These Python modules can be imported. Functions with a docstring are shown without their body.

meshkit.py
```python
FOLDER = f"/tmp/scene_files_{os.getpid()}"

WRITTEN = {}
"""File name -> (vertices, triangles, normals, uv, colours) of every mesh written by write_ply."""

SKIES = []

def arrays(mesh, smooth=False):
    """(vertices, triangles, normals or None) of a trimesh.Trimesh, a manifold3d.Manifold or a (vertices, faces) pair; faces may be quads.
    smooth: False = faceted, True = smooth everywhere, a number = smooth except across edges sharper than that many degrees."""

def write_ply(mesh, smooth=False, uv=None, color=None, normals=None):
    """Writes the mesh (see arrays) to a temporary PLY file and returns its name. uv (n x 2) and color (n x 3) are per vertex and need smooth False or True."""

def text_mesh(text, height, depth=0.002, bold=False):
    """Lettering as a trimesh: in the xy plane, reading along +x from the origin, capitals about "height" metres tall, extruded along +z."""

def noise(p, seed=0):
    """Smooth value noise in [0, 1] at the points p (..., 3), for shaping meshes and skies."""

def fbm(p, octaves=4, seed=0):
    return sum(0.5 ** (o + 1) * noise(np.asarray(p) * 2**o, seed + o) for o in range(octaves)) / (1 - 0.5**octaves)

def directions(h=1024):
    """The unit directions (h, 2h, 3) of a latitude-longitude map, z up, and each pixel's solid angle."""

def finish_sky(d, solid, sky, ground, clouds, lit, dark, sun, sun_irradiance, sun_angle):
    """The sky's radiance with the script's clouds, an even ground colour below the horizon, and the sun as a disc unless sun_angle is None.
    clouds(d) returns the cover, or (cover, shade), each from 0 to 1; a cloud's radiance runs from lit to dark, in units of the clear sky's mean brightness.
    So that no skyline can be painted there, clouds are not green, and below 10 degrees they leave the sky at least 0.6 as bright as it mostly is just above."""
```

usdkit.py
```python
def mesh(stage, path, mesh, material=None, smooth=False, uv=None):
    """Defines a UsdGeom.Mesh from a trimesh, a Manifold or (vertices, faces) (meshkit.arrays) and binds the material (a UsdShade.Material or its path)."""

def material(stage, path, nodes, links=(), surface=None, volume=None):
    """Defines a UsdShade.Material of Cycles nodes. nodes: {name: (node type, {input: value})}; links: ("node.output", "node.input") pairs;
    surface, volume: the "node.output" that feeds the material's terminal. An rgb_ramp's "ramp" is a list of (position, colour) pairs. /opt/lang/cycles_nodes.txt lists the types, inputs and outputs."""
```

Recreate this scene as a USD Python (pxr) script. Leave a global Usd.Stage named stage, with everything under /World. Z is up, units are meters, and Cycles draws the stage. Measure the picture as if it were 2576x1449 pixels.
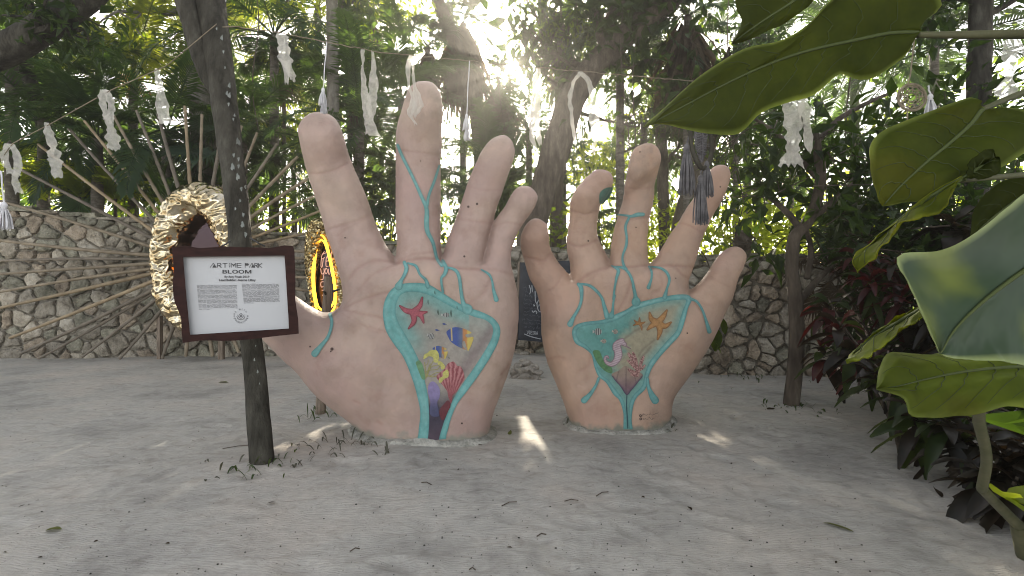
import math, random
import numpy as np, trimesh, usdkit, meshkit, shapely
from shapely.geometry import Polygon, LineString, Point
from shapely.ops import unary_union
from scipy import ndimage, sparse, spatial
from scipy.sparse.linalg import spsolve
from pxr import Usd, UsdGeom, UsdLux, UsdShade, Sdf, Gf, Vt

stage = Usd.Stage.CreateInMemory()
UsdGeom.SetStageUpAxis(stage, 'Z')
UsdGeom.Xform.Define(stage, '/World')
# ------------------------------------------------------------------ camera, sky, sun, exposure
FPX, CX, CY, CAMH = 1180.0, 1288.0, 724.5, 1.4
SUN_EL = math.atan((CY - 165) / FPX)
cam = UsdGeom.Camera.Define(stage, '/World/camera')
cam.CreateHorizontalApertureAttr(36.0)
cam.CreateVerticalApertureAttr(36.0 * 576 / 1024)
cam.CreateFocalLengthAttr(36.0 * FPX / 2576)
cam.CreateClippingRangeAttr(Gf.Vec2f(0.05, 400))
cam.CreateExposureAttr(1.9)
cam.AddTranslateOp().Set(Gf.Vec3d(0, 0, CAMH))
cam.AddRotateXOp().Set(90.0)
dome = UsdLux.DomeLight.Define(stage, '/World/sky')
dome.GetPrim().SetCustomDataByKey('kind', 'structure')
sky_m = usdkit.material(stage, '/World/Looks/sky', {
    's': ('sky_texture', {'sky_type': 'single_scattering', 'sun_disc': False, 'sun_elevation': SUN_EL, 'sun_rotation': 0.0, 'aerosol_density': 2.0}),
    'tc': ('texture_coordinate', {}), 'mp': ('mapping', {'scale': (2.2, 2.2, 5.0)}),
    'n': ('noise_texture', {'scale': 1.3, 'detail': 5, 'roughness': 0.55}),
    'r': ('rgb_ramp', {'ramp': [(0.0, (0.55,) * 3), (0.45, (0.62,) * 3), (0.7, (1,) * 3)]}),
    'bw': ('rgb_to_bw', {}), 'w': ('mix_color', {'blend_type': 'multiply', 'fac': 1.0, 'b': (1.22, 1.15, 1.06), 'use_clamp': False}),
    'm': ('mix_color', {'use_clamp': False}), 'b': ('background_shader', {'strength': 0.15})},
    [('tc.generated', 'mp.vector'), ('mp.vector', 'n.vector'), ('n.fac', 'r.fac'), ('s.color', 'bw.color'), ('bw.val', 'w.a'),
     ('r.color', 'm.fac'), ('s.color', 'm.a'), ('w.result', 'm.b'), ('m.result', 'b.color')], surface='b.background')
UsdShade.MaterialBindingAPI.Apply(dome.GetPrim()).Bind(sky_m)
sun = UsdLux.DistantLight.Define(stage, '/World/sun')
sun.CreateNormalizeAttr(True)
sun.CreateIntensityAttr(1.25)
sun.CreateAngleAttr(0.53)
sun.CreateColorAttr(Gf.Vec3f(1.0, 0.9, 0.74))
sun.AddRotateXOp().Set(-(90.0 - math.degrees(SUN_EL)))

# ------------------------------------------------------------------ helpers
def P(px, py, Y):
    px, py, Y = np.broadcast_arrays(np.asarray(px, float), np.asarray(py, float), np.asarray(Y, float))
    return np.stack([(px - CX) / FPX * Y, Y, CAMH - (py - CY) / FPX * Y], -1)
def G(px, py, z=0.0):
    Y = (CAMH - z) * FPX / (py - CY)
    return P(px, py, Y)
def lin(r, g, b):
    c = np.array([r, g, b], float) / 255
    return np.where(c < 0.04045, c / 12.92, ((c + 0.055) / 1.055) ** 2.4)
NAMES = {}
def numbered(parent, name):
    k = (parent, name)
    n = NAMES.get(k, 0); NAMES[k] = n + 1
    return f'{parent}/{name}' + (f'_{n:03d}' if n else '')
def setdata(prim, **kw):
    for k, v in kw.items():
        if v: prim.SetCustomDataByKey(k, v)
ORIGIN = {}
def thing(name, label, cat, loc=(0, 0, 0), group=None, kind=None):
    path = numbered('/World', name)
    x = UsdGeom.Xform.Define(stage, path)
    x.AddTranslateOp().Set(Gf.Vec3d(*map(float, loc)))
    ORIGIN[path] = np.array(loc, float)
    setdata(x.GetPrim(), label=label, category=cat, group=group, kind=kind)
    return path
def obj(name, mesh, mat, parent='/World', smooth=False, colors=None, label=None, kind=None, cat=None, group=None):
    """One Mesh prim given in world coordinates; a child of a thing is moved to the thing's own frame."""
    v, f, n = meshkit.arrays(mesh, smooth)
    top = '/'.join(parent.split('/')[:3])
    off = ORIGIN.get(top, np.zeros(3))
    path = numbered(parent, name)
    m = UsdGeom.Mesh.Define(stage, path)
    m.CreatePointsAttr(Vt.Vec3fArray.FromNumpy((v - off).astype(np.float32)))
    m.CreateFaceVertexCountsAttr(Vt.IntArray.FromNumpy(np.full(len(f), 3, np.int32)))
    m.CreateFaceVertexIndicesAttr(Vt.IntArray.FromNumpy(np.ascontiguousarray(f, np.int32).ravel()))
    m.CreateSubdivisionSchemeAttr('none')
    m.CreateDoubleSidedAttr(True)
    if n is not None:
        m.CreateNormalsAttr(Vt.Vec3fArray.FromNumpy(n.astype(np.float32))); m.SetNormalsInterpolation('vertex')
    if colors is not None:
        UsdGeom.PrimvarsAPI(m).CreatePrimvar('paint', Sdf.ValueTypeNames.Color3fArray, 'vertex').Set(Vt.Vec3fArray.FromNumpy(np.asarray(colors, np.float32)))
    if mat is not None:
        UsdShade.MaterialBindingAPI.Apply(m.GetPrim()).Bind(mat)
    setdata(m.GetPrim(), label=label, category=cat, group=group, kind=kind)
    return path
def cat_(parts):
    V, F, n = [], [], 0
    for v, f in parts:
        V.append(np.asarray(v, float)); F.append(np.asarray(f, int) + n); n += len(v)
    return np.vstack(V), np.vstack(F)
def tri(f):
    f = np.asarray(f, int)
    return np.vstack([f[:, [0, 1, 2]], f[:, [0, 2, 3]]]) if f.shape[1] == 4 else f
def spline(pts, n, closed=False):
    """Catmull-Rom through pts (k x d), n points per span."""
    p = np.asarray(pts, float)
    if closed:
        q = np.vstack([p[-1], p, p[0], p[1]])
    else:
        q = np.vstack([2 * p[0] - p[1], p, 2 * p[-1] - p[-2]])
    t = np.linspace(0, 1, n, endpoint=False)[:, None]
    out = []
    for i in range(1, len(q) - 2):
        a, b, c, d = q[i - 1], q[i], q[i + 1], q[i + 2]
        out.append(0.5 * ((2 * b) + (c - a) * t + (2 * a - 5 * b + 4 * c - d) * t ** 2 + (3 * b - a - 3 * c + d) * t ** 3))
    if not closed: out.append(q[-2][None])
    return np.vstack(out)
def tube(pts, rad, n=6, cap=True, noise=0.0, rng=None):
    p = np.asarray(pts, float); k = len(p)
    r = np.broadcast_to(np.asarray(rad, float), (k,))
    t = np.gradient(p, axis=0); t /= np.maximum(np.linalg.norm(t, axis=1, keepdims=True), 1e-9)
    u = np.cross(t[0], [0.0, 0, 1]); 
    if np.linalg.norm(u) < 0.1: u = np.cross(t[0], [1.0, 0, 0])
    U = np.zeros_like(p)
    for i in range(k):
        u = u - t[i] * (u @ t[i]); u /= max(np.linalg.norm(u), 1e-9); U[i] = u
    W = np.cross(t, U)
    a = np.arange(n) / n * 2 * np.pi
    rr = r[:, None] * np.ones(n)
    if noise and rng is not None: rr = rr * (1 + noise * rng.normal(size=rr.shape))
    V = p[:, None] + rr[..., None] * (np.cos(a)[None, :, None] * U[:, None] + np.sin(a)[None, :, None] * W[:, None])
    V = V.reshape(-1, 3)
    i, j = np.meshgrid(np.arange(k - 1), np.arange(n), indexing='ij')
    j2 = (j + 1) % n
    F = tri(np.stack([i * n + j, i * n + j2, (i + 1) * n + j2, (i + 1) * n + j], -1).reshape(-1, 4))
    if cap:
        V = np.vstack([V, p[0], p[-1]]); b = k * n; e = (k - 1) * n
        F = np.vstack([F] + [[[b, (q + 1) % n, q], [b + 1, e + q, e + (q + 1) % n]] for q in range(n)])
    return V, F
def box(lo, hi):
    m = trimesh.creation.box(bounds=[lo, hi]); return np.array(m.vertices), np.array(m.faces)
def ell(c, r, sub=2):
    m = trimesh.creation.icosphere(subdivisions=sub); return np.array(m.vertices) * np.asarray(r) + np.asarray(c), np.array(m.faces)

# ------------------------------------------------------------------ materials
MATS = {}
def mat(name, nodes, links=(), surface='p.BSDF', volume=None):
    MATS[name] = usdkit.material(stage, '/World/Looks/' + name, nodes, links, surface=surface, volume=volume)
    return MATS[name]
def noisy(name, stops, scale=6.0, rough=0.8, bump=0.3, bump_scale=40.0, dist=0.01, rand=0.0, spec=0.3, metallic=0.0, stretch=(1, 1, 1), detail=5.0, coat=0.0):
    """Noise-driven colour (ramp of linear colours) with a fine bump; optional per-object value shift."""
    nodes = {'g': ('texture_coordinate', {}), 'mp': ('mapping', {'scale': stretch}), 'n': ('noise_texture', {'scale': scale, 'detail': detail, 'roughness': 0.6}),
             'r': ('rgb_ramp', {'ramp': stops}), 'n2': ('noise_texture', {'scale': bump_scale, 'detail': 4}),
             'b': ('bump', {'strength': bump, 'distance': dist}), 'p': ('principled_bsdf', {'roughness': rough, 'specular_ior_level': spec, 'metallic': metallic, 'coat_weight': coat})}
    links = [('g.object', 'mp.vector'), ('mp.vector', 'n.vector'), ('mp.vector', 'n2.vector'), ('n.fac', 'r.fac'), ('n2.fac', 'b.height'), ('b.normal', 'p.normal')]
    if rand:
        nodes |= {'oi': ('object_info', {}), 'mr': ('map_range', {'from_min': 0.0, 'from_max': 1.0, 'to_min': 1 - rand, 'to_max': 1 + rand}), 'h': ('hsv', {})}
        links += [('oi.random', 'mr.value'), ('mr.result', 'h.value'), ('r.color', 'h.color'), ('h.color', 'p.base_color')]
    else:
        links += [('r.color', 'p.base_color')]
    return mat(name, nodes, links)
def leafy(name, c1, c2, trans, tw=0.45, rough=0.45, spec=0.4, scale=3.0, rand=0.25):
    """Leaf: two-tone reflective face mixed with light passing through."""
    nodes = {'g': ('geometry', {}), 'n': ('noise_texture', {'scale': scale, 'detail': 2}), 'r': ('rgb_ramp', {'ramp': [(0.3, c1), (0.7, c2)]}),
             'mr': ('map_range', {'from_min': 0.0, 'from_max': 1.0, 'to_min': 1 - rand, 'to_max': 1 + rand}), 'h': ('hsv', {}), 'h2': ('hsv', {'color': trans}),
             'p': ('principled_bsdf', {'roughness': rough, 'specular_ior_level': spec}), 't': ('translucent_bsdf', {'color': trans}), 'm': ('mix_closure', {'fac': tw})}
    return mat(name, nodes, [('g.position', 'n.vector'), ('n.fac', 'r.fac'), ('g.random_per_island', 'mr.value'), ('mr.result', 'h.value'), ('r.color', 'h.color'), ('mr.result', 'h2.value'),
                             ('h.color', 'p.base_color'), ('h2.color', 't.color'), ('p.BSDF', 'm.closure1'), ('t.BSDF', 'm.closure2')], surface='m.closure')
mat('painted', {'a': ('attribute', {'attribute': 'paint'}), 'g': ('geometry', {}), 'n': ('noise_texture', {'scale': 18, 'detail': 6, 'roughness': 0.65}), 'r': ('rgb_ramp', {'ramp': [(0.25, (0.8,) * 3), (0.75, (1.15,) * 3)]}),
                'x': ('mix_color', {'blend_type': 'multiply', 'fac': 1.0, 'use_clamp': False}), 'n2': ('noise_texture', {'scale': 90, 'detail': 4}), 'b': ('bump', {'strength': 0.25, 'distance': 0.01}),
                'p': ('principled_bsdf', {'roughness': 0.55, 'specular_ior_level': 0.35})},
    [('g.position', 'n.vector'), ('n.fac', 'r.fac'), ('a.color', 'x.a'), ('r.color', 'x.b'), ('x.result', 'p.base_color'), ('g.position', 'n2.vector'), ('n2.fac', 'b.height'), ('b.normal', 'p.normal')])
mat('skin', {'a': ('attribute', {'attribute': 'paint'}), 'g': ('geometry', {}), 'n': ('noise_texture', {'scale': 5, 'detail': 8, 'roughness': 0.62}), 'r': ('rgb_ramp', {'ramp': [(0.28, (0.87, 0.81, 0.785)), (0.48, (1.0,) * 3), (0.72, (1.09, 1.05, 1.03))]}),
             'x': ('mix_color', {'blend_type': 'multiply', 'fac': 1.0, 'use_clamp': False}), 'n2': ('noise_texture', {'scale': 26, 'detail': 7, 'roughness': 0.6}), 'b': ('bump', {'strength': 0.35, 'distance': 0.02}),
             'p': ('principled_bsdf', {'roughness': 0.6, 'specular_ior_level': 0.35})},
    [('g.position', 'n.vector'), ('n.fac', 'r.fac'), ('a.color', 'x.a'), ('r.color', 'x.b'), ('x.result', 'p.base_color'), ('g.position', 'n2.vector'), ('n2.fac', 'b.height'), ('b.normal', 'p.normal')])
# ------------------------------------------------------------------ ground height
_rd = np.random.default_rng(31)
DENTS = [(_rd.uniform(-3.4, 3.4), 2.3 + 4.5 * _rd.random() ** 1.3, _rd.uniform(0, 3.14), _rd.uniform(.05, .075), _rd.uniform(.10, .15), _rd.uniform(.005, .013)) for _ in range(130)]
def ground_z(x, y):
    x, y = np.asarray(x, float), np.asarray(y, float)
    p = np.stack([x * 0.55, y * 0.55, np.zeros_like(x)], -1)
    z = (meshkit.fbm(p, 3, 5) - 0.5) * 0.10 + (meshkit.fbm(p * 4.5, 4, 8) - 0.5) * 0.036
    def mound(cx, cy, sx, sy, a): return a * np.exp(-((x - cx) / sx) ** 2 - ((y - cy) / sy) ** 2)
    z = z + mound(-0.75, 4.35, 0.75, 0.5, 0.012) + mound(1.02, 4.85, 0.7, 0.5, 0.008) + mound(-2.05, 3.72, 0.35, 0.3, 0.03)
    for dx, dy, da, w, l, dp in DENTS:
        u, v = x - dx, y - dy; a, b = (u * math.cos(da) + v * math.sin(da)) / l, (v * math.cos(da) - u * math.sin(da)) / w
        r2 = a * a + b * b; z = z - dp * np.exp(-r2 * r2) + dp * .55 * np.exp(-((np.sqrt(r2 + 1e-9) - 1.35) / .3) ** 2)
    near = np.exp(-np.clip(y - 9, 0, 99) * 0.8)
    return z * near
def gp(px, py):
    """Ground point seen at a pixel (two fixed-point steps for the undulation)."""
    z = 0.0
    for _ in range(3):
        p = G(px, py, z); z = ground_z(p[..., 0], p[..., 1])
    p = G(px, py, z); p[..., 2] = z
    return p

# ------------------------------------------------------------------ the two giant hands
def surface_nets(F):
    ins = F > 0
    c = sum(ins[i:F.shape[0] - 1 + i, j:F.shape[1] - 1 + j, k:F.shape[2] - 1 + k].astype(np.uint8) for i in (0, 1) for j in (0, 1) for k in (0, 1))
    act = (c > 0) & (c < 8)
    idx = np.argwhere(act)
    vid = np.full(act.shape, -1, np.int64); vid[act] = np.arange(len(idx))
    off = np.array([(i, j, k) for i in (0, 1) for j in (0, 1) for k in (0, 1)])
    val = np.stack([F[idx[:, 0] + o[0], idx[:, 1] + o[1], idx[:, 2] + o[2]] for o in off], 1)
    pos, cnt = np.zeros((len(idx), 3)), np.zeros(len(idx))
    for a in range(8):
        for b in range(a + 1, 8):
            if np.abs(off[a] - off[b]).sum() != 1: continue
            m = (val[:, a] > 0) != (val[:, b] > 0)
            t = val[m, a] / (val[m, a] - val[m, b])
            pos[m] += off[a] + t[:, None] * (off[b] - off[a]); cnt[m] += 1
    V = idx + pos / cnt[:, None]
    Q = []
    for ax in range(3):
        u, w = [(1, 2), (2, 0), (0, 1)][ax]
        sl0 = [slice(1, -1)] * 3; sl0[ax] = slice(0, -1)
        sl1 = list(sl0); sl1[ax] = slice(1, None)
        a, b = ins[tuple(sl0)], ins[tuple(sl1)]
        g = np.argwhere(a != b); s = a[a != b]
        g = g + np.array([1 if k != ax else 0 for k in range(3)])
        eu, ew = np.eye(3, dtype=int)[u], np.eye(3, dtype=int)[w]
        q = np.stack([vid[tuple((g - d).T)] for d in (0 * eu, eu, eu + ew, ew)], 1)
        Q.append(np.where(s[:, None], q, q[:, ::-1]))
    return V, tri(np.vstack(Q))
def seg_dist(X, Y, line):
    d = np.full(X.shape, 1e9)
    for (ax, ay), (bx, by) in zip(line[:-1], line[1:]):
        vx, vy = bx - ax, by - ay
        t = np.clip(((X - ax) * vx + (Y - ay) * vy) / max(vx * vx + vy * vy, 1e-9), 0, 1)
        d = np.minimum(d, np.hypot(X - ax - t * vx, Y - ay - t * vy))
    return d
def sstep(t):
    t = np.clip(t, 0, 1); return t * t * (3 - 2 * t)

class Hand:
    STEP = 3.0
    def __init__(self, outline, Y0, A, bends, mounds, creases, seed):
        self.Y0 = Y0
        poly = Polygon(spline(outline, 6, True)).buffer(0)
        if poly.geom_type != 'Polygon': poly = max(poly.geoms, key=lambda g: g.area)
        self.poly = poly
        x0, y0, x1, y1 = poly.bounds
        self.x0, self.y0 = x0 - 15, y0 - 15
        nx, ny = int((x1 - x0 + 30) / self.STEP) + 1, int((y1 - y0 + 30) / self.STEP) + 1
        U, V = np.meshgrid(self.x0 + np.arange(nx) * self.STEP, self.y0 + np.arange(ny) * self.STEP, indexing='ij')
        mask = shapely.contains_xy(poly, U, V)
        s = self.STEP * Y0 / FPX
        num = np.full(mask.shape, -1); num[mask] = np.arange(mask.sum())
        I = np.argwhere(mask); n = len(I)
        rows, cols, data = [np.arange(n)], [np.arange(n)], [np.full(n, 4.0)]
        for d in ((1, 0), (-1, 0), (0, 1), (0, -1)):
            q = num[I[:, 0] + d[0], I[:, 1] + d[1]]; ok = q >= 0
            rows.append(np.arange(n)[ok]); cols.append(q[ok]); data.append(np.full(ok.sum(), -1.0))
        M = sparse.csr_matrix((np.concatenate(data), (np.concatenate(rows), np.concatenate(cols))))
        h = spsolve(M.tocsc(), np.full(n, 2.0 * s * s))
        H = np.zeros(mask.shape); H[mask] = h
        H = np.where(mask, (A * np.tanh(np.sqrt(H) / A)) ** 2, 0)
        out = ndimage.distance_transform_edt(~mask) * s
        H = H - np.where(mask, 0, 0.33 * (out - 0.5 * s))
        H = ndimage.gaussian_filter(H, 1.25)
        c = np.zeros_like(U)
        for (px, py), (dx, dy), ramp, a, hw in bends:
            L = math.hypot(dx, dy); dx, dy = dx / L, dy / L
            al, ac = (U - px) * dx + (V - py) * dy, np.abs(-(U - px) * dy + (V - py) * dx)
            c += a * sstep(al / ramp) * sstep((hw * 1.6 - ac) / (hw * 0.6))
        for mx, my, sx, sy, a in mounds:
            c += a * np.exp(-((U - mx) / sx) ** 2 - ((V - my) / sy) ** 2)
        c = ndimage.gaussian_filter(c, 1.5)
        self.stain = np.zeros_like(U)
        root = np.sqrt(np.maximum(H, 0))
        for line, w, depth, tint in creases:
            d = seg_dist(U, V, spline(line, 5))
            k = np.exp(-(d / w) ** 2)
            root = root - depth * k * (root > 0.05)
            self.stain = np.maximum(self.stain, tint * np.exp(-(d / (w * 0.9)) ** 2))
        lump = (meshkit.fbm(np.stack([U, V, 0 * U], -1) / 45.0, 3, seed) - 0.5) * 0.022
        root = root + lump * (root > 0.06)
        self.H = np.where(H > 0, np.maximum(root, 1e-3) ** 2, H)
        self.c, self.U, self.V, self.seed = c, U, V, seed
    def at(self, grid, px, py):
        return ndimage.map_coordinates(grid, [(np.asarray(px) - self.x0) / self.STEP, (np.asarray(py) - self.y0) / self.STEP], order=1, mode='nearest')
    def front(self, px, py):
        return self.Y0 + self.at(self.c, px, py) - np.sqrt(np.maximum(self.at(self.H, px, py), 1e-6))
    def mesh(self):
        wmax = float(np.sqrt(self.H.max()) + np.abs(self.c).max()) + 0.05
        dw = 0.015
        w = np.arange(-wmax, wmax + dw, dw)
        F = (self.H[..., None] - (w[None, None] - self.c[..., None]) ** 2).astype(np.float32)
        V, Fc = surface_nets(F)
        px, py, ww = self.x0 + V[:, 0] * self.STEP, self.y0 + V[:, 1] * self.STEP, w[0] + V[:, 2] * dw
        self.vpx, self.vpy = px, py
        v = P(px, py, self.Y0 + ww)
        m = trimesh.Trimesh(v, Fc, process=False)
        keep = v[:, 2] > -0.25
        m.update_faces(keep[Fc].all(1))
        ref = np.arange(len(v)); used = np.unique(m.faces); ref[used] = np.arange(len(used))
        self.vpx, self.vpy = px[used], py[used]
        return v[used], ref[m.faces]
    def sheet(self, poly, edge, lift):
        """A coat of paint following the surface inside a traced outline."""
        out = []
        for g in getattr(poly, 'geoms', [poly]):
            if g.is_empty or g.area < 0.5: continue
            b = shapely.segmentize(g, edge)
            x0, y0, x1, y1 = g.bounds
            X, Y = np.meshgrid(np.arange(x0 + edge / 2, x1, edge), np.arange(y0 + edge / 2, y1, edge * 0.87))
            X = X + (np.arange(X.shape[0]) % 2)[:, None] * edge * 0.5
            pts = np.stack([X.ravel(), Y.ravel()], 1)
            if len(pts):
                pts = pts[shapely.contains_xy(g.buffer(-edge * 0.4), pts[:, 0], pts[:, 1])]
            ring = [np.array(b.exterior.coords)[:-1]] + [np.array(r.coords)[:-1] for r in b.interiors]
            pts = np.unique(np.round(np.vstack(ring + [pts]), 4), axis=0)
            T = spatial.Delaunay(pts).simplices
            cen = pts[T].mean(1)
            T = T[shapely.contains_xy(g, cen[:, 0], cen[:, 1])]
            out.append((np.hstack([pts, np.zeros((len(pts), 1))]), T))
        v, f = cat_(out)
        w = P(v[:, 0], v[:, 1], self.front(v[:, 0], v[:, 1]) - lift)
        a, b, c = w[f[:, 0]], w[f[:, 1]], w[f[:, 2]]
        flip = np.cross(b - a, c - a)[:, 1] > 0
        f[flip] = f[flip][:, ::-1]
        return w, f, v[:, 0], v[:, 1]

LEFT = [(948,1200),(940,1128),(908,1090),(875,1057),(825,1020),(784,982),(747,937),(698,892),(658,850),(625,815),(600,775),(598,735),(622,705),(660,700),(700,720),(745,747),(780,772),(809,787),(830,789),(852,778),(864,755),(861,710),(857,696),(848,665),(839,638),(822,590),(808,540),(793,495),(777,446),(763,395),(752,345),(749,322),(759,302),(777,287),(801,281),(826,286),(845,301),(858,325),(878,392),(897,440),(917,485),(945,564),(968,614),(985,640),(997,658),(998,600),(997,520),(997,423),(997,345),(1001,310),(1010,280),(1019,247),(1027,222),(1045,207),(1066,202),(1088,208),(1104,226),(1111,247),(1112,300),(1109,384),(1108,500),(1108,600),(1111,658),(1128,600),(1148,548),(1166,495),(1179,454),(1199,407),(1215,375),(1238,348),(1265,339),(1284,348),(1294,368),(1294,392),(1285,420),(1277,443),(1262,488),(1246,532),(1234,570),(1226,603),(1215,650),(1211,674),(1218,648),(1226,618),(1242,564),(1255,540),(1269,521),(1285,490),(1300,472),(1318,467),(1338,472),(1351,487),(1353,503),(1339,532),(1308,575),(1295,605),(1288,622),(1284,645),(1285,669),(1294,710),(1300,739),(1302,780),(1300,822),(1293,875),(1279,929),(1258,987),(1238,1040),(1231,1075),(1229,1110),(1228,1200)]
RIGHT = [(1430,1190),(1432,1085),(1434,1062),(1421,1014),(1399,959),(1377,904),(1364,837),(1362,782),(1355,745),(1344,719),(1333,700),(1317,649),(1308,606),(1314,582),(1328,558),(1349,548),(1368,556),(1379,573),(1382,618),(1400,655),(1422,682),(1447,712),(1440,700),(1434,658),(1425,618),(1431,567),(1434,509),(1449,475),(1479,442),(1495,429),(1510,425),(1534,431),(1543,448),(1539,472),(1525,497),(1511,515),(1505,539),(1500,582),(1507,606),(1519,630),(1530,655),(1535,670),(1537,655),(1540,603),(1555,542),(1566,509),(1573,460),(1583,406),(1590,382),(1601,369),(1631,358),(1650,366),(1659,378),(1663,400),(1655,432),(1646,466),(1643,512),(1634,545),(1628,600),(1628,640),(1631,674),(1637,668),(1655,643),(1689,585),(1707,560),(1725,527),(1750,491),(1774,451),(1785,430),(1795,419),(1818,412),(1834,422),(1839,436),(1836,457),(1817,503),(1792,545),(1765,603),(1753,643),(1741,679),(1731,706),(1729,738),(1734,733),(1753,718),(1777,691),(1798,655),(1815,636),(1835,622),(1853,619),(1870,627),(1879,645),(1871,672),(1856,703),(1844,746),(1838,760),(1820,795),(1805,830),(1783,871),(1753,918),(1720,963),(1697,995),(1689,1020),(1686,1060),(1685,1085),(1686,1190)]
LC = [([(762,430),(795,437),(835,430),(876,410)], 2.5, .006, .5), ([(825,578),(880,562),(940,538)], 4, .008, .35), ([(850,592),(900,560),(930,548)], 2.5, .004, .35), ([(880,700),(905,672),(945,655),(1000,662)], 5, .006, .55),
      ([(998,376),(1050,384),(1110,388)], 2.5, .006, .45), ([(1000,662),(1030,654),(1070,650),(1108,654)], 5, .012, .9), ([(1005,655),(1040,640),(1090,634)], 4, .0, .5), ([(1178,468),(1215,478),(1256,478)], 2.5, .004, .4), ([(1148,550),(1190,556),(1236,562)], 4, .006, .4),
      ([(1115,662),(1150,674),(1208,678)], 4, .010, .85), ([(1240,570),(1275,560),(1312,566)], 3, .005, .4), ([(1214,676),(1250,680),(1290,690)], 4, .006, .4),
      ([(866,775),(905,757),(950,742),(985,735)], 4, .006, .6), ([(866,780),(910,790),(960,800),(975,825)], 4, .006, .5), ([(868,778),(930,830),(960,836)], 3, .003, .35), ([(862,790),(905,815),(970,835)], 3, .004, .4), ([(868,770),(900,735),(940,690),(1000,664)], 3.5, .004, .4),
      ([(1168,800),(1185,760),(1215,740),(1236,700)], 5, .004, .35), ([(1115,690),(1108,720),(1112,742)], 10, .0, .5), ([(640,812),(690,770),(740,765)], 3, .004, .4), ([(1262,940),(1275,925),(1280,915)], 3, .008, .8), ([(1005,725),(1040,732)], 6, .0, .45), ([(890,1008),(905,1014)], 3, .004, .6), ([(950,1060),(960,1066)], 4, .004, .5)]
RC = [([(1312,640),(1340,652),(1368,655),(1382,640)], 4, .012, .55), ([(1376,735),(1400,715),(1415,690)], 3, .004, .4), ([(1428,610),(1460,620),(1500,605)], 4, .010, .65), ([(1436,528),(1470,538),(1503,532)], 4, .008, .5), ([(1452,712),(1480,690),(1530,672)], 6, .006, .7), ([(1455,715),(1490,700),(1510,678)], 4, .004, .5),
      ([(1568,470),(1610,476),(1646,470)], 3, .004, .4), ([(1552,545),(1590,552),(1632,545)], 3, .006, .5), ([(1537,668),(1575,672),(1625,668)], 4, .012, .8), ([(1700,560),(1735,568),(1790,600)], 3, .006, .5), ([(1634,674),(1680,668),(1745,672)], 4, .012, .8), ([(1700,672),(1715,690),(1732,700)], 4, .004, .6),
      ([(1790,700),(1815,712),(1835,722)], 3, .004, .4), ([(1738,745),(1770,765),(1790,768)], 2.5, .004, .5), ([(1738,750),(1760,780),(1775,790)], 2.5, .004, .45), ([(1550,790),(1575,745),(1590,700)], 5, .004, .5), ([(1555,792),(1600,770),(1640,750)], 4, .004, .45), ([(1640,740),(1665,720),(1660,690)], 4, .004, .35),
      ([(1375,905),(1400,898),(1420,902)], 4, .005, .5), ([(1455,935),(1480,920),(1490,890)], 7, .004, .35), ([(1735,745),(1728,770),(1715,800)], 4, .004, .4)]
left = Hand(LEFT, 4.50, 0.46, [((832,440), (-26,-108), 110, -0.17, 62), ((1056,400), (4,-100), 170, -0.20, 60), ((1225,470), (30,-100), 60, -0.05, 50), ((1290,545), (30,-50), 40, -0.05, 42)],
            [(1090,860,120,170,0.13), (850,930,120,110,-0.10), (700,800,90,90,-0.06), (1060,690,170,45,-0.05), (1255,850,60,160,-0.04)], LC, 3)
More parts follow.
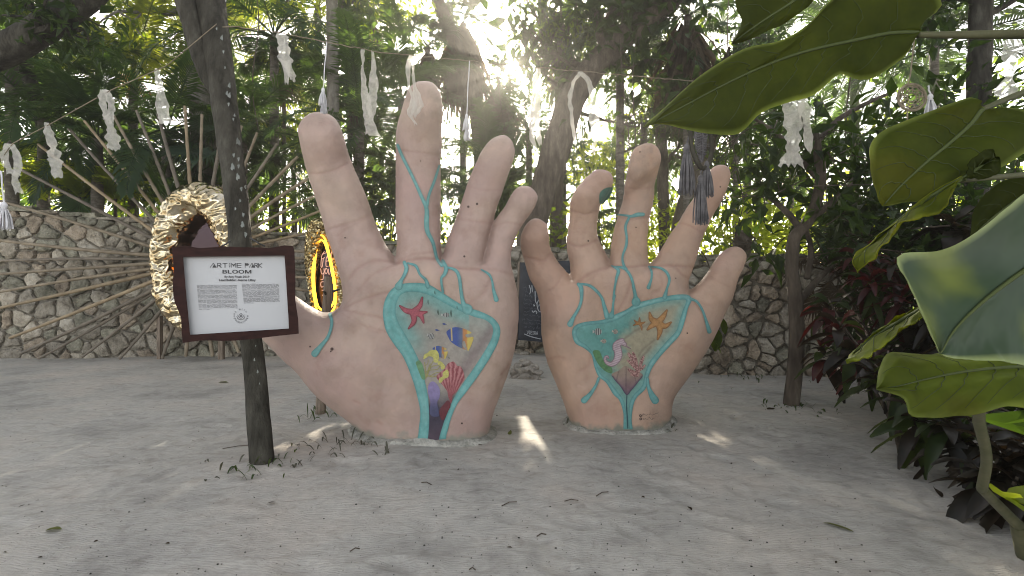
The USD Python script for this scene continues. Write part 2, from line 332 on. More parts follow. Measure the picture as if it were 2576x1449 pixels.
right = Hand(RIGHT, 4.88, 0.42, [((1352,660), (-4,-60), 80, -0.22, 44), ((1470,560), (14,-70), 80, -0.17, 54), ((1500,470), (40,-30), 40, -0.10, 45), ((1612,480), (12,-100), 60, -0.07, 48), ((1775,540), (40,-80), 80, -0.05, 45), ((1820,700), (40,-70), 60, 0.06, 48)],
             [(1590,850,110,120,0.10), (1730,850,70,90,-0.07), (1620,700,130,40,-0.05), (1410,820,50,110,-0.04)], RC, 11)
def fb(px, py, s, seed, o=4):
    return meshkit.fbm(np.stack([np.asarray(px) / s, np.asarray(py) / s, np.zeros(len(px))], -1), o, seed)
def skin_colors(h, base, warm, dust):
    px, py = h.vpx, h.vpy
    n1, n2 = fb(px, py, 120, h.seed + 1), fb(px, py, 30, h.seed + 2)
    k = np.clip((n1 - 0.35) * 3, 0, 1)[:, None]
    c = base * (1 - k) + warm * k
    c = c * (0.9 + 0.2 * n2)[:, None]
    mv = np.clip((fb(px, py, 150, h.seed + 9, 3) - .47) * 4, 0, 1)[:, None] * .45; c = c * (1 - mv) + mv * base * np.array([.80, .74, .82])
    dirt = np.clip((fb(px, py, 55, h.seed + 4, 5) - 0.52) * 4, 0, 1) * 0.35
    c = c * (1 - dirt[:, None]) + dirt[:, None] * np.array([.20, .15, .115])
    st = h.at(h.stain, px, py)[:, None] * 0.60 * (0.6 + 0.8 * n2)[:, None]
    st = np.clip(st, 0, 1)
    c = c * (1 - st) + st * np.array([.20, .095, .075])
    top = np.clip((h.tip - py) / 60.0, 0, 1) * np.clip((fb(px, py, 18, h.seed + 6) - .45) * 4, 0, 1) * .35
    c = c * (1 - top[:, None]) + top[:, None] * np.array([.17, .14, .115])
    return c, px, py
HAND_LABEL = {}
left.tip, right.tip = 330, 450
mat('dust', {'g': ('geometry', {}), 'n': ('noise_texture', {'scale': 9, 'detail': 7, 'roughness': 0.7}), 'r': ('rgb_ramp', {'ramp': [(0.3, (.15, .15, .13)), (0.6, (.38, .37, .335))]}), 'n2': ('noise_texture', {'scale': 45, 'detail': 6}), 'b': ('bump', {'strength': 0.8, 'distance': 0.03}),
             'p': ('principled_bsdf', {'roughness': 0.95, 'specular_ior_level': 0.1})}, [('g.position', 'n.vector'), ('n.fac', 'r.fac'), ('r.color', 'p.base_color'), ('g.position', 'n2.vector'), ('n2.fac', 'b.height'), ('b.normal', 'p.normal')])
def A_(pts): return [(943.4 + x * .17364, 691.8 + y * .17364) for x, y in pts]
def B_(pts): return [(1415.0 + x * .17364, 723.2 + y * .17364) for x, y in pts]
def C_(pts): return [(1006.2 + x * .17359, 880.5 + y * .17359) for x, y in pts]
def Z1(pts): return [(644 + x * .3906, 188.7 + y * .3906) for x, y in pts]
def Z2(pts): return [(644 + x * .4123, 566 + y * .4123) for x, y in pts]
def Z3(pts): return [(1251.5 + x * .3038, 314.5 + y * .3038) for x, y in pts]
def Z4(pts): return [(1251.5 + x * .369, 597.5 + y * .369) for x, y in pts]
def blob(pts, n=6): 
    g = Polygon(spline(pts, n, True)).buffer(0)
    return g
def stroke(pts, widths, n=5):
    """A brush stroke: round discs swept along a curve; widths in pixels."""
    q = spline([(*p, w) for p, w in zip(pts, np.broadcast_to(widths, len(pts)))], n)
    return unary_union([unary_union([Point(a[:2]).buffer(max(a[2], .3) / 2, 8), Point(b[:2]).buffer(max(b[2], .3) / 2, 8)]).convex_hull for a, b in zip(q[:-1], q[1:])])
def flat(c, var=0.18, s=9.0, seed=0):
    c = np.asarray(c, float)
    return lambda x, y: c * (1 - var + 2 * var * fb(x, y, s, seed))[:, None]
TEAL, TEAL2 = lin(108, 188, 184), lin(88, 164, 164)
def coat(hand, path, name, poly, fn, edge=3.0, lift=0.006, label=None, parent=None):
    v, f, x, y = hand.sheet(poly, edge, lift)
    c = fn(x, y) * .60; g = c.mean(1, keepdims=True)
    return obj(name, (v, f), MATS['painted'], parent or path, smooth=True, colors=np.clip(g + (c - g) * .80, 0.005, 0.9), label=label)
def rimmed(poly, c1, c2, edge_c, w=5.0, seed=1, hi=None):
    """Paint that darkens in a thin outline and carries a pale brushed streak inside."""
    b = poly.boundary
    def fn(x, y):
        d = shapely.distance(b, shapely.points(x, y))
        k = fb(x, y, 22, seed)[:, None]
        c = c1 * k + c2 * (1 - k)
        e = np.exp(-(d / (w * .35)) ** 2)[:, None] * .42
        c = c * (1 - e) + e * edge_c
        if hi is not None:
            h = (np.exp(-((d - w * 1.1) / (w * .45)) ** 2) * (0.05 + .6 * fb(x, y, 14, seed + 3)))[:, None]
            c = c * (1 - h) + h * hi
        return c * (0.88 + .24 * fb(x, y, 5, seed + 9))[:, None]
    return fn
PALE = lin(142, 204, 200); EDGE = lin(58, 120, 130)

def footing(hand, verts, faces, path, seed, out=.022, h=.040):
    sec = trimesh.Trimesh(verts, faces, process=False).section(plane_origin=(0, 0, .04), plane_normal=(0, 0, 1))
    loops = [np.array(l)[:, :2] for l in sec.discrete]
    g = max((Polygon(l).buffer(0) for l in loops if len(l) > 8), key=lambda q: q.area).simplify(.004)
    rings = []
    for o, z in ((out * 4.5, -.06), (out * 3.2, .004), (out * 2.0, h * .5), (out * .9, h * .85), (out * .2, h), (-out, h * 1.02)):
        q = g.buffer(o); c = np.array(q.exterior.coords); d = np.concatenate([[0], np.cumsum(np.linalg.norm(np.diff(c, axis=0), axis=1))]); u = np.linspace(0, d[-1], 240, endpoint=False)
        p = np.stack([np.interp(u, d, c[:, 0]), np.interp(u, d, c[:, 1])], 1)
        a = np.arctan2(p[:, 1] - g.centroid.y, p[:, 0] - g.centroid.x); k = np.argmin(np.abs(a)); p = np.roll(p, -k, 0)
        if Polygon(p).exterior.is_ccw is False: p = p[::-1]
        zz = ground_z(p[:, 0], p[:, 1]) + z * (.5 + 1.0 * meshkit.fbm(np.stack([p[:, 0] * 5, p[:, 1] * 5, 0 * p[:, 0]], 1), 3, seed)) if z > 0 else np.full(len(p), z)
        rings.append(np.hstack([p, zz[:, None]]))
    V = np.vstack(rings); V[:, 2] += (meshkit.fbm(V * 11, 3, seed + 2) - .5) * .022; V[:, :2] += (meshkit.fbm(V * 14, 3, seed + 1)[:, None] - .5) * .03 * np.array([1, 1])
    F = []; m = 240
    for r in range(5):
        e = np.arange(m); e2 = (e + 1) % m; F.append(np.stack([r * m + e, r * m + e2, (r + 1) * m + e2, (r + 1) * m + e], 1))
    obj('footing', (V, tri(np.vstack(F))), MATS['dust'], path, smooth=True, label='rough grey crust round the foot')
# ---- left hand
LH = thing('hand_sculpture', 'giant left open hand sculpture with red starfish and blue fish painted in the palm', 'sculpture', G(1080, 1128))
left_mesh = left.mesh()
colr, px_, py_ = skin_colors(left, np.array([.328, .238, .208]), np.array([.348, .262, .215]), 0)
zz = left_mesh[0][:, 2]
d_ = np.clip((0.13 - zz) / 0.07 + (fb(px_, py_, 16, 40) - .5) * 2.2, 0, 1)[:, None]
colr = colr * (1 - d_) + d_ * np.array([.20, .195, .165])
obj('hand', left_mesh, MATS['skin'], LH, smooth=True, colors=colr)
footing(left, *left_mesh, LH, 5)
outer = blob(Z2([(1000,1322),(992,1260),(1002,1150),(985,1050),(950,930),(900,810),(840,725),(795,650),(778,580),(775,520),(790,450),(830,390),(895,358),(1000,354),(1060,366),(1130,408),(1210,460),(1280,498),(1380,532),(1450,570),(1488,625),(1482,700),(1440,790),(1370,900),(1290,1010),(1230,1090),(1190,1180),(1165,1270),(1140,1322)]))
inner = blob(Z2([(1052,1330),(1056,1230),(1056,1150),(1050,1050),(1030,950),(1000,840),(950,735),(900,650),(862,575),(852,510),(872,440),(920,410),(1000,412),(1080,438),(1160,482),(1240,522),(1330,560),(1400,580),(1443,622),(1440,680),(1400,760),(1330,870),(1260,970),(1200,1070),(1155,1180),(1128,1260),(1105,1330)]))
ground_line = Polygon([(700, 100), (1900, 100), (1900, 1068), (1228, 1078), (1150, 1100), (1090, 1108), (1000, 1117), (700, 1117)])
band = outer.difference(inner).intersection(ground_line)
coat(left, LH, 'turquoise_border', band, rimmed(band, TEAL, lin(84, 180, 178), EDGE, 8, 2, PALE), 4)
inn = inner.intersection(ground_line)
def sea_left(x, y):
    n = fb(x, y, 30, 5)
    c = lin(170, 160, 148)[None] * np.ones((len(x), 1))
    d = shapely.distance(inner.boundary, shapely.points(x, y))
    e = np.exp(-((d / 34) ** 2) * (0.6 + .8 * n))[:, None] * np.clip((905 - y) / 60, 0, 1)[:, None] * np.where(x < 1180, 1, .25)[:, None]
    c = c * (1 - e) + e * lin(118, 180, 174)
    t = np.clip((760 - y) / 60, 0, 1)[:, None] * .5
    c = c * (1 - t) + t * lin(138, 176, 168)
    g = (np.exp(-(seg_dist(x, y, Z2([(1270,880),(1340,770),(1440,640)])) / 15) ** 2) * .75)[:, None]
    c = c * (1 - g) + g * lin(142, 122, 122)
    b = np.clip((y - 985 + (n - .5) * 40) / 45, 0, 1)[:, None]
    c = c * (1 - b) + b * lin(62, 52, 74)
    b = np.clip((y - 1060) / 40, 0, 1)[:, None] * .7
    c = c * (1 - b) + b * lin(96, 76, 92)
    return c * (0.88 + .24 * fb(x, y, 6, 8))[:, None]
coat(left, LH, 'painted_sea', inn, sea_left, 3.5, .005)
def add_drips(hand, path, drips, seed=20):
    for i, (pts, w) in enumerate(drips):
        g = stroke(pts, np.asarray(w, float) * .88)
        coat(hand, path, 'paint_drip', g, rimmed(g, TEAL, TEAL2, EDGE, 5, seed + i, PALE), 2.5, .009)
add_drips(left, LH, [
    (Z1([(912,452),(945,530),(1010,660),(1060,770),(1098,860),(1098,950),(1105,1010),(1140,1080),(1165,1180),(1195,1225)]), [9, 9, 9, 10, 12, 14, 13, 10, 9, 10]),
    (Z1([(1180,585),(1150,680),(1115,770),(1100,850)]), [6, 8, 8, 9]),
    (Z2([(905,228),(918,262),(905,305),(885,340),(870,375)]), [10, 12, 10, 11, 22]),
    (Z2([(925,232),(975,250),(1000,300),(1035,335),(1048,375)]), [5, 8, 7, 9, 13]),
    (Z2([(1140,220),(1160,265),(1150,300),(1130,330),(1140,410)]), [10, 12, 10, 7, 7]),
    (Z2([(1155,255),(1215,275),(1240,320),(1250,400),(1265,480),(1290,515)]), [5, 9, 10, 10, 13, 30]),
    (Z2([(1375,272),(1420,300),(1440,340),(1450,400),(1466,455)]), [4, 7, 6, 9, 14]),
    (Z2([(452,545),(462,600),(440,680),(395,740),(358,785)]), [10, 9, 9, 13, 20])])
def arm(c, tip, w0, w1, bend=0.0):
    c, tip = np.array(c, float), np.array(tip, float); d = tip - c; m = (c + tip) / 2 + bend * np.array([-d[1], d[0]])
    return stroke([tuple(c), tuple(m), tuple(tip)], [w0, w0 * .8, w1], 8)
def starfish(hand, path, c, tips, w0, color, dark, label):
    g = unary_union([arm(c, t[:2], w0, w0 * .3, t[2]) for t in tips])
    b = g.boundary
    def fn(x, y):
        d = shapely.distance(b, shapely.points(x, y)); k = np.exp(-(d / 2.2) ** 2)[:, None]
        cc = color * (1 - k) + dark * k
        return cc * (0.7 + .6 * fb(x, y, 2.2, 77, 2))[:, None]
    coat(hand, path, 'painted_starfish', g, fn, 1.8, .010, label)
starfish(left, LH, A_([(545,540)])[0], [(*A_([p])[0], b) for p, b in [((685,325), .14), ((360,448), -.10), ((750,535), .08), ((705,692), -.22), ((488,775), -.2)]], 16, lin(188, 82, 100), lin(140, 48, 66), 'red starfish')
def angelfish(hand, path, tr, s=1.0, name='painted_fish', label=None):
    body = blob(tr([(1035,825),(1100,775),(1170,755),(1280,775),(1400,838),(1310,862),(1335,905),(1425,900),(1400,1000),(1365,1075),(1340,1090),(1300,960),(1262,985),(1290,1060),(1370,1100),(1230,1050),(1110,975),(1062,900)]))
    (x0, y0), (x1, y1) = tr([(1035, 750)])[0], tr([(1430, 1100)])[0]
    def fn(x, y):
        t = (x - x0) / (x1 - x0)
        k = sstep((t - .35) / .25)[:, None]; c = lin(52, 84, 170) * (1 - k) + lin(96, 116, 140) * k
        k = sstep((t - .56) / .08)[:, None]; c = c * (1 - k) + lin(206, 132, 50) * k
        k = sstep((t - .72) / .08)[:, None]; c = c * (1 - k) + lin(222, 196, 60) * k
        k = np.exp(-((t - .20 - .05 * ((y - y0) / (y1 - y0) - .5)) / .022) ** 2)[:, None] * ((y - y0) / (y1 - y0) < .58)[:, None]
        return c * (1 - k) + lin(230, 205, 90) * k
    coat(hand, path, name, body, fn, 1.6 * s, .010, label)
angelfish(left, LH, A_, 1.0, label='large blue and yellow fish')
angelfish(left, LH, lambda pts: A_([(835 + (x - 1035) * .56, 1030 + (y - 760) * .56) for x, y in pts]), .8, label='smaller blue and yellow fish')
def stripefish(hand, path, c, L, hgt, ang, flip=1, dark=lin(48, 48, 62), pale=lin(196, 196, 190)):
    a = np.linspace(0, 2 * np.pi, 24, endpoint=False)
    body = np.stack([np.cos(a) * L * .36 * flip, np.sin(a) * hgt / 2], 1)
    tail = np.array([[-L * .3 * flip, 0], [-L * .55 * flip, -hgt * .25], [-L * .55 * flip, hgt * .25]])
    R = np.array([[math.cos(ang), math.sin(ang)], [-math.sin(ang), math.cos(ang)]])
    g = unary_union([Polygon(body @ R + c), Polygon(tail @ R + c)]).buffer(.2)
    def fn(x, y):
        u = (np.stack([x, y], 1) - c) @ R.T
        k = (np.sin(u[:, 0] / L * 2 * np.pi * 5.5) > 0)[:, None] * (np.abs(u[:, 0]) < L * .36)[:, None]
        return np.where(k, dark, pale)
    coat(hand, path, 'painted_fish', g, fn, 1.1, .010)
stripefish(left, LH, A_([(815,885)])[0], 20, 15, .3)
stripefish(left, LH, A_([(1030,578)])[0], 22, 11, 0)
for q in ((1000, 710), (895, 798)):
    stripefish(left, LH, A_([q])[0], 11, 4.5, .2, -1, lin(66, 84, 150), lin(66, 84, 150))
for q, hh in (((912, 540), 13), ((1100, 555), 17), ((866, 255), 9), ((768, 395), 10), ((1188, 470), 7), ((1070, 1200), 5)):
    x, y = A_([q])[0]
    coat(left, LH, 'dark_fleck', stroke([(x, y - hh / 2), (x, y), (x + 1, y + hh / 2)], [.8, 3.2 if hh > 12 else 1.5, .8]), flat(lin(62, 84, 70)), 1.5, .010)
# corals
ys = [stroke(C_(p), w) for p, w in [(((375,410),(400,300),(440,200)), 2), (((375,410),(370,300),(355,180)), 2), (((375,410),(430,260),(480,160)), 2), (((390,390),(450,250),(560,215)), 2), (((380,310),(450,290),(540,280),(580,230)), 2), (((390,380),(450,370),(520,330),(580,330)), 2), (((400,370),(470,390),(540,370)), 2.5), (((355,230),(400,200),(410,140)), 1.5)]]
caps = [blob(C_(q)) for q in ([(340,130),(350,70),(400,40),(440,5),(520,0),(560,50),(565,110),(540,180),(490,170),(480,110),(420,90),(370,120)], [(550,165),(600,170),(650,230),(645,270),(600,280),(585,230),(550,210)], [(620,330),(680,285),(705,320),(700,390),(640,420),(600,470),(565,470),(570,410),(620,380)])]
coat(left, LH, 'painted_yellow_coral', unary_union(ys), flat(lin(168, 160, 82), .25, 3), 1.6, .0095)
for g in caps: coat(left, LH, 'painted_yellow_coral', g, flat(lin(206, 200, 84), .3, 2.5), 1.8, .011)
fan = blob(C_([(740,775),(700,680),(680,590),(600,490),(530,400),(560,340),(640,280),(690,200),(775,168),(830,230),(880,240),(925,330),(930,430),(880,500),(820,600),(765,660),(750,740)]))
def fan_c(x, y):
    ox, oy = C_([(738, 760)])[0]
    a = np.arctan2(x - ox, oy - y); r = np.hypot(x - ox, y - oy)
    k = (np.sin(a * 46 + 4 * fb(x, y, 6, 3)) * .5 + .5)[:, None] * np.clip(r / 60, .2, 1)[:, None]
    return lin(150, 48, 62) * (1 - k) + lin(206, 128, 130) * k
coat(left, LH, 'painted_red_coral', fan, fan_c, 1.7, .010)
pur = blob(C_([(410,640),(405,540),(430,480),(480,455),(540,500),(575,570),(575,680),(540,760),(560,880),(560,960),(470,960),(430,900),(440,760)]))
coat(left, LH, 'painted_purple_coral', pur, lambda x, y: (lin(146, 128, 186) * (1 - sstep((y - 985) / 45)[:, None]) + lin(72, 74, 118) * sstep((y - 985) / 45)[:, None]) * (.85 + .3 * fb(x, y, 5, 1))[:, None], 2.2, .0085)
mar = blob(C_([(570,900),(590,840),(640,780),(690,730),(725,760),(730,820),(690,900),(640,1000),(600,1010)]))
coat(left, LH, 'painted_maroon_coral', mar, flat(lin(112, 26, 44), .3, 3), 2, .010)
gr = blob(C_([(230,180),(280,150),(330,220),(355,330),(365,420),(320,420),(280,330),(245,240)]))
coat(left, LH, 'painted_green_weed', gr, flat(lin(104, 160, 106), .25, 6), 2.2, .009)
for (x, y), r in (((835, 878), 4), ((780, 872), 2.2), ((832, 884), 2.0), ((1200, 513), 3), ((1178, 520), 3), ((868, 598), 2.0), ((1162, 1065), 2.4), ((1168, 645), 2.6), ((1250, 1045), 1.5), ((1058, 405), 1.6)):
    coat(left, LH, 'chip', Point(x, y).buffer(r, 6), flat(lin(88, 62, 52), .2, 3), 1.5, .006)

# ---- right hand
RH = thing('hand_sculpture', 'giant right open hand sculpture with orange starfish and seahorse painted in the palm', 'sculpture', G(1560, 1090))
right_mesh = right.mesh()
colr, px_, py_ = skin_colors(right, np.array([.385, .262, .192]), np.array([.355, .250, .196]), 0)
zz = right_mesh[0][:, 2]
d_ = np.clip((0.085 - zz) / 0.05 + (fb(px_, py_, 14, 41) - .5) * 2.0, 0, 1)[:, None]
colr = colr * (1 - d_) + d_ * np.array([.17, .17, .14])
obj('hand', right_mesh, MATS['skin'], RH, smooth=True, colors=colr)
footing(right, *right_mesh, RH, 8, .018, .032)
router = blob(Z4([(862,1325),(858,1200),(830,1110),(790,1070),(740,990),(690,950),(660,880),(640,800),(590,755),(530,720),(508,650),(530,600),(600,575),(720,560),(800,525),(880,490),(940,450),(1010,430),(1120,405),(1230,388),(1300,392),(1325,425),(1300,480),(1280,560),(1245,660),(1180,735),(1120,800),(1060,880),(1030,950),(1010,1030),(950,1090),(925,1150),(915,1240),(918,1325)]))
rinner = blob(Z4([(880,1310),(876,1200),(860,1110),(810,1040),(760,975),(710,935),(680,870),(655,790),(610,735),(560,700),(540,650),(565,612),(640,595),(740,585),(830,555),(920,500),(1010,470),(1120,440),(1230,425),(1285,430),(1262,500),(1240,570),(1215,640),(1150,710),(1090,780),(1035,850),(1005,930),(985,1010),(930,1070),(900,1130),(893,1220),(896,1310)]))
gl2 = Polygon([(1200, 100), (2000, 100), (2000, 1080), (1200, 1080)])
rband = router.difference(rinner).intersection(gl2)
coat(right, RH, 'turquoise_border', rband, rimmed(rband, lin(104, 190, 184), TEAL2, EDGE, 6, 31, lin(165, 220, 216)), 3)
rin = rinner.intersection(gl2)
def sea_right(x, y):
    n = fb(x, y, 26, 51)
    k = sstep((x + .45 * (y - 830) - 1555 + (n - .5) * 60) / 50)[:, None]
    c = lin(92, 168, 160) * (1 - k) + lin(176, 166, 134) * k
    k = sstep((y - 905 - (x - 1560) * .1 + (n - .5) * 30) / 50)[:, None] * .8
    c = c * (1 - k) + lin(104, 164, 150) * k
    d = shapely.distance(rinner.boundary, shapely.points(x, y)); e = np.exp(-(d / 16) ** 2)[:, None] * .7
    c = c * (1 - e) + e * lin(108, 182, 176)
    for ln in (B_([(890,745),(1050,630),(1300,500),(1500,400)]), B_([(1100,1000),(1160,900),(1330,760)]), B_([(1120,1040),(1200,950),(1280,860)])):
        g = (np.exp(-(seg_dist(x, y, ln) / 3.0) ** 2) * .5)[:, None]; c = c * (1 - g) + g * lin(120, 104, 92)
    return c * (0.86 + .28 * fb(x, y, 6, 58))[:, None]
coat(right, RH, 'painted_sea', rin, sea_right, 3, .005)
add_drips(right, RH, [
    (Z3([(1000,742),(1060,748),(1110,755),(1160,742),(1205,740)]), [5, 6, 8, 12, 11]),
    (Z3([(1090,765),(1060,840),(1070,930),(1065,1000),(1035,1090),(1045,1160),(1065,1195)]), [7, 8, 7, 8, 6, 8, 9]),
    (Z3([(945,1165),(1000,1200),(985,1270),(970,1350),(960,1440)]), [4, 10, 8, 6, 7]), (Z4([(800,395),(790,440),(785,500),(775,535)]), [6, 6, 8, 17]),
    (Z3([(960,1172),(1030,1180),(1075,1210),(1110,1270),(1130,1350),(1145,1420)]), [4, 7, 8, 8, 8, 9]), (Z4([(925,330),(940,400),(945,440)]), [8, 11, 26]),
    (Z3([(1255,1172),(1275,1210),(1275,1270),(1250,1345)]), [6, 7, 6, 11]),
    (Z4([(1045,198),(1110,208),(1155,240),(1172,290),(1155,350),(1140,408)]), [4, 7, 8, 8, 7, 14]),
    (Z4([(552,318),(570,345),(572,420),(555,480),(520,540),(495,590)]), [10, 13, 9, 9, 10, 17]),
    (Z4([(560,316),(620,325),(670,360),(710,410),(728,470),(748,540)]), [6, 8, 9, 8, 11, 16]),
    (Z4([(1318,418),(1360,438),(1395,490),(1420,560),(1445,640)]), [8, 7, 7, 8, 13]),
    (Z4([(690,960),(670,1010),(630,1070),(590,1110)]), [8, 8, 12, 18]),
    (Z4([(1022,960),(1030,1020),(1055,1080),(1075,1110)]), [8, 10, 18, 22])], 60)
cap_ = blob(Z3([(945,515),(955,540),(930,595),(890,640),(850,655),(842,610),(850,560),(890,525)]))
coat(right, RH, 'green_fingertip_patch', cap_, flat(lin(70, 128, 116), .2, 8), 2.5, .010)
starfish(right, RH, B_([(1385,505)])[0], [(*B_([p])[0], b) for p, b in [((1512,330), .05), ((1262,365), -.22), ((1572,505), .3), ((1378,750), -.12), ((1230,610), .06)]], 17, lin(196, 138, 58), lin(150, 92, 32), 'large orange starfish')
starfish(right, RH, B_([(1115,520)])[0], [(*B_([p])[0], b) for p, b in [((1118,435), 0), ((1038,472), -.1), ((1198,498), .1), ((1150,620), -.1), ((1025,550), .05)]], 7, lin(196, 138, 58), lin(150, 92, 32), 'small orange starfish')
stripefish(right, RH, B_([(515,640)])[0], 24, 17, 0); stripefish(right, RH, B_([(768,640)])[0], 16, 12, .15, 1, lin(70, 60, 60), lin(206, 196, 180)); stripefish(right, RH, B_([(602,778)])[0], 15, 11, .1, 1, lin(70, 60, 60), lin(206, 196, 180))
sh = unary_union([stroke(B_([(860,775),(800,830),(800,900),(810,980),(780,1060),(720,1110),(660,1100),(620,1060),(620,1015),(650,1000),(665,1025)]), [14, 16, 20, 20, 17, 13, 10, 8, 7, 6, 4]), stroke(B_([(850,790),(900,820)]), [14, 11]), stroke(B_([(905,840),(985,885)]), [3.5, 2.5]), stroke(B_([(740,900),(745,830),(790,780),(850,745)]), [5, 6, 6, 4])])
def sea_h(x, y):
    d = shapely.distance(sh.boundary, shapely.points(x, y)); k = np.exp(-(d / 1.8) ** 2)[:, None]
    s = (np.sin((y * 1.0 + x * .35) * 1.15) > .35)[:, None] * .5
    c = lin(206, 182, 190) * (1 - s) + lin(148, 112, 130) * s
    return c * (1 - k) + lin(140, 96, 118) * k
coat(right, RH, 'painted_seahorse', sh, sea_h, 1.3, .011)
cor = unary_union([stroke(B_(p), w) for p, w in [(((1090,1260),(1060,1120),(1000,1020),(960,960)), (5, 7, 9, 7)), (((1090,1260),(1070,1100),(1040,990),(1020,945)), (5, 8, 8, 5)), (((1100,1250),(1130,1120),(1160,1040),(1175,1000)), (5, 8, 7, 5)), (((1080,1240),(1010,1220),(960,1190)), (6, 9, 6)), (((1080,1200),(1010,1110),(950,1060)), (6, 9, 6)), (((1100,1200),(1150,1170),(1190,1130)), (6, 8, 5)), (((1090,1280),(1040,1270),(990,1260)), (6, 7, 4))]])
coat(right, RH, 'painted_pink_coral', cor, lambda x, y: np.where((fb(x, y, 1.8, 5, 2) > .5)[:, None], lin(202, 152, 142), lin(140, 84, 82)), 1.4, .011)
shell = blob(Z4([(880,1075),(840,1020),(790,960),(780,930),(830,905),(870,875),(920,900),(990,935),(960,985),(915,1040)]))
def shell_c(x, y):
    d = shapely.distance(shell.boundary, shapely.points(x, y)); k = np.exp(-(d / 3.5) ** 2)[:, None] * (y > 945)[:, None]
    r = (np.abs(np.sin((x - 1575) / (y - 880 + 30) * 14)) < .25)[:, None] * .5
    t = sstep((y - 930) / 60)[:, None]
    c = lin(168, 142, 122) * (1 - t) + lin(134, 100, 116) * t
    c = c * (1 - r) + r * lin(100, 80, 88)
    return c * (1 - k) + k * lin(78, 66, 100)
coat(right, RH, 'painted_shell', shell, shell_c, 2, .010)
wd = blob(B_([(440,930),(520,910),(560,970),(590,1050),(650,1090),(710,1160),(720,1240),(650,1230),(570,1170),(500,1080)]))
coat(right, RH, 'painted_green_weed', wd, lambda x, y: lin(92, 150, 92) * (.6 + .7 * fb(x, y, 4, 15))[:, None], 2, .008)
st_ = unary_union([stroke(Z4([(882,1070),(880,1150),(886,1240),(888,1300)]), [2.5, 3, 3.5, 3])])
coat(right, RH, 'dark_seam', st_, flat(lin(48, 96, 104)), 2, .008)
# the two small round marks and half-worn hand-lettered lines near the wrist
def D_(pts): return [(1572.2 + x * .0537, 1006.2 + y * .0537) for x, y in pts]
for c in ((728, 735), (738, 885)):
    x, y = D_([c])[0]
    coat(right, RH, 'painted_round_mark', Point(x, y).buffer(3.4, 8).difference(Point(x, y).buffer(1.5, 8)), flat(lin(84, 66, 62)), 1.2, .007)
for pts in ([(830,740),(840,660),(900,655),(905,690),(850,700)], [(960,690),(1000,720),(980,740)], [(1030,670),(1090,660)], [(1140,680),(1180,655),(1240,670)], [(1280,710),(1400,660),(1560,600)],
            [(850,860),(870,915),(900,880),(930,905),(975,850)], [(1020,940),(1040,900),(1090,895)], [(1120,850),(1140,790),(1190,860),(1210,850)], [(1230,905),(1300,905),(1290,860),(1370,850)]):
    coat(right, RH, 'worn_lettering', stroke(D_(pts), .9, 3), flat(lin(104, 88, 80)), 1.2, .007)
for (x, y), r in (((1729, 838), 2.0), ((1610, 382), 1.8), ((1480, 606), 2.2), ((1600, 572), 1.6), ((1835, 450), 1.6), ((1812, 470), 1.8), ((1700, 700), 1.4)):
    coat(right, RH, 'chip', Point(x, y).buffer(r, 6), flat(lin(88, 62, 52), .2, 3), 1.5, .006)
# ------------------------------------------------------------------ materials of the place
mat('sand', {'g': ('geometry', {}), 'n1': ('noise_texture', {'scale': 0.9, 'detail': 6, 'roughness': 0.6}), 'n2': ('noise_texture', {'scale': 14, 'detail': 8, 'roughness': 0.7}), 'mp': ('mapping', {'scale': (1.0, 1.9, 1.0), 'rotation': (0, 0, 0.12)}),
             'w': ('noise_texture', {'scale': 5.5, 'detail': 6, 'roughness': 0.65, 'distortion': 0.8}), 'rip': ('wave_texture', {'scale': 9.0, 'distortion': 9.0, 'detail': 3, 'detail_scale': 1.2, 'bands_direction': 'y'}),
             'r1': ('rgb_ramp', {'ramp': [(0.32, (.292, .280, .257)), (0.48, (.43, .412, .375)), (0.68, (.50, .455, .40))]}), 'r2': ('rgb_ramp', {'ramp': [(0.3, (.84,) * 3), (0.55, (1.0,) * 3), (0.8, (1.06,) * 3)]}), 'r3': ('rgb_ramp', {'ramp': [(0.26, (.74, .725, .71)), (0.5, (1.0,) * 3)]}),
             'x': ('mix_color', {'blend_type': 'multiply', 'fac': 1.0}), 'y': ('mix_color', {'blend_type': 'multiply', 'fac': 1.0}), 'v': ('voronoi_texture', {'scale': 22.0}), 'vr': ('rgb_ramp', {'ramp': [(0.05, (0.35, .34, .33)), (0.11, (1.0,) * 3)]}), 'z': ('mix_color', {'blend_type': 'multiply', 'fac': 0.8}),
             'wm': ('math', {'math_type': 'multiply', 'value2': 0.35}), 'ha': ('math', {'math_type': 'add'}), 'hb': ('math', {'math_type': 'multiply_add', 'value2': 0.10}),
             'b': ('bump', {'strength': 0.55, 'distance': 0.03}), 'b2': ('bump', {'strength': 0.5, 'distance': 0.006}), 'n3': ('noise_texture', {'scale': 120, 'detail': 5, 'roughness': 0.7}), 'p': ('principled_bsdf', {'roughness': 0.95, 'specular_ior_level': 0.12})},
    [('g.position', 'n1.vector'), ('g.position', 'n2.vector'), ('g.position', 'mp.vector'), ('mp.vector', 'w.vector'), ('mp.vector', 'rip.vector'), ('g.position', 'v.vector'), ('g.position', 'n3.vector'), ('n1.fac', 'r1.fac'), ('n2.fac', 'r2.fac'), ('w.fac', 'r3.fac'),
     ('r1.color', 'x.a'), ('r2.color', 'x.b'), ('x.result', 'y.a'), ('r3.color', 'y.b'), ('v.distance', 'vr.fac'), ('y.result', 'z.a'), ('vr.color', 'z.b'), ('z.result', 'p.base_color'),
     ('n2.fac', 'wm.value1'), ('w.fac', 'ha.value1'), ('wm.value', 'ha.value2'), ('rip.fac', 'hb.value1'), ('ha.value', 'hb.value3'), ('hb.value', 'b.height'), ('b.normal', 'b2.normal'), ('n3.fac', 'b2.height'), ('b2.normal', 'p.normal')])
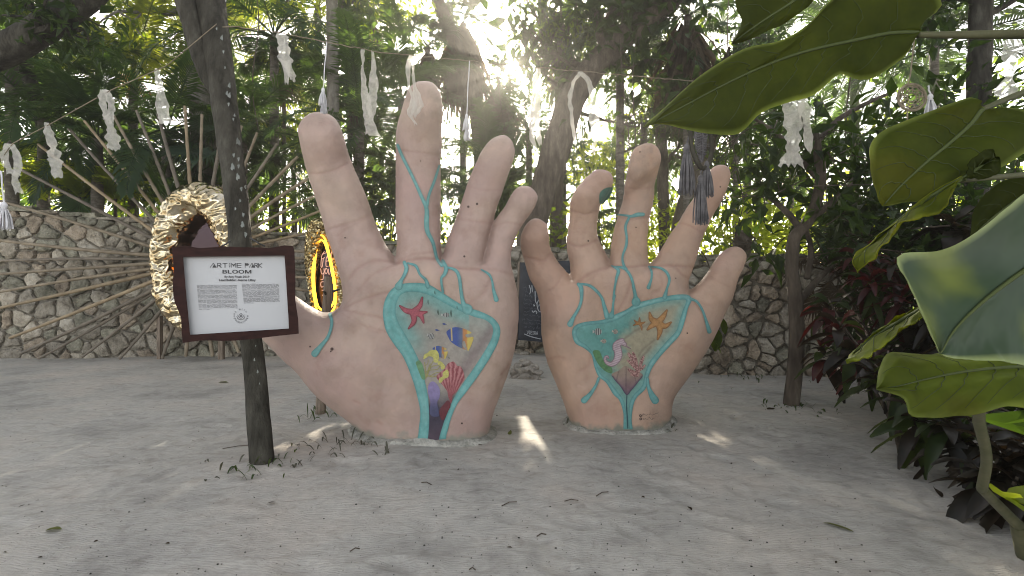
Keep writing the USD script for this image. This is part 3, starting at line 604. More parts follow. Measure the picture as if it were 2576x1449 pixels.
stone_c = [((.12, .105, .08), (.30, .27, .22), (.41, .375, .32)), ((.13, .105, .08), (.315, .265, .205), (.42, .36, .29)), ((.06, .062, .045), (.22, .21, .165), (.34, .33, .27)), ((.17, .15, .12), (.36, .33, .275), (.47, .44, .38))]
for i, (a, b, c) in enumerate(stone_c):
    noisy(f'stone_{"abcd"[i]}', [(0.28, a), (0.5, b), (0.72, c)], 6.0, .92, 1.0, 24, .06, .28, .12, detail=9)
STONES = [MATS['stone_' + k] for k in 'abcd']
noisy('mortar', [(0.3, (.10, .09, .073)), (0.7, (.27, .245, .20))], 8, .95, .8, 40, .03)
noisy('rubble', [(0.3, (.20, .18, .15)), (0.6, (.36, .33, .285)), (.8, (.45, .42, .37))], 11, .92, .9, 35, .03, .2)
for i, (a, b) in enumerate((((.11, .085, .055), (.22, .18, .125)), ((.075, .063, .047), (.155, .13, .10)), ((.15, .11, .065), (.27, .21, .13)))):
    noisy(f'bamboo_{"abc"[i]}', [(0.3, a), (0.65, b)], 5, .55, .25, 60, .004, .15, .4, stretch=(1, 1, 1))
BAMBOO = [MATS['bamboo_' + k] for k in 'abc']
noisy('gold_foil', [(0.3, (.33, .24, .12)), (0.5, (.60, .50, .32)), (0.7, (.82, .76, .62))], 5, .13, .12, 18, .02, metallic=1.0)
mat('dark_mirror', {'p': ('principled_bsdf', {'base_color': (.040, .028, .032), 'metallic': 1.0, 'roughness': 0.06})})
mat('glitter', {'g': ('geometry', {}), 'v': ('voronoi_texture', {'scale': 42.0}), 'm': ('vector_math', {'math_type': 'subtract', 'vector2': (.5, .5, .5)}), 's': ('vector_math', {'math_type': 'scale', 'scale': 1.7}), 'a': ('vector_math', {'math_type': 'add'}), 'nn': ('vector_math', {'math_type': 'normalize'}),
                'r': ('rgb_ramp', {'ramp': [(0.0, (.16, .115, .04)), (0.6, (.42, .30, .12)), (1, (.85, .72, .42))]}), 'sc': ('separate_color', {}), 'p': ('principled_bsdf', {'metallic': 1.0, 'roughness': 0.22})},
    [('g.position', 'v.vector'), ('v.color', 'm.vector1'), ('m.vector', 's.vector1'), ('g.normal', 'a.vector1'), ('s.vector', 'a.vector2'), ('a.vector', 'nn.vector1'), ('nn.vector', 'p.normal'), ('v.color', 'sc.color'), ('sc.r', 'r.fac'), ('r.color', 'p.base_color')])
mat('neon_yellow', {'e': ('emission', {'color': (1.0, .47, .04), 'strength': 1.1})}, surface='e.emission')
mat('neon_orange', {'e': ('emission', {'color': (1.0, .25, .03), 'strength': 0.7})}, surface='e.emission')
mat('neon_pale', {'e': ('emission', {'color': (1.0, .55, .40), 'strength': 0.26})}, surface='e.emission')
noisy('old_wood', [(0.3, (.085, .065, .048)), (0.6, (.20, .16, .125)), (.8, (.27, .22, .18))], 4, .8, .6, 30, .01, stretch=(8, 8, 1))
noisy('red_wood', [(0.3, (.014, .0052, .0045)), (0.7, (.034, .012, .010))], 5, .6, .25, 30, .006, stretch=(1, 6, 6), spec=.12)
mat('paper', {'p': ('principled_bsdf', {'base_color': (.40, .41, .43), 'roughness': .3, 'specular_ior_level': .4})})
mat('ink', {'p': ('principled_bsdf', {'base_color': (.022, .022, .025), 'roughness': .5})})
mat('grey_ink', {'p': ('principled_bsdf', {'base_color': (.11, .11, .12), 'roughness': .5})})
noisy('dark_bark', [(0.3, (.014, .013, .010)), (0.55, (.044, .041, .033)), (0.75, (.085, .081, .068))], 9, .9, .9, 26, .03, spec=.15, stretch=(1, 1, .35))
noisy('grey_bark', [(0.3, (.075, .068, .058)), (0.55, (.15, .14, .12)), (0.75, (.23, .22, .20))], 7, .9, .8, 30, .02, stretch=(1, 1, .5))
noisy('brown_bark', [(0.3, (.030, .023, .017)), (0.55, (.075, .060, .046)), (0.75, (.13, .11, .088))], 8, .9, .9, 26, .03, stretch=(1, 1, .3))
noisy('lichen', [(0.3, (.12, .135, .125)), (0.7, (.25, .265, .255))], 14, .95, .5, 60, .004)
noisy('blackboard', [(0.3, (.013, .016, .022)), (0.7, (.040, .045, .056))], 3, .7, .1, 40, .002)
mat('chalk', {'p': ('principled_bsdf', {'base_color': (.42, .44, .46), 'roughness': .95})})
mat('chalk_faint', {'p': ('principled_bsdf', {'base_color': (.13, .14, .16), 'roughness': .95})})
mat('wire', {'p': ('principled_bsdf', {'base_color': (.02, .02, .02), 'roughness': .5})})
# ------------------------------------------------------------------ ground
gx = np.concatenate([np.linspace(-90, -13, 22), np.arange(-12.8, -3.2, .16), np.arange(-3.2, 4.0, .03), np.arange(4.0, 13, .16), np.linspace(13.2, 90, 22)])
gy = np.concatenate([np.linspace(-40, -1, 14), np.arange(0, 2.0, .16), np.arange(2.0, 6.0, .025), np.arange(6.0, 11, .07), np.linspace(11.2, 160, 30)])
GX, GY = np.meshgrid(gx, gy, indexing='ij')
gv = np.stack([GX, GY, ground_z(GX, GY)], -1).reshape(-1, 3)
a, b = np.meshgrid(np.arange(len(gx) - 1), np.arange(len(gy) - 1), indexing='ij')
q = (a * len(gy) + b).ravel()
obj('ground', (gv, tri(np.stack([q, q + len(gy), q + len(gy) + 1, q + 1], 1))), MATS['sand'], smooth=True, kind='structure')
rng = np.random.default_rng(4)
# ------------------------------------------------------------------ dry stone walls: each stone a piece of its own
def stone_wall(path, line, tops, size, seed, depth=0.35, joint=0.013, tone=(.36, .22, .2, .22)):
    """line: plan points along the wall's face; tops: the height at each; stones are cells of an irregular pattern on the face."""
    rg = np.random.default_rng(seed)
    line = np.asarray(line, float); seg = np.linalg.norm(np.diff(line, axis=0), axis=1); s_at = np.concatenate([[0], np.cumsum(seg)]); L = s_at[-1]
    hmax = max(tops)
    def face(s, z, out):
        s = np.clip(s, 0, L)
        x, y = np.interp(s, s_at, line[:, 0]), np.interp(s, s_at, line[:, 1])
        i = np.clip(np.searchsorted(s_at, s, side='right') - 1, 0, len(seg) - 1)
        d = (line[i + 1] - line[i]) / seg[i][..., None]
        return np.stack([x + d[..., 1] * out, y - d[..., 0] * out, z], -1)
    top = lambda s: np.interp(s, s_at, tops)
    pts = []
    ny = int(hmax / (size * .80)) + 2; nx = int(L / size) + 2
    for j in range(-1, ny + 1):
        for i in range(-1, nx + 1):
            pts.append(((i + .5 * (j % 2) + rg.uniform(-.46, .46)) * size, (j + rg.uniform(-.44, .44)) * size * .80))
    pts = np.array(pts); keep_ = rg.random(len(pts)) > .20; pts = pts[keep_]
    more = pts[rg.random(len(pts)) < .12] + rg.normal(0, size * .33, (1, 2)); pts = np.vstack([pts, more])
    vor = spatial.Voronoi(pts)
    tp = [(s, top(s)) for s in np.linspace(0, L, 40)]
    clip = Polygon([(0, -.08)] + [(L, -.08)] + tp[::-1])
    cells = []
    for k in range(len(pts)):
        reg = vor.regions[vor.point_region[k]]
        if -1 in reg or not reg: continue
        c = Polygon(vor.vertices[reg]).intersection(clip)
        if c.is_empty or c.area < size * size * .06: continue
        cells.append(c)
    # break some big gaps with a small wedge stone
    n = 0
    for c in cells:
        g = c.buffer(-joint * rg.uniform(.8, 1.5), join_style=2)
        g = max(getattr(g, 'geoms', [g]), key=lambda t: t.area)
        if g.is_empty or g.area < .004: continue
        g = g.buffer(-.035).buffer(.035 * .9) if g.area > .02 else g
        g = max(getattr(g, 'geoms', [g]), key=lambda t: t.area).simplify(.012)
        if g.is_empty: continue
        r = np.array(g.exterior.coords)[:-1]
        r = np.array(shapely.segmentize(Polygon(r), size * .24).exterior.coords)[:-1]; r = r + rg.normal(0, size * .030, r.shape); cen = r.mean(0); m = len(r)
        proud = rg.uniform(.0, .030); tilt = rg.normal(0, .045, 2)
        def ring(scale, out):
            p = cen + (r - cen) * scale
            o = out + proud + ((p - cen) @ tilt) + (rg.normal(0, .006, m) if scale < 1 else 0)
            return face(p[:, 0], p[:, 1], o)
        V = np.vstack([ring(1.0, -.10), ring(1.0, -.004), ring(.92, .022), ring(.62, .034), face(cen[:1], cen[1:], np.array([.038 + proud]))])
        F = []
        for lv in range(3):
            for e in range(m):
                e2 = (e + 1) % m
                F += [[lv * m + e, lv * m + e2, (lv + 1) * m + e2], [lv * m + e, (lv + 1) * m + e2, (lv + 1) * m + e]]
        for e in range(m): F.append([3 * m + e, 3 * m + (e + 1) % m, 4 * m])
        obj('stone', (V, F), STONES[rg.choice(4, p=tone)], path, smooth=42)
        n += 1
    S = np.linspace(0, L, 80); parts = []
    for o0, o1 in ((-.02, -depth),):
        A0, A1 = face(S, 0 * S - .3, 0 * S + o0), face(S, top(S) - .05, 0 * S + o0)
        B0, B1 = face(S, 0 * S - .3, 0 * S + o1), face(S, top(S) - .05, 0 * S + o1)
        V = np.vstack([A0, A1, B1, B0]); N = len(S); F = []
        for rr in range(3):
            for e in range(N - 1): F.append([rr * N + e, rr * N + e + 1, (rr + 1) * N + e + 1, (rr + 1) * N + e])
        parts.append((V, tri(F)))
    obj('mortar_core', cat_(parts), MATS['mortar'], path)
    # rough flat capping stones along the top
    s = 0.0
    while s < L - .1:
        w = rg.uniform(.28, .62); e = min(s + w, L); h = rg.uniform(.05, .11); z0 = float(top((s + e) / 2)) - .02
        m = trimesh.creation.box(extents=(1, 1, 1)).subdivide()
        v = np.array(m.vertices); v += rg.normal(0, .05, v.shape)
        W = face(s + .012 + (v[:, 0] + .5) * (e - s - .024), z0 + (v[:, 2] + .5) * h, .06 - (v[:, 1] + .5) * (depth + .05))
        obj('capping_stone', (W, np.array(m.faces)), STONES[rg.choice([0, 2, 2])], path, smooth=35)
        s = e
    return n
W0, W1, W2, W3 = (-10.6, 9.35), (-4.05, 9.75), (0.2, 10.05), (2.35, 10.0)
LW = thing('stone_wall', 'tall dry stone wall behind the bamboo sunburst on the left', 'wall', (W0[0], W0[1], 0))
n1 = stone_wall(LW, [W0, W1], [3.02, 2.44], .315, 5, tone=[.34, .18, .40, .08])
CW = thing('stone_wall', 'middle stretch of dry stone wall behind the chalkboard and the two hands', 'wall', (W1[0] + .05, W1[1], 0))
n3 = stone_wall(CW, [(W1[0] + .03, W1[1] + .02), W2, W3], [2.42, 2.20, 2.14], .34, 15)
RW = thing('stone_wall', 'lower dry stone wall to the right of the giant hands, behind the thin tree', 'wall', (2.55, 7.75, 0))
n2 = stone_wall(RW, [(2.5, 7.95), (3.2, 7.68), (6.3, 7.4)], [1.95, 1.88, 1.84], .235, 6, joint=.008, tone=[.28, .40, .06, .26])
# ------------------------------------------------------------------ sunburst: gold ring, dark mirror, bamboo rays
YR = 9.0
SB = thing('sunburst_sculpture', 'gold crinkled foil ring with bamboo poles radiating from it like a sun', 'sculpture', P(505, 900, YR))
def crumple(p, seed, amp):
    def ridge(q, s): return 1 - np.abs(2 * meshkit.fbm(q, 2, s) - 1) * 2.2
    w = meshkit.fbm(p * 3.0, 2, seed + 7)[:, None] * 1.6
    return amp * (1.1 * ridge(p * 4.6 + w, seed) + .8 * ridge(p * 8.5 + w * 1.5, seed + 1) - .7)
def ring_mesh(path, nu, nv, rfun, seed, amp, squash=1.0):
    """Closed fat ring along a closed curve; path given in the x-z plane about a centre; crumpled skin."""
    c = path; n = len(c)
    t = np.roll(c, -1, 0) - np.roll(c, 1, 0); t /= np.linalg.norm(t, axis=1, keepdims=True)
    nrm = np.stack([t[:, 2], 0 * t[:, 0], -t[:, 0]], 1)
    a = np.arange(nv) / nv * 2 * np.pi
    dirs = np.cos(a)[None, :, None] * nrm[:, None] + np.sin(a)[None, :, None] * np.array([0, squash, 0])
    R = rfun(np.arange(n) / n)[:, None, None]
    p = (c[:, None] + R * dirs).reshape(-1, 3); d = dirs.reshape(-1, 3)
    p = p + d / np.linalg.norm(d, axis=1, keepdims=True) * crumple(p, seed, amp)[:, None]
    i, j = np.meshgrid(np.arange(n), np.arange(nv), indexing='ij'); i2, j2 = (i + 1) % n, (j + 1) % nv
    return p, tri(np.stack([i * nv + j, i2 * nv + j, i2 * nv + j2, i * nv + j2], -1).reshape(-1, 4))
k = YR / FPX
rc = P(505, 648, YR)
outl = np.array([(505, 461), (560, 482), (600, 545), (622, 640), (612, 740), (575, 808), (505, 840), (448, 818), (404, 760), (386, 660), (400, 570), (440, 492)], float)
innl = np.array([(508, 538), (540, 560), (562, 610), (572, 665), (566, 720), (545, 760), (505, 778), (470, 762), (447, 720), (440, 660), (452, 605), (480, 560)], float)
o_, i_ = spline(outl, 34, True), spline(innl, 34, True)
mid, wid = (o_ + i_) / 2, np.linalg.norm(o_ - i_, axis=1) / 2
curve = P(mid[:, 0], mid[:, 1], YR)
obj('gold_ring', ring_mesh(curve, len(mid), 110, lambda u: np.interp(u, np.linspace(0, 1, len(wid)), wid) * k, 3, .034), MATS['gold_foil'], SB, smooth=True)
ip = P(i_[:, 0] , i_[:, 1], YR + .12)
mc = ip.mean(0)
mf = np.vstack([ip, mc]); n = len(ip)
back = mf + np.array([0, .03, 0])
obj('mirror', (np.vstack([mf, back]), [[e, (e + 1) % n, n] for e in range(n)] + [[n + 1 + e, 2 * n + 1, n + 1 + (e + 1) % n] for e in range(n)]), MATS['dark_mirror'], SB)
for sc_, m_ in ((.985, 'neon_orange'),):
    q = (P(i_[:, 0], i_[:, 1], YR + .02) - mc) * np.array([sc_, 1, sc_]) + mc; q[:, 1] = YR + .06
    seg = q[(np.arange(120, 330)) % n]
    obj('neon_tube', tube(seg[::3], .016, 6), MATS[m_], SB)
poles = [((-30,497),(387,625)),((-12,603),(385,643)),((-12,656),(385,653)),((-12,690),(385,664)),((-12,736),(383,678)),((-12,777),(383,690)),((25,850),(385,709)),((53,889),(381,734)),((98,899),(385,740)),((207,898),(385,762)),((301,901),(404,785)),((408,901),(436,822)),((467,897),(472,830)),((535,897),(524,832)),((601,887),(568,822)),
         ((51,426),(391,607)),((96,363),(391,590)),((173,323),(395,565)),((212,304),(402,545)),((286,292),(416,525)),((343,278),(430,506)),((397,286),(449,475)),((465,267),(475,459)),((508,288),(502,459)),((558,330),(535,467)),((607,316),(562,480)),((647,333),(598,470)),((697,361),(605,500)),((749,394),(612,535)),((775,449),(615,558)),((789,494),(618,584)),((805,531),(620,604)),((792,581),(622,617)),((790,633),(622,640)),((792,650),(622,654)),((792,682),(622,668)),((792,698),(620,682)),((792,734),(618,700)),((770,800),(612,742)),((720,870),(602,770))]
rb = np.random.default_rng(12)
for i, (a, b) in enumerate(poles):
    ya, yb = YR - .02 + (i % 3) * .07 + rb.uniform(-.02, .02), YR + .05 + (i % 3) * .05
    b = (b[0] + (505 - b[0]) * .16, b[1] + (648 - b[1]) * .16)
    A, B = P(*b, yb), P(*a, ya)
    if B[2] < 0.05: B[2] = 0.03
    L = np.linalg.norm(B - A); nn_ = int(L / .085) + 3
    s = np.linspace(0, 1, nn_); bow = np.sin(s * np.pi) * rb.normal(0, .022)
    pts = A + (B - A) * s[:, None] + np.stack([0 * s, 0 * s, bow], 1)
    r = (.036 - .010 * s) * rb.uniform(.85, 1.15) * np.where(np.arange(nn_) % 4 == 0, 1.16, 1.0)
    obj('bamboo_pole', tube(pts, r, 8), BAMBOO[rb.choice(3, p=[.5, .3, .2])], SB, smooth=50)
for x0, x1, yt in ((394, 410, 795), (548, 566, 800)):
    a, b = P(x0, yt, YR + .1), P(x1, 897, YR + .18)
    obj('support_plank', box((a[0], a[1], 0), (b[0], b[1], a[2])), MATS['old_wood'], SB)
# ------------------------------------------------------------------ glitter oval with neon lettering
YG = 8.6
GO = thing('neon_oval', 'dark gold glitter oval frame with glowing yellow neon and neon lettering inside', 'neon sign', P(820, 892, YG))
ol = spline(np.array([(803, 548), (822, 572), (848, 640), (866, 720), (870, 770), (852, 800), (815, 806), (788, 790), (777, 735), (775, 665), (781, 600), (790, 562)], float), 26, True)
il = spline(np.array([(811, 596), (822, 604), (833, 640), (845, 700), (850, 745), (843, 775), (822, 790), (804, 778), (795, 735), (793, 690), (797, 640), (803, 608)], float), 26, True)
md, wd_ = (ol + il) / 2, np.linalg.norm(ol - il, axis=1) / 2
pm = P(md[:, 0], md[:, 1], YG)
obj('glitter_frame', ring_mesh(pm, len(md), 24, lambda u: np.interp(u, np.linspace(0, 1, len(wd_)), wd_) * YG / FPX, 9, .004), MATS['glitter'], GO, smooth=True)
ip = P(il[:, 0], il[:, 1], YG + .07); mc = ip.mean(0); n = len(ip)
obj('mirror', (np.vstack([ip, mc, ip + [0, .02, 0], mc + [0, .02, 0]]), [[e, (e + 1) % n, n] for e in range(n)] + [[n + 1 + e, 2 * n + 1, n + 1 + (e + 1) % n] for e in range(n)]), MATS['dark_mirror'], GO)
for sc_, yy in ((1.03, -.10), (.90, -.09)):
    q = P(il[:, 0], il[:, 1], YG); q = (q - q.mean(0)) * np.array([sc_, 1, sc_]) + q.mean(0); q[:, 1] = YG + yy
    q = np.vstack([q, q[:1]])
    obj('neon_tube', tube(q[::2], .017, 6), MATS['neon_yellow'], GO)
def E_(pts): return [(742.0 + x * .19532, 534.6 + y * .19532) for x, y in pts]
neon_strokes = {'F': [[(380,500),(345,560),(335,690),(350,695),(365,590)], [(345,600),(385,580)], [(350,540),(395,520)]], 'E': [[(440,560),(405,580),(400,690),(430,690)], [(400,630),(430,620)]], 'e': [[(455,530),(420,545),(430,600),(465,590)], [(425,570),(455,560)]], 'L': [[(470,505),(465,600),(455,690),(510,690)]],
                'Y': [[(330,720),(345,790),(375,770),(375,720)], [(375,770),(360,860),(330,860)]], 'O': [[(395,720),(385,760),(400,790),(418,760),(408,720),(395,720)]], 'U': [[(430,725),(432,785),(450,790),(462,725)]], 'R': [[(475,800),(475,715),(500,720),(495,755),(478,760),(510,800)]],
                'scroll': [[(385,890),(335,900),(340,960),(385,940)], [(345,1000),(380,1010),(375,1080),(350,1060)], [(500,930),(520,880),(528,960),(500,990)], [(500,1060),(530,1030),(525,1090),(505,1110)]]}
for key, sts in neon_strokes.items():
    parts = []
    for st in sts:
        e = np.array(E_(spline(st, 5)))
        parts.append(tube(P(e[:, 0], e[:, 1], YG - .07), .0065, 5))
    obj('neon_letter', cat_(parts), MATS['neon_pale'], GO)
obj('stand_post', tube([P(822, 795, YG + .1), P(822, 893, YG + .1) * [1, 1, 0]], .06, 8), MATS['old_wood'], GO)
# wooden post with pegs, in front of the oval
pb = gp(806, 1040)
WP = thing('wooden_post', 'weathered wooden post with two pegs between the thumb and the neon oval', 'post', pb)
tp = P(826, 696, pb[1])
obj('shaft', tube([pb + (tp - pb) * t + np.array([0, 0, -.08 if t == 0 else 0]) for t in np.linspace(0, 1, 9)], np.array([.075, .070, .067, .066, .064, .062, .060, .058, .056]) * .78, 9, noise=.04, rng=rng), MATS['old_wood'], WP, smooth=60)
for a, b in (((815, 733), (823, 748)), ((839, 733), (851, 728))):
    A, B = P(*a, pb[1] - .07), P(*b, pb[1] - .02)
    obj('peg', tube([A, B + (0, .02, 0)], .013, 7), MATS['dark_bark'], WP)
# ------------------------------------------------------------------ blackboard leaning on the wall
YB = 9.62
BB = thing('blackboard', 'black chalkboard covered with chalk scribbles leaning on the wall between the hands', 'blackboard', P(1370, 862, YB) * [1, 1, 0] + [0, 0, .24])
bl, br, tl, tr_ = P(1302, 855, YB - .18), P(1450, 868, YB - .18), P(1308, 660, YB), P(1452, 655, YB)
bv = np.array([bl, br, tr_, tl]); 
obj('panel', (np.vstack([bv, bv + [0, .04, 0]]), tri([[0, 1, 2, 3], [5, 4, 7, 6], [0, 4, 5, 1], [1, 5, 6, 2], [2, 6, 7, 3], [3, 7, 4, 0]])), MATS['blackboard'], BB)
obj('edge_strip', tube([bl + [-.02, -.01, 0], tl + [-.02, -.01, 0]], .022, 6), MATS['old_wood'], BB)
def bp(u, v, lift=.006):
    return bl + (br - bl) * np.asarray(u)[..., None] + (tl - bl) * np.asarray(v)[..., None] + np.array([0, -lift, 0])
def on_board(px, py):
    return (np.asarray(px, float) - 1305) / 146, (861 - np.asarray(py, float)) / 203
def H_(pts): return [(1257.8 + x * .282, 597.5 + y * .282) for x, y in pts]
chalk = [[(255,420),(270,470),(262,505)], [(280,420),(285,480)], [(310,470),(315,560),(330,590)], [(350,540),(330,590),(345,650),(372,660)], [(370,560),(345,610)], [(295,600),(310,605),(300,612)], [(290,655),(300,670),(315,655),(330,665),(325,680)], [(560,250),(600,260),(600,290),(575,300),(610,330)], [(225,875),(290,895),(370,908)]]
for st in chalk:
    e = np.array(H_(spline(st, 4))); u, v = on_board(e[:, 0], e[:, 1])
    obj('chalk_line', tube(bp(u, v), .008, 4), MATS['chalk'], BB)
rs = np.random.default_rng(3); parts = []
for row in range(11):
    y = 450 + row * 36
    x = 205 + rs.uniform(0, 20)
    while x < 355:
        w = rs.uniform(20, 60); st = [(x + t * w, y + rs.normal(0, 7)) for t in np.linspace(0, 1, 8)]
        e = np.array(H_(st)); u, v = on_board(e[:, 0], e[:, 1]); parts.append(tube(bp(u, v), .004, 3)); x += w + 12
obj('chalk_scribble', cat_(parts), MATS['chalk_faint'], BB)
def place_text(text, h, origin, xd, yd, nd, bold=False, depth=.002, width=None):
    m = meshkit.text_mesh(text, h, depth, bold)
    v = np.array(m.vertices); 
    if width: v[:, 0] *= width / np.ptp(v[:, 0])
    return origin + v[:, :1] * xd + v[:, 1:2] * yd + v[:, 2:3] * nd, np.array(m.faces)
ux = (br - bl) / np.linalg.norm(br - bl); uy = (tl - bl) / np.linalg.norm(tl - bl)
for txt, (x, y), w in (('VIEIRA', (245, 873), .23),):
    e = H_([(x, y)])[0]; u, v = on_board(*e)
    obj('chalk_word', place_text(txt, .07, bp(u, v, .008), ux, uy, np.array([0, -1.0, 0]), width=w), MATS['chalk' if txt == 'VIEIRA' else 'chalk_faint'], BB)
# rubble heap
rr = np.random.default_rng(21)
spots = [(1285,957,9),(1300,952,17),(1322,955,19),(1345,952,15),(1292,938,13),(1312,935,20),(1334,935,18),(1354,940,12),(1302,922,14),(1325,918,16),(1342,925,12),(1315,908,10),(1275,962,7),(1330,966,9),(1356,955,8),(1290,925,8)]
where = ['at the left foot of the heap', 'front left of the heap', 'front middle of the heap', 'front right of the heap', 'on the left flank of the heap', 'in the middle of the heap', 'right of the middle of the heap', 'on the right flank of the heap', 'upper left of the heap', 'upper middle of the heap', 'upper right of the heap', 'on the very top of the heap', 'lying loose to the left of the heap', 'lying loose in front of the heap', 'small at the right foot of the heap', 'small on the upper left flank of the heap']
for (x, y, r), w in zip(spots, where):
    base = gp(x, min(y + 10, 965)); base[1] = 7.3 - (y - 935) * .012; 
    c = P(x, y, base[1]); m = trimesh.creation.icosphere(subdivisions=2); v = np.array(m.vertices)
    v = v * (.75 + .6 * meshkit.fbm(v * 1.6 + r * 7, 3, int(r)))[:, None]; pl = rr.normal(size=(7, 3)); pl /= np.linalg.norm(pl, axis=1, keepdims=True)
    for p_ in pl: dd = v @ p_; v -= np.clip(dd - .62, 0, 9)[:, None] * p_
    v = v * r * base[1] / FPX * np.array([1.15, 1, .78]) + c
    v[:, 2] = np.maximum(v[:, 2], -.02)
    obj('rubble_stone', (v, np.array(m.faces)), MATS['rubble'], smooth=28, label='rough grey stone ' + w + ' between the hands', cat='stone', group='stones of the rubble heap')
x, y, z = gp(1326, 892)
obj('rubble_stone', ell((x - .05, y, .04), (.11, .08, .05), 1), MATS['rubble'], smooth=40, label='pale flat stone lying below the chalkboard', cat='stone')
# ------------------------------------------------------------------ leaning dark tree that carries the sign
tb = gp(662, 1160)
trunk_px = [(663,1168,30),(655,1100,28.5),(646,1000,27),(638,900,26),(628,820,26),(612,700,28),(604,600,29),(595,500,30),(583,400,31),(570,300,33),(557,200,35),(543,100,38),(528,0,41),(505,-160,44),(470,-420,46)]
tpts = np.array([P(x, y, tb[1] + .0006 * (1168 - y)) for x, y, r in trunk_px]); trad = np.array([r * tb[1] / FPX for x, y, r in trunk_px])
tpts[0, 2] -= .12
sp = spline(np.hstack([tpts, trad[:, None]]), 6)
TT = thing('leaning_tree', 'dark leaning tree trunk with pale lichen spots that carries the framed sign', 'tree', tb)
def barky(pts, rad, n, seed, amp=.10):
    v, f = tube(pts, rad, n)
    q = v.copy(); k = meshkit.fbm(q * [9, 9, 3.0], 3, seed) - .5
    c = np.repeat(pts, n, 0); m = len(c)
    v[:m] += (v[:m] - c) * (k[:m, None] * amp * 2.2)
    return v, f
obj('trunk', barky(sp[:, :3], sp[:, 3], 22, 4), MATS['dark_bark'], TT, smooth=True)
fork = [(548,235,16),(520,190,18),(497,120,20),(478,50,22),(458,-30,24),(430,-160,24)]
fp = spline([(*P(x, y, tb[1] + .55), r * (tb[1] + .5) / FPX) for x, y, r in fork], 6)
obj('fork', barky(fp[:, :3], fp[:, 3], 14, 6), MATS['dark_bark'], TT, smooth=True)
lich = [(626,1,3),(577,215,4.5),(577,240,5),(571,235,4),(590,290,5),(587,300,4),(566,170,4),(562,130,3.6),(558,95,5),(545,72,4),(602,360,4),(598,355,6),(600,400,4),(598,445,6),(585,420,5),(607,475,4),(604,505,5),(612,540,6),(620,470,3.5),(592,525,3.5),(610,565,5),(588,390,4),(600,418,4.5),(575,262,3),(640,905,4),(643,870,2.4),(653,965,2.4),(648,935,3.5),(636,848,2.4),(618,590,4)]
for x, y, r in lich[1:]:
    i = np.argmin(np.abs(np.array([q[1] for q in trunk_px]) - y)); 
    ty = np.interp(-y, [-q[1] for q in trunk_px], [q[0] for q in trunk_px]); tr2 = np.interp(-y, [-q[1] for q in trunk_px], [q[2] for q in trunk_px]); Y = tb[1] + .0006 * (1168 - y)
    dx = np.clip((x - ty) / tr2, -.85, .85)
    a = np.linspace(0, 2 * np.pi, 11, endpoint=False); rr_ = r * rng.uniform(.55, 1.35) * (1 + .25 * np.sin(3 * a + x) + .15 * np.sin(5 * a + y))
    qx, qy = ty + dx * tr2 + rr_ * np.cos(a) * .75, y + rr_ * np.sin(a) * 1.35
    qx, qy = np.append(qx, ty + dx * tr2), np.append(qy, y)
    d2 = np.clip((qx - ty) / tr2, -.97, .97)
    Yq = Y - np.sqrt(1 - d2 ** 2) * tr2 * Y / FPX * 1.10 - .004
    obj('lichen_patch', (P(qx, qy, Yq), [[e, (e + 1) % 11, 11] for e in range(11)]), MATS['lichen'], TT, smooth=True)
# ------------------------------------------------------------------ framed sign hung on the trunk
def S_(x, y): return 377.3 + .2604 * np.asarray(x, float), 566 + .2604 * np.asarray(y, float)
YSL, YSR = tb[1] - .30, tb[1] - .07
def sp_(x, y, lift=0.0):
    px, py = S_(x, y)
    Y = 1 / ((1 / YSL) + (1 / YSR - 1 / YSL) * (px - 461) / (721.0 - 461))
    return P(px, py, Y - lift)
SG = thing('framed_sign', 'white information sign in a wavy dark red wooden frame on the leaning trunk', 'sign', sp_(830, 680))
fo = [(210,214),(280,208),(350,201),(480,224),(590,216),(700,205),(830,212),(950,215),(1060,218),(1150,224),(1230,210),(1300,196),(1385,205),(1396,262),(1402,420),(1406,560),(1401,700),(1415,800),(1431,900),(1438,1050),(1320,1063),(1200,1075),(1050,1095),(900,1110),(800,1118),(700,1120),(600,1116),(500,1116),(400,1128),(315,1140),(306,1020),(300,900),(270,820),(240,750),(226,680),(220,600),(222,520),(229,450),(222,330)]
fi = [(320,308),(810,301),(1300,295),(1322,640),(1343,1000),(865,1030),(388,1060),(352,690)]
fpoly = Polygon(fo, [fi])
pts2 = [np.array(shapely.segmentize(fpoly, 40).exterior.coords)[:-1], np.array(shapely.segmentize(fpoly, 40).interiors[0].coords)[:-1]]
P2 = np.vstack(pts2); T = spatial.Delaunay(P2).simplices; T = T[shapely.contains_xy(fpoly, *P2[T].mean(1).T)]
dd = shapely.distance(fpoly.boundary, shapely.points(P2)); n = len(P2)
V = np.vstack([sp_(P2[:, 0], P2[:, 1], .040), sp_(P2[:, 0], P2[:, 1], -.012)]); F = [*T.tolist(), *(T[:, ::-1] + n).tolist()]
o = 0
for ring_ in pts2:
    m = len(ring_)
    for e in range(m): a, b = o + e, o + (e + 1) % m; F += [[a, b, n + b], [a, n + b, n + a]]
    o += m
obj('frame', (V, F), MATS['red_wood'], SG)
ax = np.array([(312, 300), (1308, 287), (1351, 1007), (380, 1068)])
V = np.vstack([sp_(ax[:, 0], ax[:, 1], .004), sp_(ax[:, 0], ax[:, 1], -.008)])
obj('sheet', (V, tri([[0, 1, 2, 3], [7, 6, 5, 4], [0, 4, 5, 1], [1, 5, 6, 2], [2, 6, 7, 3], [3, 7, 4, 0]])), MATS['paper'], SG)
def sign_poly(name, g, m='ink', lift=.007):
    parts = []
    for q in getattr(g, 'geoms', [g]):
        if q.area < 2: continue
        v, f = trimesh.creation.triangulate_polygon(q, engine='earcut'); parts.append((sp_(v[:, 0], v[:, 1], lift), f))
    obj(name, cat_(parts), MATS[m], SG)
def ln(*p, w=9): return LineString(p).buffer(w / 2, cap_style=2, join_style=2)
def slant(y0, x, y): return y
title = []
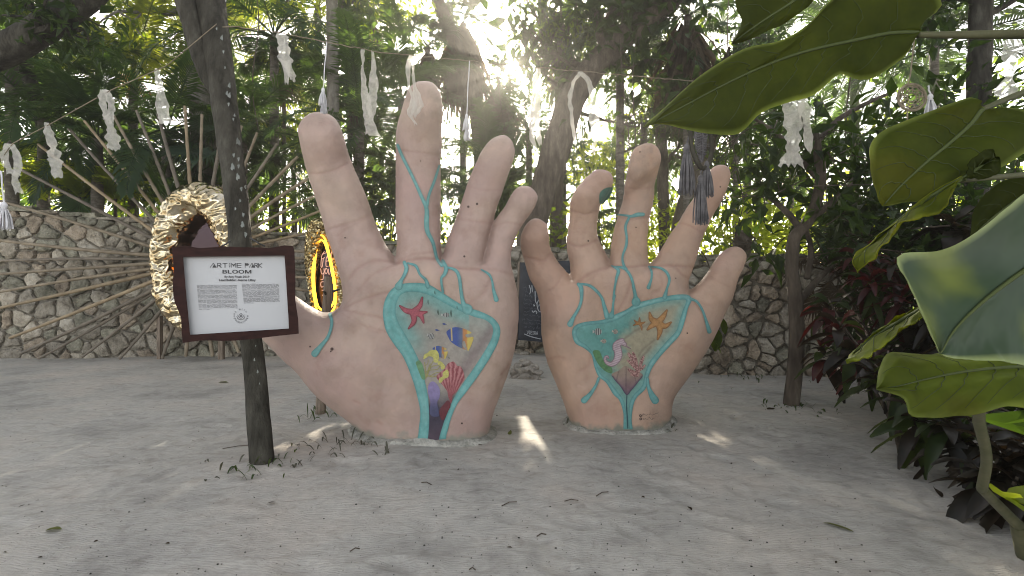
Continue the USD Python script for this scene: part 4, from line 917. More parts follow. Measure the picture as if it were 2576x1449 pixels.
def T_(ch, x0, w, y0=368, y1=412):
    R = lambda u, v: (x0 + u * w, y0 + v * (y1 - y0))
    if ch == 'A': return [ln(R(0, 1), R(.5, 0), w=5), ln(R(.5, 0), R(1, 1), w=6), Polygon([R(.35, 1), R(.92, 1), R(.60, .35)])]
    if ch == 'R': return [ln(R(.08, 0), R(.08, 1), w=6), ln(R(.08, .06), R(.7, .06), R(.85, .28), R(.7, .5), R(.08, .5), w=6), ln(R(.4, .5), R(.95, 1), w=8)]
    if ch == 'T': return [ln(R(0, .06), R(1, .06), w=6), ln(R(.5, .06), R(.5, 1), w=7)]
    if ch == 'M': return [ln(R(.05, 1), R(.05, 0), w=6), Polygon([R(.05, 0), R(.5, .8), R(.5, .35)]), Polygon([R(.95, 0), R(.5, .8), R(.5, .35)]), ln(R(.95, 1), R(.95, 0), w=8)]
    if ch == 'E': return [ln(R(0, v), R(1, v), w=6) for v in (.06, .5, .94)] + [ln(R(.04, 0), R(.04, 1), w=5)]
    if ch == 'P': return [ln(R(.08, 0), R(.08, 1), w=6), Polygon([R(.08, .03), R(.75, .03), R(.95, .28), R(.75, .55), R(.08, .55)])]
    if ch == 'K': return [ln(R(.08, 0), R(.08, 1), w=7), ln(R(.95, 0), R(.12, .5), R(.95, 1), w=6)]
for ch, x0, w in (('A', 580, 62), ('R', 648, 44), ('T', 700, 48), ('M', 782, 50), ('E', 842, 40), ('P', 916, 42), ('A', 958, 54), ('R', 1008, 38), ('K', 1046, 40)):
    sign_poly('title_letter', unary_union(T_(ch, x0, w)))
def sign_text(txt, x0, x1, ybase, h, m='ink', bold=True, name='text_line', ang=0.0):
    me = meshkit.text_mesh(txt, h, .001, bold); v = np.array(me.vertices); v[:, 0] = (v[:, 0] - v[:, 0].min()) * (x1 - x0) / np.ptp(v[:, 0])
    w = sp_(x0 + v[:, 0], ybase - v[:, 1] - v[:, 0] * ang, .006); w[:, 1] -= v[:, 2]
    return obj(name, (w, np.array(me.faces)), MATS[m], SG)
me = meshkit.text_mesh('WITH', 11, .001, True); v = np.array(me.vertices); w = sp_(774 - v[:, 1], 410 - v[:, 0] * 1.0 * 42 / np.ptp(v[:, 0]) , .006); obj('text_line', (w, np.array(me.faces)), MATS['ink'], SG)
sign_text('BLOOM', 701, 979, 468, 33, name='heading'); sign_text('By Amy Frueh 2019', 721, 960, 510, 20); sign_text('Lead Builder: Jeanne Littoy', 668, 1020, 542, 20)
rl = np.random.default_rng(8)
for x0, y0, x1, y1, rows in ((452, 582, 838, 812, 20), (886, 572, 1245, 752, 17)):
    for r_ in range(rows):
        yy = y0 + (y1 - y0) * r_ / (rows - 1); x = x0 + 22 * r_ / rows; end = x1 + 8 * r_ / rows - (0 if r_ < rows - 1 else (x1 - x0) * .7); parts = []
        while x < end - 6:
            w_ = min(rl.uniform(14, 52), end - x); q_ = yy + rl.uniform(-1.6, 1.6); parts.append(ln((x, q_), (x + w_, q_), w=rl.uniform(3.4, 5.6))); x += w_ + rl.uniform(4, 8)
        sign_poly('text_line', unary_union(parts), 'grey_ink')
circ = [Point(878, 880).buffer(9, 8).difference(Point(878, 880).buffer(4, 8))] + [Point(878 + 12 * math.cos(a), 868 + 12 * math.sin(a)).buffer(4.5, 6) for a in np.arange(6) * math.pi / 3] + [stroke([(838, 880), (850, 905), (878, 916)], [3, 5, 4]), stroke([(918, 880), (906, 905), (878, 916)], [3, 5, 4]), stroke([(845, 868), (862, 890), (876, 905)], [3, 5, 3]), stroke([(911, 868), (894, 890), (880, 905)], [3, 5, 3])]
sign_poly('round_emblem', unary_union(circ))
for txt, r0, a0, a1, inward in (('CARE WITH ME', 58, 200, -20, True), ('FOUNDATION', 62, 205, 335, False)):
    parts = []
    for i, ch in enumerate(txt):
        if ch == ' ': continue
        me = meshkit.text_mesh(ch, 15, .001, False); v = np.array(me.vertices); v[:, 0] -= v[:, 0].mean(); a = math.radians(a0 + (a1 - a0) * i / (len(txt) - 1))
        c = (878 + r0 * math.cos(a), 880 - r0 * math.sin(a))
        up = np.array([math.cos(a), -math.sin(a)]) * (1 if inward else -1); rt = np.array([-up[1], up[0]])
        q = np.array(c) + v[:, :1] * rt + (v[:, 1:2] - (0 if inward else 8)) * up
        parts.append((sp_(q[:, 0], q[:, 1], .006), np.array(me.faces)))
    obj('emblem_lettering', cat_(parts), MATS['ink'], SG)
for xa, ya, xb, yb in ((690, 205, 775, 155), (1110, 205, 975, 128)):
    obj('hanging_wire', tube([sp_(xa, ya, .0), sp_((xa + xb) / 2, (ya + yb) / 2 + 4, .03), sp_(xb, yb, .0)], .006, 5), MATS['wire'], SG)
# ------------------------------------------------------------------ vegetation: materials
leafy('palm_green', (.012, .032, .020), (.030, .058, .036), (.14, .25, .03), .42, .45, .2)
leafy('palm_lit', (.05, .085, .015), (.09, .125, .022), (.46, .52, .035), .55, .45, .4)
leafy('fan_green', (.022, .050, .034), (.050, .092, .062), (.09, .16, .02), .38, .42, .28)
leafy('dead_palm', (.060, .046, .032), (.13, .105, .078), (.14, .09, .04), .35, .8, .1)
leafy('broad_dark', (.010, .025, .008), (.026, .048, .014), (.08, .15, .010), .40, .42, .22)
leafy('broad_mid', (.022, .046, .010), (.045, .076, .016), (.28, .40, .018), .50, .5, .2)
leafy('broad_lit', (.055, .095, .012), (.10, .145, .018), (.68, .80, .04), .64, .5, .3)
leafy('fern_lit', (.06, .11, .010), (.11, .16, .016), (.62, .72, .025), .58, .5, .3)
leafy('vine_leaf', (.035, .075, .030), (.06, .11, .045), (.18, .30, .04), .48, .4, .4)
leafy('croton_dark', (.010, .012, .008), (.026, .018, .013), (.07, .04, .014), .30, .36, .35, 5)
leafy('croton_red', (.022, .007, .008), (.055, .011, .011), (.22, .02, .014), .36, .38, .35, 5)
leafy('croton_green', (.014, .028, .010), (.030, .048, .016), (.16, .22, .02), .42, .38, .35, 5)
leafy('weed_green', (.030, .055, .022), (.055, .085, .035), (.15, .22, .03), .4, .5, .3)
leafy('dry_grass', (.085, .09, .07), (.17, .165, .13), (.18, .17, .09), .3, .7, .2)
noisy('palm_trunk', [(0.3, (.045, .038, .030)), (0.55, (.11, .098, .082)), (0.75, (.19, .175, .155))], 6, .9, .9, 22, .03, stretch=(1, 1, 3))
noisy('orange_stalk', [(0.3, (.22, .09, .02)), (0.7, (.38, .18, .05))], 9, .7, .4, 40, .006)

# ------------------------------------------------------------------ vegetation: shapes
def unit(v): return v / np.maximum(np.linalg.norm(v, axis=-1, keepdims=True), 1e-9)
def leaf_cloud(pos, axis, nrm, length, width, fold=.22, droop=.15):
    """Many pointed leaves at once: five points and four faces each, folded at the midrib and bent at the tip."""
    n = len(pos); axis = unit(axis); side = unit(np.cross(axis, nrm)); nn = np.cross(side, axis)
    L, W = np.broadcast_to(length, n)[:, None], np.broadcast_to(width, n)[:, None]
    b = pos; m = pos + axis * L * .52 - nn * L * droop * .15
    l1, r1 = m + side * W * .5 + nn * W * fold - axis * L * .08, m - side * W * .5 + nn * W * fold - axis * L * .08
    t = pos + axis * L - nn * L * droop
    V = np.stack([b, l1, m, r1, t], 1).reshape(-1, 3)
    f = np.array([[0, 2, 1], [0, 3, 2], [1, 2, 4], [2, 3, 4]])
    return V, (f[None] + (np.arange(n) * 5)[:, None, None]).reshape(-1, 3)
def frond(base, az, el, L, droop, rg, n=42, lw=.042, ll=.20, twist=0.0):
    """Feather palm frond: a bending stalk with two ranks of drooping leaflets. Returns (stalk, leaflets)."""
    k = 14; s = np.linspace(0, 1, k); e = el - droop * s ** 1.5
    dh = np.array([math.cos(az), math.sin(az), 0])
    step = np.stack([np.cos(e)[:, None] * dh, np.sin(e)[:, None] * np.array([0, 0, 1.0])], 0).sum(0) * L / (k - 1)
    pts = base + np.vstack([[0, 0, 0], np.cumsum(step[:-1], 0)])
    stalk = tube(pts, np.linspace(.022, .004, k) * (L / 3) ** .5, 4)
    u = np.repeat(np.linspace(.16, .995, n), 2); sd = np.tile([1.0, -1.0], n)
    P0 = np.stack([np.interp(u, s, pts[:, i]) for i in range(3)], 1)
    T = unit(np.stack([np.interp(u, s, np.gradient(pts[:, i])) for i in range(3)], 1))
    lat = np.cross(T, [0, 0, 1.0]); lat = unit(lat)
    up = np.cross(lat, T)
    ln_ = L * ll * (np.sin(np.pi * (.10 + .86 * u)) ** .6) * rg.uniform(.85, 1.1, len(u))
    d = unit(T * (.45 + .5 * u)[:, None] + lat * sd[:, None] * (1.0 - .35 * u)[:, None] + up * rg.normal(.12, .10, len(u))[:, None])
    mid = P0 + d * ln_[:, None] * .55; d2 = unit(d + np.array([0, 0, -1.0]) * rg.uniform(.35, .8, len(u))[:, None]); tip = mid + d2 * ln_[:, None] * .45
    w = lw * L / 3 * 1.1
    wv = unit(np.cross(d, up)) * w * .5
    V = np.stack([P0 - wv * .4, P0 + wv * .4, mid - wv, mid + wv, tip], 1).reshape(-1, 3)
    f = np.array([[0, 1, 3], [0, 3, 2], [2, 3, 4]])
    return stalk, (V, (f[None] + (np.arange(len(u)) * 5)[:, None, None]).reshape(-1, 3))
def fan_leaf(base, d, L, R, rg, n=34, spread=2.6, droop=.25):
    """Fan palm leaf: a stalk of length L in direction d and a pleated fan of radius R."""
    d = unit(np.asarray(d, float)); k = 5
    bend = np.array([0, 0, -1.0]) * .12 * L
    pts = np.array([base + d * L * t + bend * t * t for t in np.linspace(0, 1, k)])
    stalk = tube(pts, np.linspace(.014, .008, k), 4)
    c = pts[-1]; ax = unit(pts[-1] - pts[-2] + np.array([0, 0, -.08])); sd = np.cross(ax, [0, 0, 1.0]); 
    if np.linalg.norm(sd) < .1: sd = np.array([1.0, 0, 0])
    sd = unit(sd); roll = rg.uniform(-.5, .5); up = np.cross(sd, ax); sd, up = sd * math.cos(roll) + up * math.sin(roll), up * math.cos(roll) - sd * math.sin(roll)
    a = np.linspace(-spread, spread, n) + rg.normal(0, .02, n); h = spread / n
    r = R * (.82 + .18 * np.cos(a / spread * 1.4)) * rg.uniform(.92, 1.05, n)
    def dirv(t): return np.cos(t)[:, None] * ax + np.sin(t)[:, None] * sd
    sag = np.array([0, 0, -1.0]) * R
    cup = up * R * .10
    ml = c + dirv(a - h) * (r * .58)[:, None] + cup * .6 - up * R * .012; mr = c + dirv(a + h) * (r * .58)[:, None] + cup * .6 - up * R * .012
    mm = c + dirv(a) * (r * .6)[:, None] + cup * .6 + up * R * .012
    tip = c + dirv(a) * r[:, None] + cup * .5 + sag * (droop * rg.uniform(.4, 1.2, n))[:, None]
    C = np.repeat(c[None], n, 0)
    V = np.stack([C, ml, mm, mr, tip], 1).reshape(-1, 3)
    f = np.array([[0, 2, 1], [0, 3, 2], [1, 2, 4], [2, 3, 4]])
    return stalk, (V, (f[None] + (np.arange(n) * 5)[:, None, None]).reshape(-1, 3))
def dead_leaf(base, az, L, rg, n=16):
    """A withered leaf hanging down the trunk."""
    dh = np.array([math.cos(az), math.sin(az), 0])
    top = base + dh * .12; a = rg.normal(0, .16, n); l = L * rg.uniform(.55, 1.05, n)
    sdv = np.array([-dh[1], dh[0], 0])
    st = top + sdv * (a * .35)[:, None] * L; en = top + dh * (rg.uniform(.02, .22, n) * L)[:, None] + sdv * (a * 1.6)[:, None] * L - np.array([0, 0, 1.0]) * l[:, None]
    md = (st + en) / 2 + dh * .08 * L; w = sdv * .016 * L / .8
    V = np.stack([st - w, st + w, md - w * 1.3, md + w * 1.3, en], 1).reshape(-1, 3)
    f = np.array([[0, 1, 3], [0, 3, 2], [2, 3, 4]])
    return V, (f[None] + (np.arange(n) * 5)[:, None, None]).reshape(-1, 3)
SUN_D = np.array([0, math.cos(SUN_EL), math.sin(SUN_EL)])
GAPS = [(np.array([0, 0, CAMH]), .19)] + [(gp(x, y), r) for x, y, r in ((1325, 1060, .13), (1395, 1075, .15), (1345, 1040, .12), (1372, 1110, .12), (1340, 1095, .13), (1415, 1040, .14), (1420, 1100, .08), (2110, 1300, .05))]
def thin(V, F):
    """Leaves that would close the few gaps through which the sun comes are left out."""
    c = V[F].mean(1); bad = np.zeros(len(F), bool)
    for o, r in GAPS:
        w = c - o; t = w @ SUN_D; d = np.linalg.norm(w - t[:, None] * SUN_D, axis=1); bad |= (d < r) & (t > 3.5)
    return V, F[~bad]
rv = np.random.default_rng(77)
def px_dir(px, py, Y): return P(px, py, Y)
def feather_palm(crown_px, Y, label, n=15, L=3.2, seed=0, m='palm_green', trunk=True, az0=None, els=(1.25, -.25), tr=.11, group=None, lean=0.0, n_leaf=44, ll=.2, droop=(.9, 1.5), fruit=False):
    rg = np.random.default_rng(seed)
    c = P(*crown_px, Y); base = np.array([c[0] + lean, Y, 0])
    t = thing('feather_palm', label, 'palm tree', base, group)
    s = np.linspace(0, 1, 16)[:, None]; pts = base + (c - base) * s + np.array([.12, .05, 0]) * np.sin(s * 3.1) * lean
    if trunk:
        r = tr * (1.25 - .35 * s[:, 0]) * np.where(np.arange(16) % 2, 1.05, .97)
        obj('trunk', barky(spline(pts, 3), np.interp(np.linspace(0, 1, 46), s[:, 0], r), 10, seed, .05), MATS['palm_trunk'], t, smooth=True)
    for i in range(n):
        u = i / max(n - 1, 1); az = (rg.uniform(0, 2 * np.pi) if az0 is None else az0[i % len(az0)] + rg.normal(0, .2)) if i else rg.uniform(0, 6.28)
        az = i * 2.39996 + rg.normal(0, .2) if az0 is None else az
        st, lf = frond(c, az, els[0] + (els[1] - els[0]) * u + rg.normal(0, .12), L * rg.uniform(.8, 1.12), rg.uniform(*droop), rg, n=n_leaf, ll=ll)
        V, F = thin(*cat_([st, lf]))
        obj('frond', (V, F), MATS[m if rg.random() > .12 else 'palm_green'], t)
    if fruit:
        parts = []
        for i in range(26):
            d = unit(rg.normal(size=3) * [1, 1, .4] + [0, -.6, -.4]); parts.append(tube([c, c + d * .25, c + d * .45 + [0, 0, -.2]], [.014, .011, .006], 4))
        obj('flower_stalk', cat_(parts), MATS['orange_stalk'], t)
    return t
def fan_palm(crown_px, Y, label, n=14, R=.55, Ls=.75, seed=0, m='fan_green', skirt=0, tr=.07, group=None, trunk=True, lean=0.0, skirt_h=1.4, els=(1.2, -.5), pale=False):
    rg = np.random.default_rng(seed); c = P(*crown_px, Y); base = np.array([c[0] + lean, Y, 0])
    t = thing('fan_palm', label, 'palm tree', base, group)
    if trunk and c[2] > .4:
        s = np.linspace(0, 1, 16)[:, None]; pts = base + (c - base) * s
        obj('trunk', barky(spline(pts, 3), tr * np.linspace(1.15, .9, 46), 9, seed, .08), MATS['palm_trunk'], t, smooth=True)
    for i in range(n):
        el = els[0] + (els[1] - els[0]) * (i / max(n - 1, 1)) + rg.normal(0, .15); az = i * 2.39996 + rg.normal(0, .2)
        d = [math.cos(el) * math.cos(az), math.cos(el) * math.sin(az), math.sin(el)]
        V, F = thin(*cat_(fan_leaf(c, d, Ls * rg.uniform(.8, 1.15), R * rg.uniform(.8, 1.1), rg)))
        obj('fan_leaf', (V, F), MATS[m], t)
    for i in range(skirt):
        z = rg.uniform(0, .45) * skirt_h
        V, F = thin(*dead_leaf(c - np.array([0, 0, .1 + z]), rg.uniform(0, 6.28), skirt_h * rg.uniform(.5, .8), rg))
        obj('dead_leaf', (V, F), MATS['dead_palm'], t)
    return t
def limbs(path, rad, seed, n=10, L=1.6, up=.5, depth=2, start=.35):
    """Side limbs growing out of a trunk path; returns tubes and twig points."""
    rg = np.random.default_rng(seed); tubes, tips = [], []
    def grow(p, d, l, r, lev):
        k = 6; pts = [p]
        for _ in range(k):
            d = unit(d + rg.normal(0, .22, 3) + np.array([0, 0, .05])); pts.append(pts[-1] + d * l / k)
        pts = np.array(pts); tubes.append(tube(pts, np.linspace(r, r * .45, k + 1), 5, cap=False))
        tips.extend([(q, d) for q in (pts[2:] if lev == 0 else pts[4:])])
        if lev > 0:
            for _ in range(3):
                j = rg.integers(2, k + 1); grow(pts[j], unit(d + rg.normal(0, .75, 3)), l * .62, r * .5, lev - 1)
    path = np.asarray(path)
    for i in range(n):
        u = start + (1 - start) * (i + rg.random()) / n; q = u * (len(path) - 1); a = int(q); b = min(a + 1, len(path) - 1)
        p = path[a] + (path[b] - path[a]) * (q - a); az = i * 2.4 + rg.normal(0, .4)
        grow(p, unit(np.array([math.cos(az), math.sin(az), up + rg.normal(0, .25)])), L * rg.uniform(.7, 1.15) * (1.15 - .4 * u), np.interp(u, np.linspace(0, 1, len(rad)), rad) * .42, depth)
    return tubes, tips
def crown_leaves(tips, seed, per=10, spread=.28, length=(.14, .26), aspect=.45, droop=.25, hang=.4):
    rg = np.random.default_rng(seed); p0 = np.array([t[0] for t in tips]); d0 = np.array([t[1] for t in tips])
    pos = np.repeat(p0, per, 0) + rg.normal(0, spread, (len(p0) * per, 3)) * [1, 1, .75]
    ax = np.repeat(d0, per, 0) * .5 + rg.normal(0, .8, pos.shape) + [0, 0, -hang]
    nr = rg.normal(0, .45, pos.shape) + [0, 0, 1]
    l = rg.uniform(*length, len(pos))
    return leaf_cloud(pos, ax, nr, l, l * aspect, droop=droop)
def broad_tree(path_px, Y, label, bark='brown_bark', m='broad_dark', seed=0, n=9, L=1.6, per=9, spread=.28, length=(.14, .26), aspect=.45, start=.4, name='tree', depth=2, group=None, up=.45, dy=0.0, extra=None, root=True, crown=True):
    """path_px: (px, py, radius px) down the trunk from the ground up."""
    k = len(path_px)
    pts = np.array([P(x, y, Y + dy * i / (k - 1)) for i, (x, y, r) in enumerate(path_px)]); rad = np.array([r * Y / FPX for *_, r in path_px])
    if root and pts[0, 2] > .05: pts = np.vstack([[pts[0, 0], pts[0, 1], -.1], pts]); rad = np.append(rad[0] * 1.15, rad)
    q = spline(np.hstack([pts, rad[:, None]]), 7)
    t = thing(name, label, 'tree', (q[0, 0], q[0, 1], max(q[0, 2], 0)), group)
    obj('trunk', barky(q[:, :3], q[:, 3], 14, seed), MATS[bark], t, smooth=True)
    if crown:
        tubes, tips = limbs(q[:, :3], q[:, 3], seed + 1, n, L, up, depth, start)
        if extra: tips = tips + [(P(x, y, yy), np.array([0, 0, 1.0])) for x, y, yy in extra]
        obj('branches', thin(*cat_(tubes)), MATS[bark], t, kind='stuff')
        obj('crown', thin(*crown_leaves(tips, seed + 2, per, spread, length, aspect)), MATS[m], t, kind='stuff')
    return t
def twigs(lines, Y, bark, r=.012):
    return cat_([tube(spline(np.array([P(x, y, Y + dy) for x, y, dy in l]), 5), np.linspace(r, r * .4, 5 * (len(l) - 1) + 1), 4) for l in lines])

# ------------------------------------------------------------------ palms
feather_palm((335, 200), 11.6, 'tall yellow-green palm with an orange flower stalk, left of the leaning trunk', 17, 3.7, 1, 'palm_lit', els=(1.45, .1), droop=(.7, 1.3), fruit=True, n_leaf=66)
feather_palm((110, 300), 10.5, 'dark palm with long drooping fronds at the far left', 17, 3.2, 2, 'palm_green', els=(1.0, -.5), droop=(.8, 1.6), n_leaf=52)
feather_palm((420, 330), 10.6, 'dark green palm above the bamboo rays', 15, 3.0, 3, 'palm_green', els=(.9, -.6), droop=(.7, 1.4), n_leaf=52)
feather_palm((905, 330), 11.0, 'dark palm behind the index finger of the left giant hand', 17, 3.1, 4, 'palm_green', els=(1.2, -.5), droop=(.9, 1.6), n_leaf=52)
feather_palm((690, 90), 12.0, 'high palm right of the leaning trunk', 15, 3.6, 5, 'palm_green', els=(1.2, -.3), n_leaf=50, droop=(.9, 1.5))
feather_palm((1010, 420), 11.8, 'small palm between the index and middle giant fingers', 13, 2.5, 6, 'palm_green', els=(1.2, -.3), n_leaf=44)
feather_palm((560, 120), 13.5, 'sunlit palm behind the grey trunk', 15, 3.8, 8, 'palm_lit', els=(1.2, -.4), n_leaf=50)
feather_palm((1240, 440), 13.0, 'low dark palm behind the ring finger of the left hand', 13, 2.5, 9, 'palm_green', els=(1.2, -.2))
feather_palm((1560, 120), 12.5, 'dark palm high right of the sun', 13, 3.0, 10, 'palm_green', els=(1.1, -.5))
feather_palm((2020, 610), 9.6, 'low palm over the right wall behind the thin tree', 9, 1.2, 11, 'palm_lit', els=(1.1, .0), trunk=False, n_leaf=26)
fan_palm((715, 150), 12.5, 'slim fan palm with hanging leaves right of the leaning trunk', 15, .62, .7, 21, skirt=5, tr=.05)
fan_palm((1075, 120), 13.5, 'fan palm with round dark leaves above the middle giant finger', 15, .62, .8, 22, skirt=12, tr=.09)
fan_palm((1165, 60), 14.0, 'shaggy fan palm with a brown skirt left of the sun', 14, .6, .8, 23, skirt=42, skirt_h=2.6, tr=.1)
fan_palm((1255, 215), 15.0, 'shaggy fan palm hung with dead leaves below the sun', 13, .6, .8, 24, skirt=34, skirt_h=2.4, tr=.1)
fan_palm((1730, 40), 11.0, 'fan palm with a long dead skirt above the leaf tip', 13, .55, .7, 25, skirt=34, skirt_h=2.4, tr=.1)
fan_palm((1850, 100), 12.0, 'fan palm partly hidden by the great leaf', 12, .6, .8, 26, skirt=16, skirt_h=1.6)
fan_palm((470, 450), 11.2, 'grey-green fan palm behind the top of the gold ring', 12, .62, .8, 27, trunk=False)
fan_palm((700, 470), 11.6, 'grey-green fan palm between the trunk and the index finger', 14, .66, .9, 28, trunk=False)
fan_palm((1150, 490), 11.8, 'dark fan palm between the middle and ring giant fingers', 12, .62, .7, 29, trunk=False)
fan_palm((985, 510), 11.4, 'dark fan palm low between the two longest fingers', 11, .6, .7, 30, trunk=False)
fan_palm((1495, 580), 11.0, 'small drooping fan palm inside the bent giant finger', 10, .42, .5, 31, skirt=8, skirt_h=.7, trunk=False)
fan_palm((2190, 560), 7.0, 'dark fan palm beyond the thin tree', 13, .48, .6, 32, trunk=False, els=(1.1, -.6))
fan_palm((2110, 690), 6.6, 'brownish fan palm low against the right wall', 9, .42, .5, 33, m='dead_palm', trunk=False, els=(.9, -.7))
fan_palm((940, 60), 16.0, 'distant fan palm behind the vine-covered trunk', 13, .7, .8, 34, skirt=10)
fan_palm((250, 470), 11.0, 'fan palm low behind the left wall', 11, .6, .8, 35, trunk=False)
feather_palm((30, 130), 9.95, 'dark palm whose fronds reach in from the left edge', 17, 3.0, 12, 'palm_green', els=(1.1, -.5), droop=(.8, 1.5), n_leaf=66)
feather_palm((245, 350), 10.2, 'dark dense palm between the ribbons and the bamboo rays', 17, 2.4, 13, 'palm_green', els=(1.1, -.5), droop=(.8, 1.5), n_leaf=62)
feather_palm((610, 330), 10.9, 'green palm half hidden by the leaning trunk', 15, 2.6, 14, 'palm_green', els=(1.1, -.4), droop=(.8, 1.5), n_leaf=58)
feather_palm((1010, 250), 12.8, 'dark palm high behind the middle giant finger', 17, 3.0, 15, 'palm_green', els=(1.2, -.5), droop=(.9, 1.6), n_leaf=60)
feather_palm((1330, 330), 14.2, 'dusky palm behind the big leaning tree', 17, 2.8, 16, 'palm_green', els=(1.2, -.5), droop=(.9, 1.6), n_leaf=56)
feather_palm((1620, 300), 14.0, 'dusky palm behind the straight dark tree', 15, 2.8, 17, 'palm_green', els=(1.2, -.5), droop=(.9, 1.6), n_leaf=56)
feather_palm((800, 20), 14.5, 'high sunlit palm between the two trunks', 15, 3.2, 18, 'palm_lit', els=(1.2, -.4), droop=(.9, 1.6), n_leaf=56)
fan_palm((1420, 100), 14.5, 'fan palm high right of the sun', 13, .7, .8, 36, skirt=16, skirt_h=2.0)
fan_palm((880, 200), 12.0, 'round fan palm beside the slim grey tree', 13, .62, .8, 37, skirt=6)
fan_palm((560, 400), 10.6, 'pale fan palm behind the leaning trunk', 13, .7, .8, 38, trunk=False)
far = feather_palm((90, 250), 14.5, 'far forest palm crown at the left edge behind the dark drooping palm', 17, 3.6, 40, 'palm_green', els=(1.2, -.5), droop=(.8, 1.5), n_leaf=60, group='far palms of the forest')
def copy_thing(src, name, loc, rz, sc, label, cat, group):
    path = numbered('/World', name); x = UsdGeom.Xform.Define(stage, path)
    x.GetPrim().GetReferences().AddInternalReference(src); x.GetPrim().SetInstanceable(True); x.ClearXformOpOrder()
    x.AddTranslateOp().Set(Gf.Vec3d(*map(float, loc))); x.AddRotateZOp().Set(float(rz)); x.AddScaleOp().Set(Gf.Vec3f(sc, sc, sc)); setdata(x.GetPrim(), label=label, category=cat, group=group)
for i, (x, y, Y, w) in enumerate(((300, 360, 14.0, 'above the wall between the two lowest ribbons'), (640, 260, 15.0, 'right of the leaning trunk'), (740, 400, 14.5, 'left of the index finger of the left hand'), (1400, 430, 16.0, 'between the two giant hands'), (1580, 440, 16.5, 'beside the bent finger of the right hand'), (1740, 380, 16.0, 'behind the three grey tassels'), (1880, 250, 15.0, 'under the longest great leaf'), (1990, 420, 14.0, 'behind the wide cloth strip'), (2150, 150, 15.0, 'behind the stalk end of the longest great leaf'), (2350, 120, 13.0, 'near the dark trunk at the upper right'))):
    h0 = P(90, 250, 14.5)[2]; s_ = P(x, y, Y)[2] / h0
    copy_thing(far, 'feather_palm', (P(x, y, Y)[0], Y, 0), i * 47.0, s_, 'far forest palm crown ' + w, 'palm tree', 'far palms of the forest')
# ------------------------------------------------------------------ trees
broad_tree([(520,560,30),(516,430,29),(510,300,28),(500,180,27),(492,60,26),(480,-120,24)], 11.0, 'pale grey smooth tree behind the leaning trunk', 'grey_bark', 'broad_mid', 41, 5, 2.0, 5, .35, start=.85)
broad_tree([(838,560,15),(838,300,15),(836,120,14),(835,0,14),(834,-200,13)], 10.8, 'slim straight grey tree behind the white tassel', 'grey_bark', 'broad_lit', 42, 5, 1.9, 5, .35, start=.78)
VT = broad_tree([(905,560,14),(900,300,14),(890,180,15),(872,60,15),(862,-150,14)], 12.3, 'vine-covered tree right of the slim grey tree', 'grey_bark', 'broad_mid', 43, 5, 1.8, 5, .35, start=.85)
rg = np.random.default_rng(5)
vp = np.array([P(x, y, 12.1) for y in np.linspace(-80, 330, 60) for x in (np.interp(y, [-150, 60, 300], [880, 892, 905]) + rg.normal(0, 26, 7))]) + rg.normal(0, .1, (420, 3))
obj('vine_leaves', thin(*leaf_cloud(vp, rg.normal(0, .3, vp.shape) + [0, -.4, -1], rg.normal(0, .3, vp.shape) + [0, -1, .4], rg.uniform(.16, .28, 420), .19)), MATS['vine_leaf'], VT, kind='stuff')
broad_tree([(1215,560,20),(1205,330,19),(1180,210,18),(1150,120,17),(1105,10,16),(1060,-120,15)], 13.6, 'leaning brown tree left of the sun', 'brown_bark', 'broad_mid', 44, 5, 1.8, 4, .4, start=.85)
ex = [(rg.uniform(1440, 1800), rg.uniform(-40, 290), rg.uniform(9.5, 12)) for _ in range(70)]
broad_tree([(1330,640,34),(1350,540,33),(1380,430,33),(1410,330,34),(1450,230,34),(1530,130,30),(1640,40,26),(1760,-60,22)], 10.9, 'big dark leaning tree right of the sun', 'brown_bark', 'broad_dark', 45, 7, 2.0, 4, .34, (.22, .46), .5, start=.62, extra=ex)
broad_tree([(1400,470,16),(1420,380,16),(1440,280,15),(1400,160,15),(1370,80,14),(1362,-60,12)], 12.8, 'thin forked tree with bare limbs beside the sun', 'brown_bark', 'broad_mid', 46, 9, 1.9, 4, .4, (.10, .18), start=.45)
broad_tree([(1672,640,14),(1668,480,14),(1665,380,14),(1655,240,13),(1650,60,13)], 13.6, 'straight dark tree behind the middle finger of the right hand', 'brown_bark', 'broad_mid', 47, 7, 1.6, 4, .35, start=.5)
broad_tree([(1700,640,18),(1720,520,18),(1760,430,17),(1800,330,16),(1850,220,14)], 12.4, 'leaning tree behind the ring finger of the right hand', 'brown_bark', 'broad_dark', 48, 8, 1.7, 5, .32, start=.5)
broad_tree([(2462,700,24),(2460,400,24),(2462,230,24),(2466,80,23),(2468,-150,22)], 6.4, 'dark trunk at the upper right behind the great leaf stalk', 'dark_bark', 'broad_dark', 49, 5, 1.4, 7, .3, start=.8)
broad_tree([(-420,900,40),(-380,560,38),(-300,330,36),(-150,200,34),(0,132,36),(110,70,34),(225,-20,34),(330,-150,30)], 6.2, 'thick dark mossy limb crossing the upper left corner', 'dark_bark', 'broad_dark', 50, 4, .8, 3, .25, (.12, .24), start=.6, name='tree')
ex = [(rg.uniform(-60, 300), rg.uniform(60, 470), rg.uniform(9.9, 11.3)) for _ in range(34)]
broad_tree([(190,620,18),(170,480,17),(130,380,16),(100,280,15),(60,150,14),(20,0,13)], 10.6, 'dark leafy tree behind the ribbons at the far left', 'dark_bark', 'broad_dark', 51, 4, 1.2, 2, .30, (.14, .3), start=.6, extra=ex[:8])
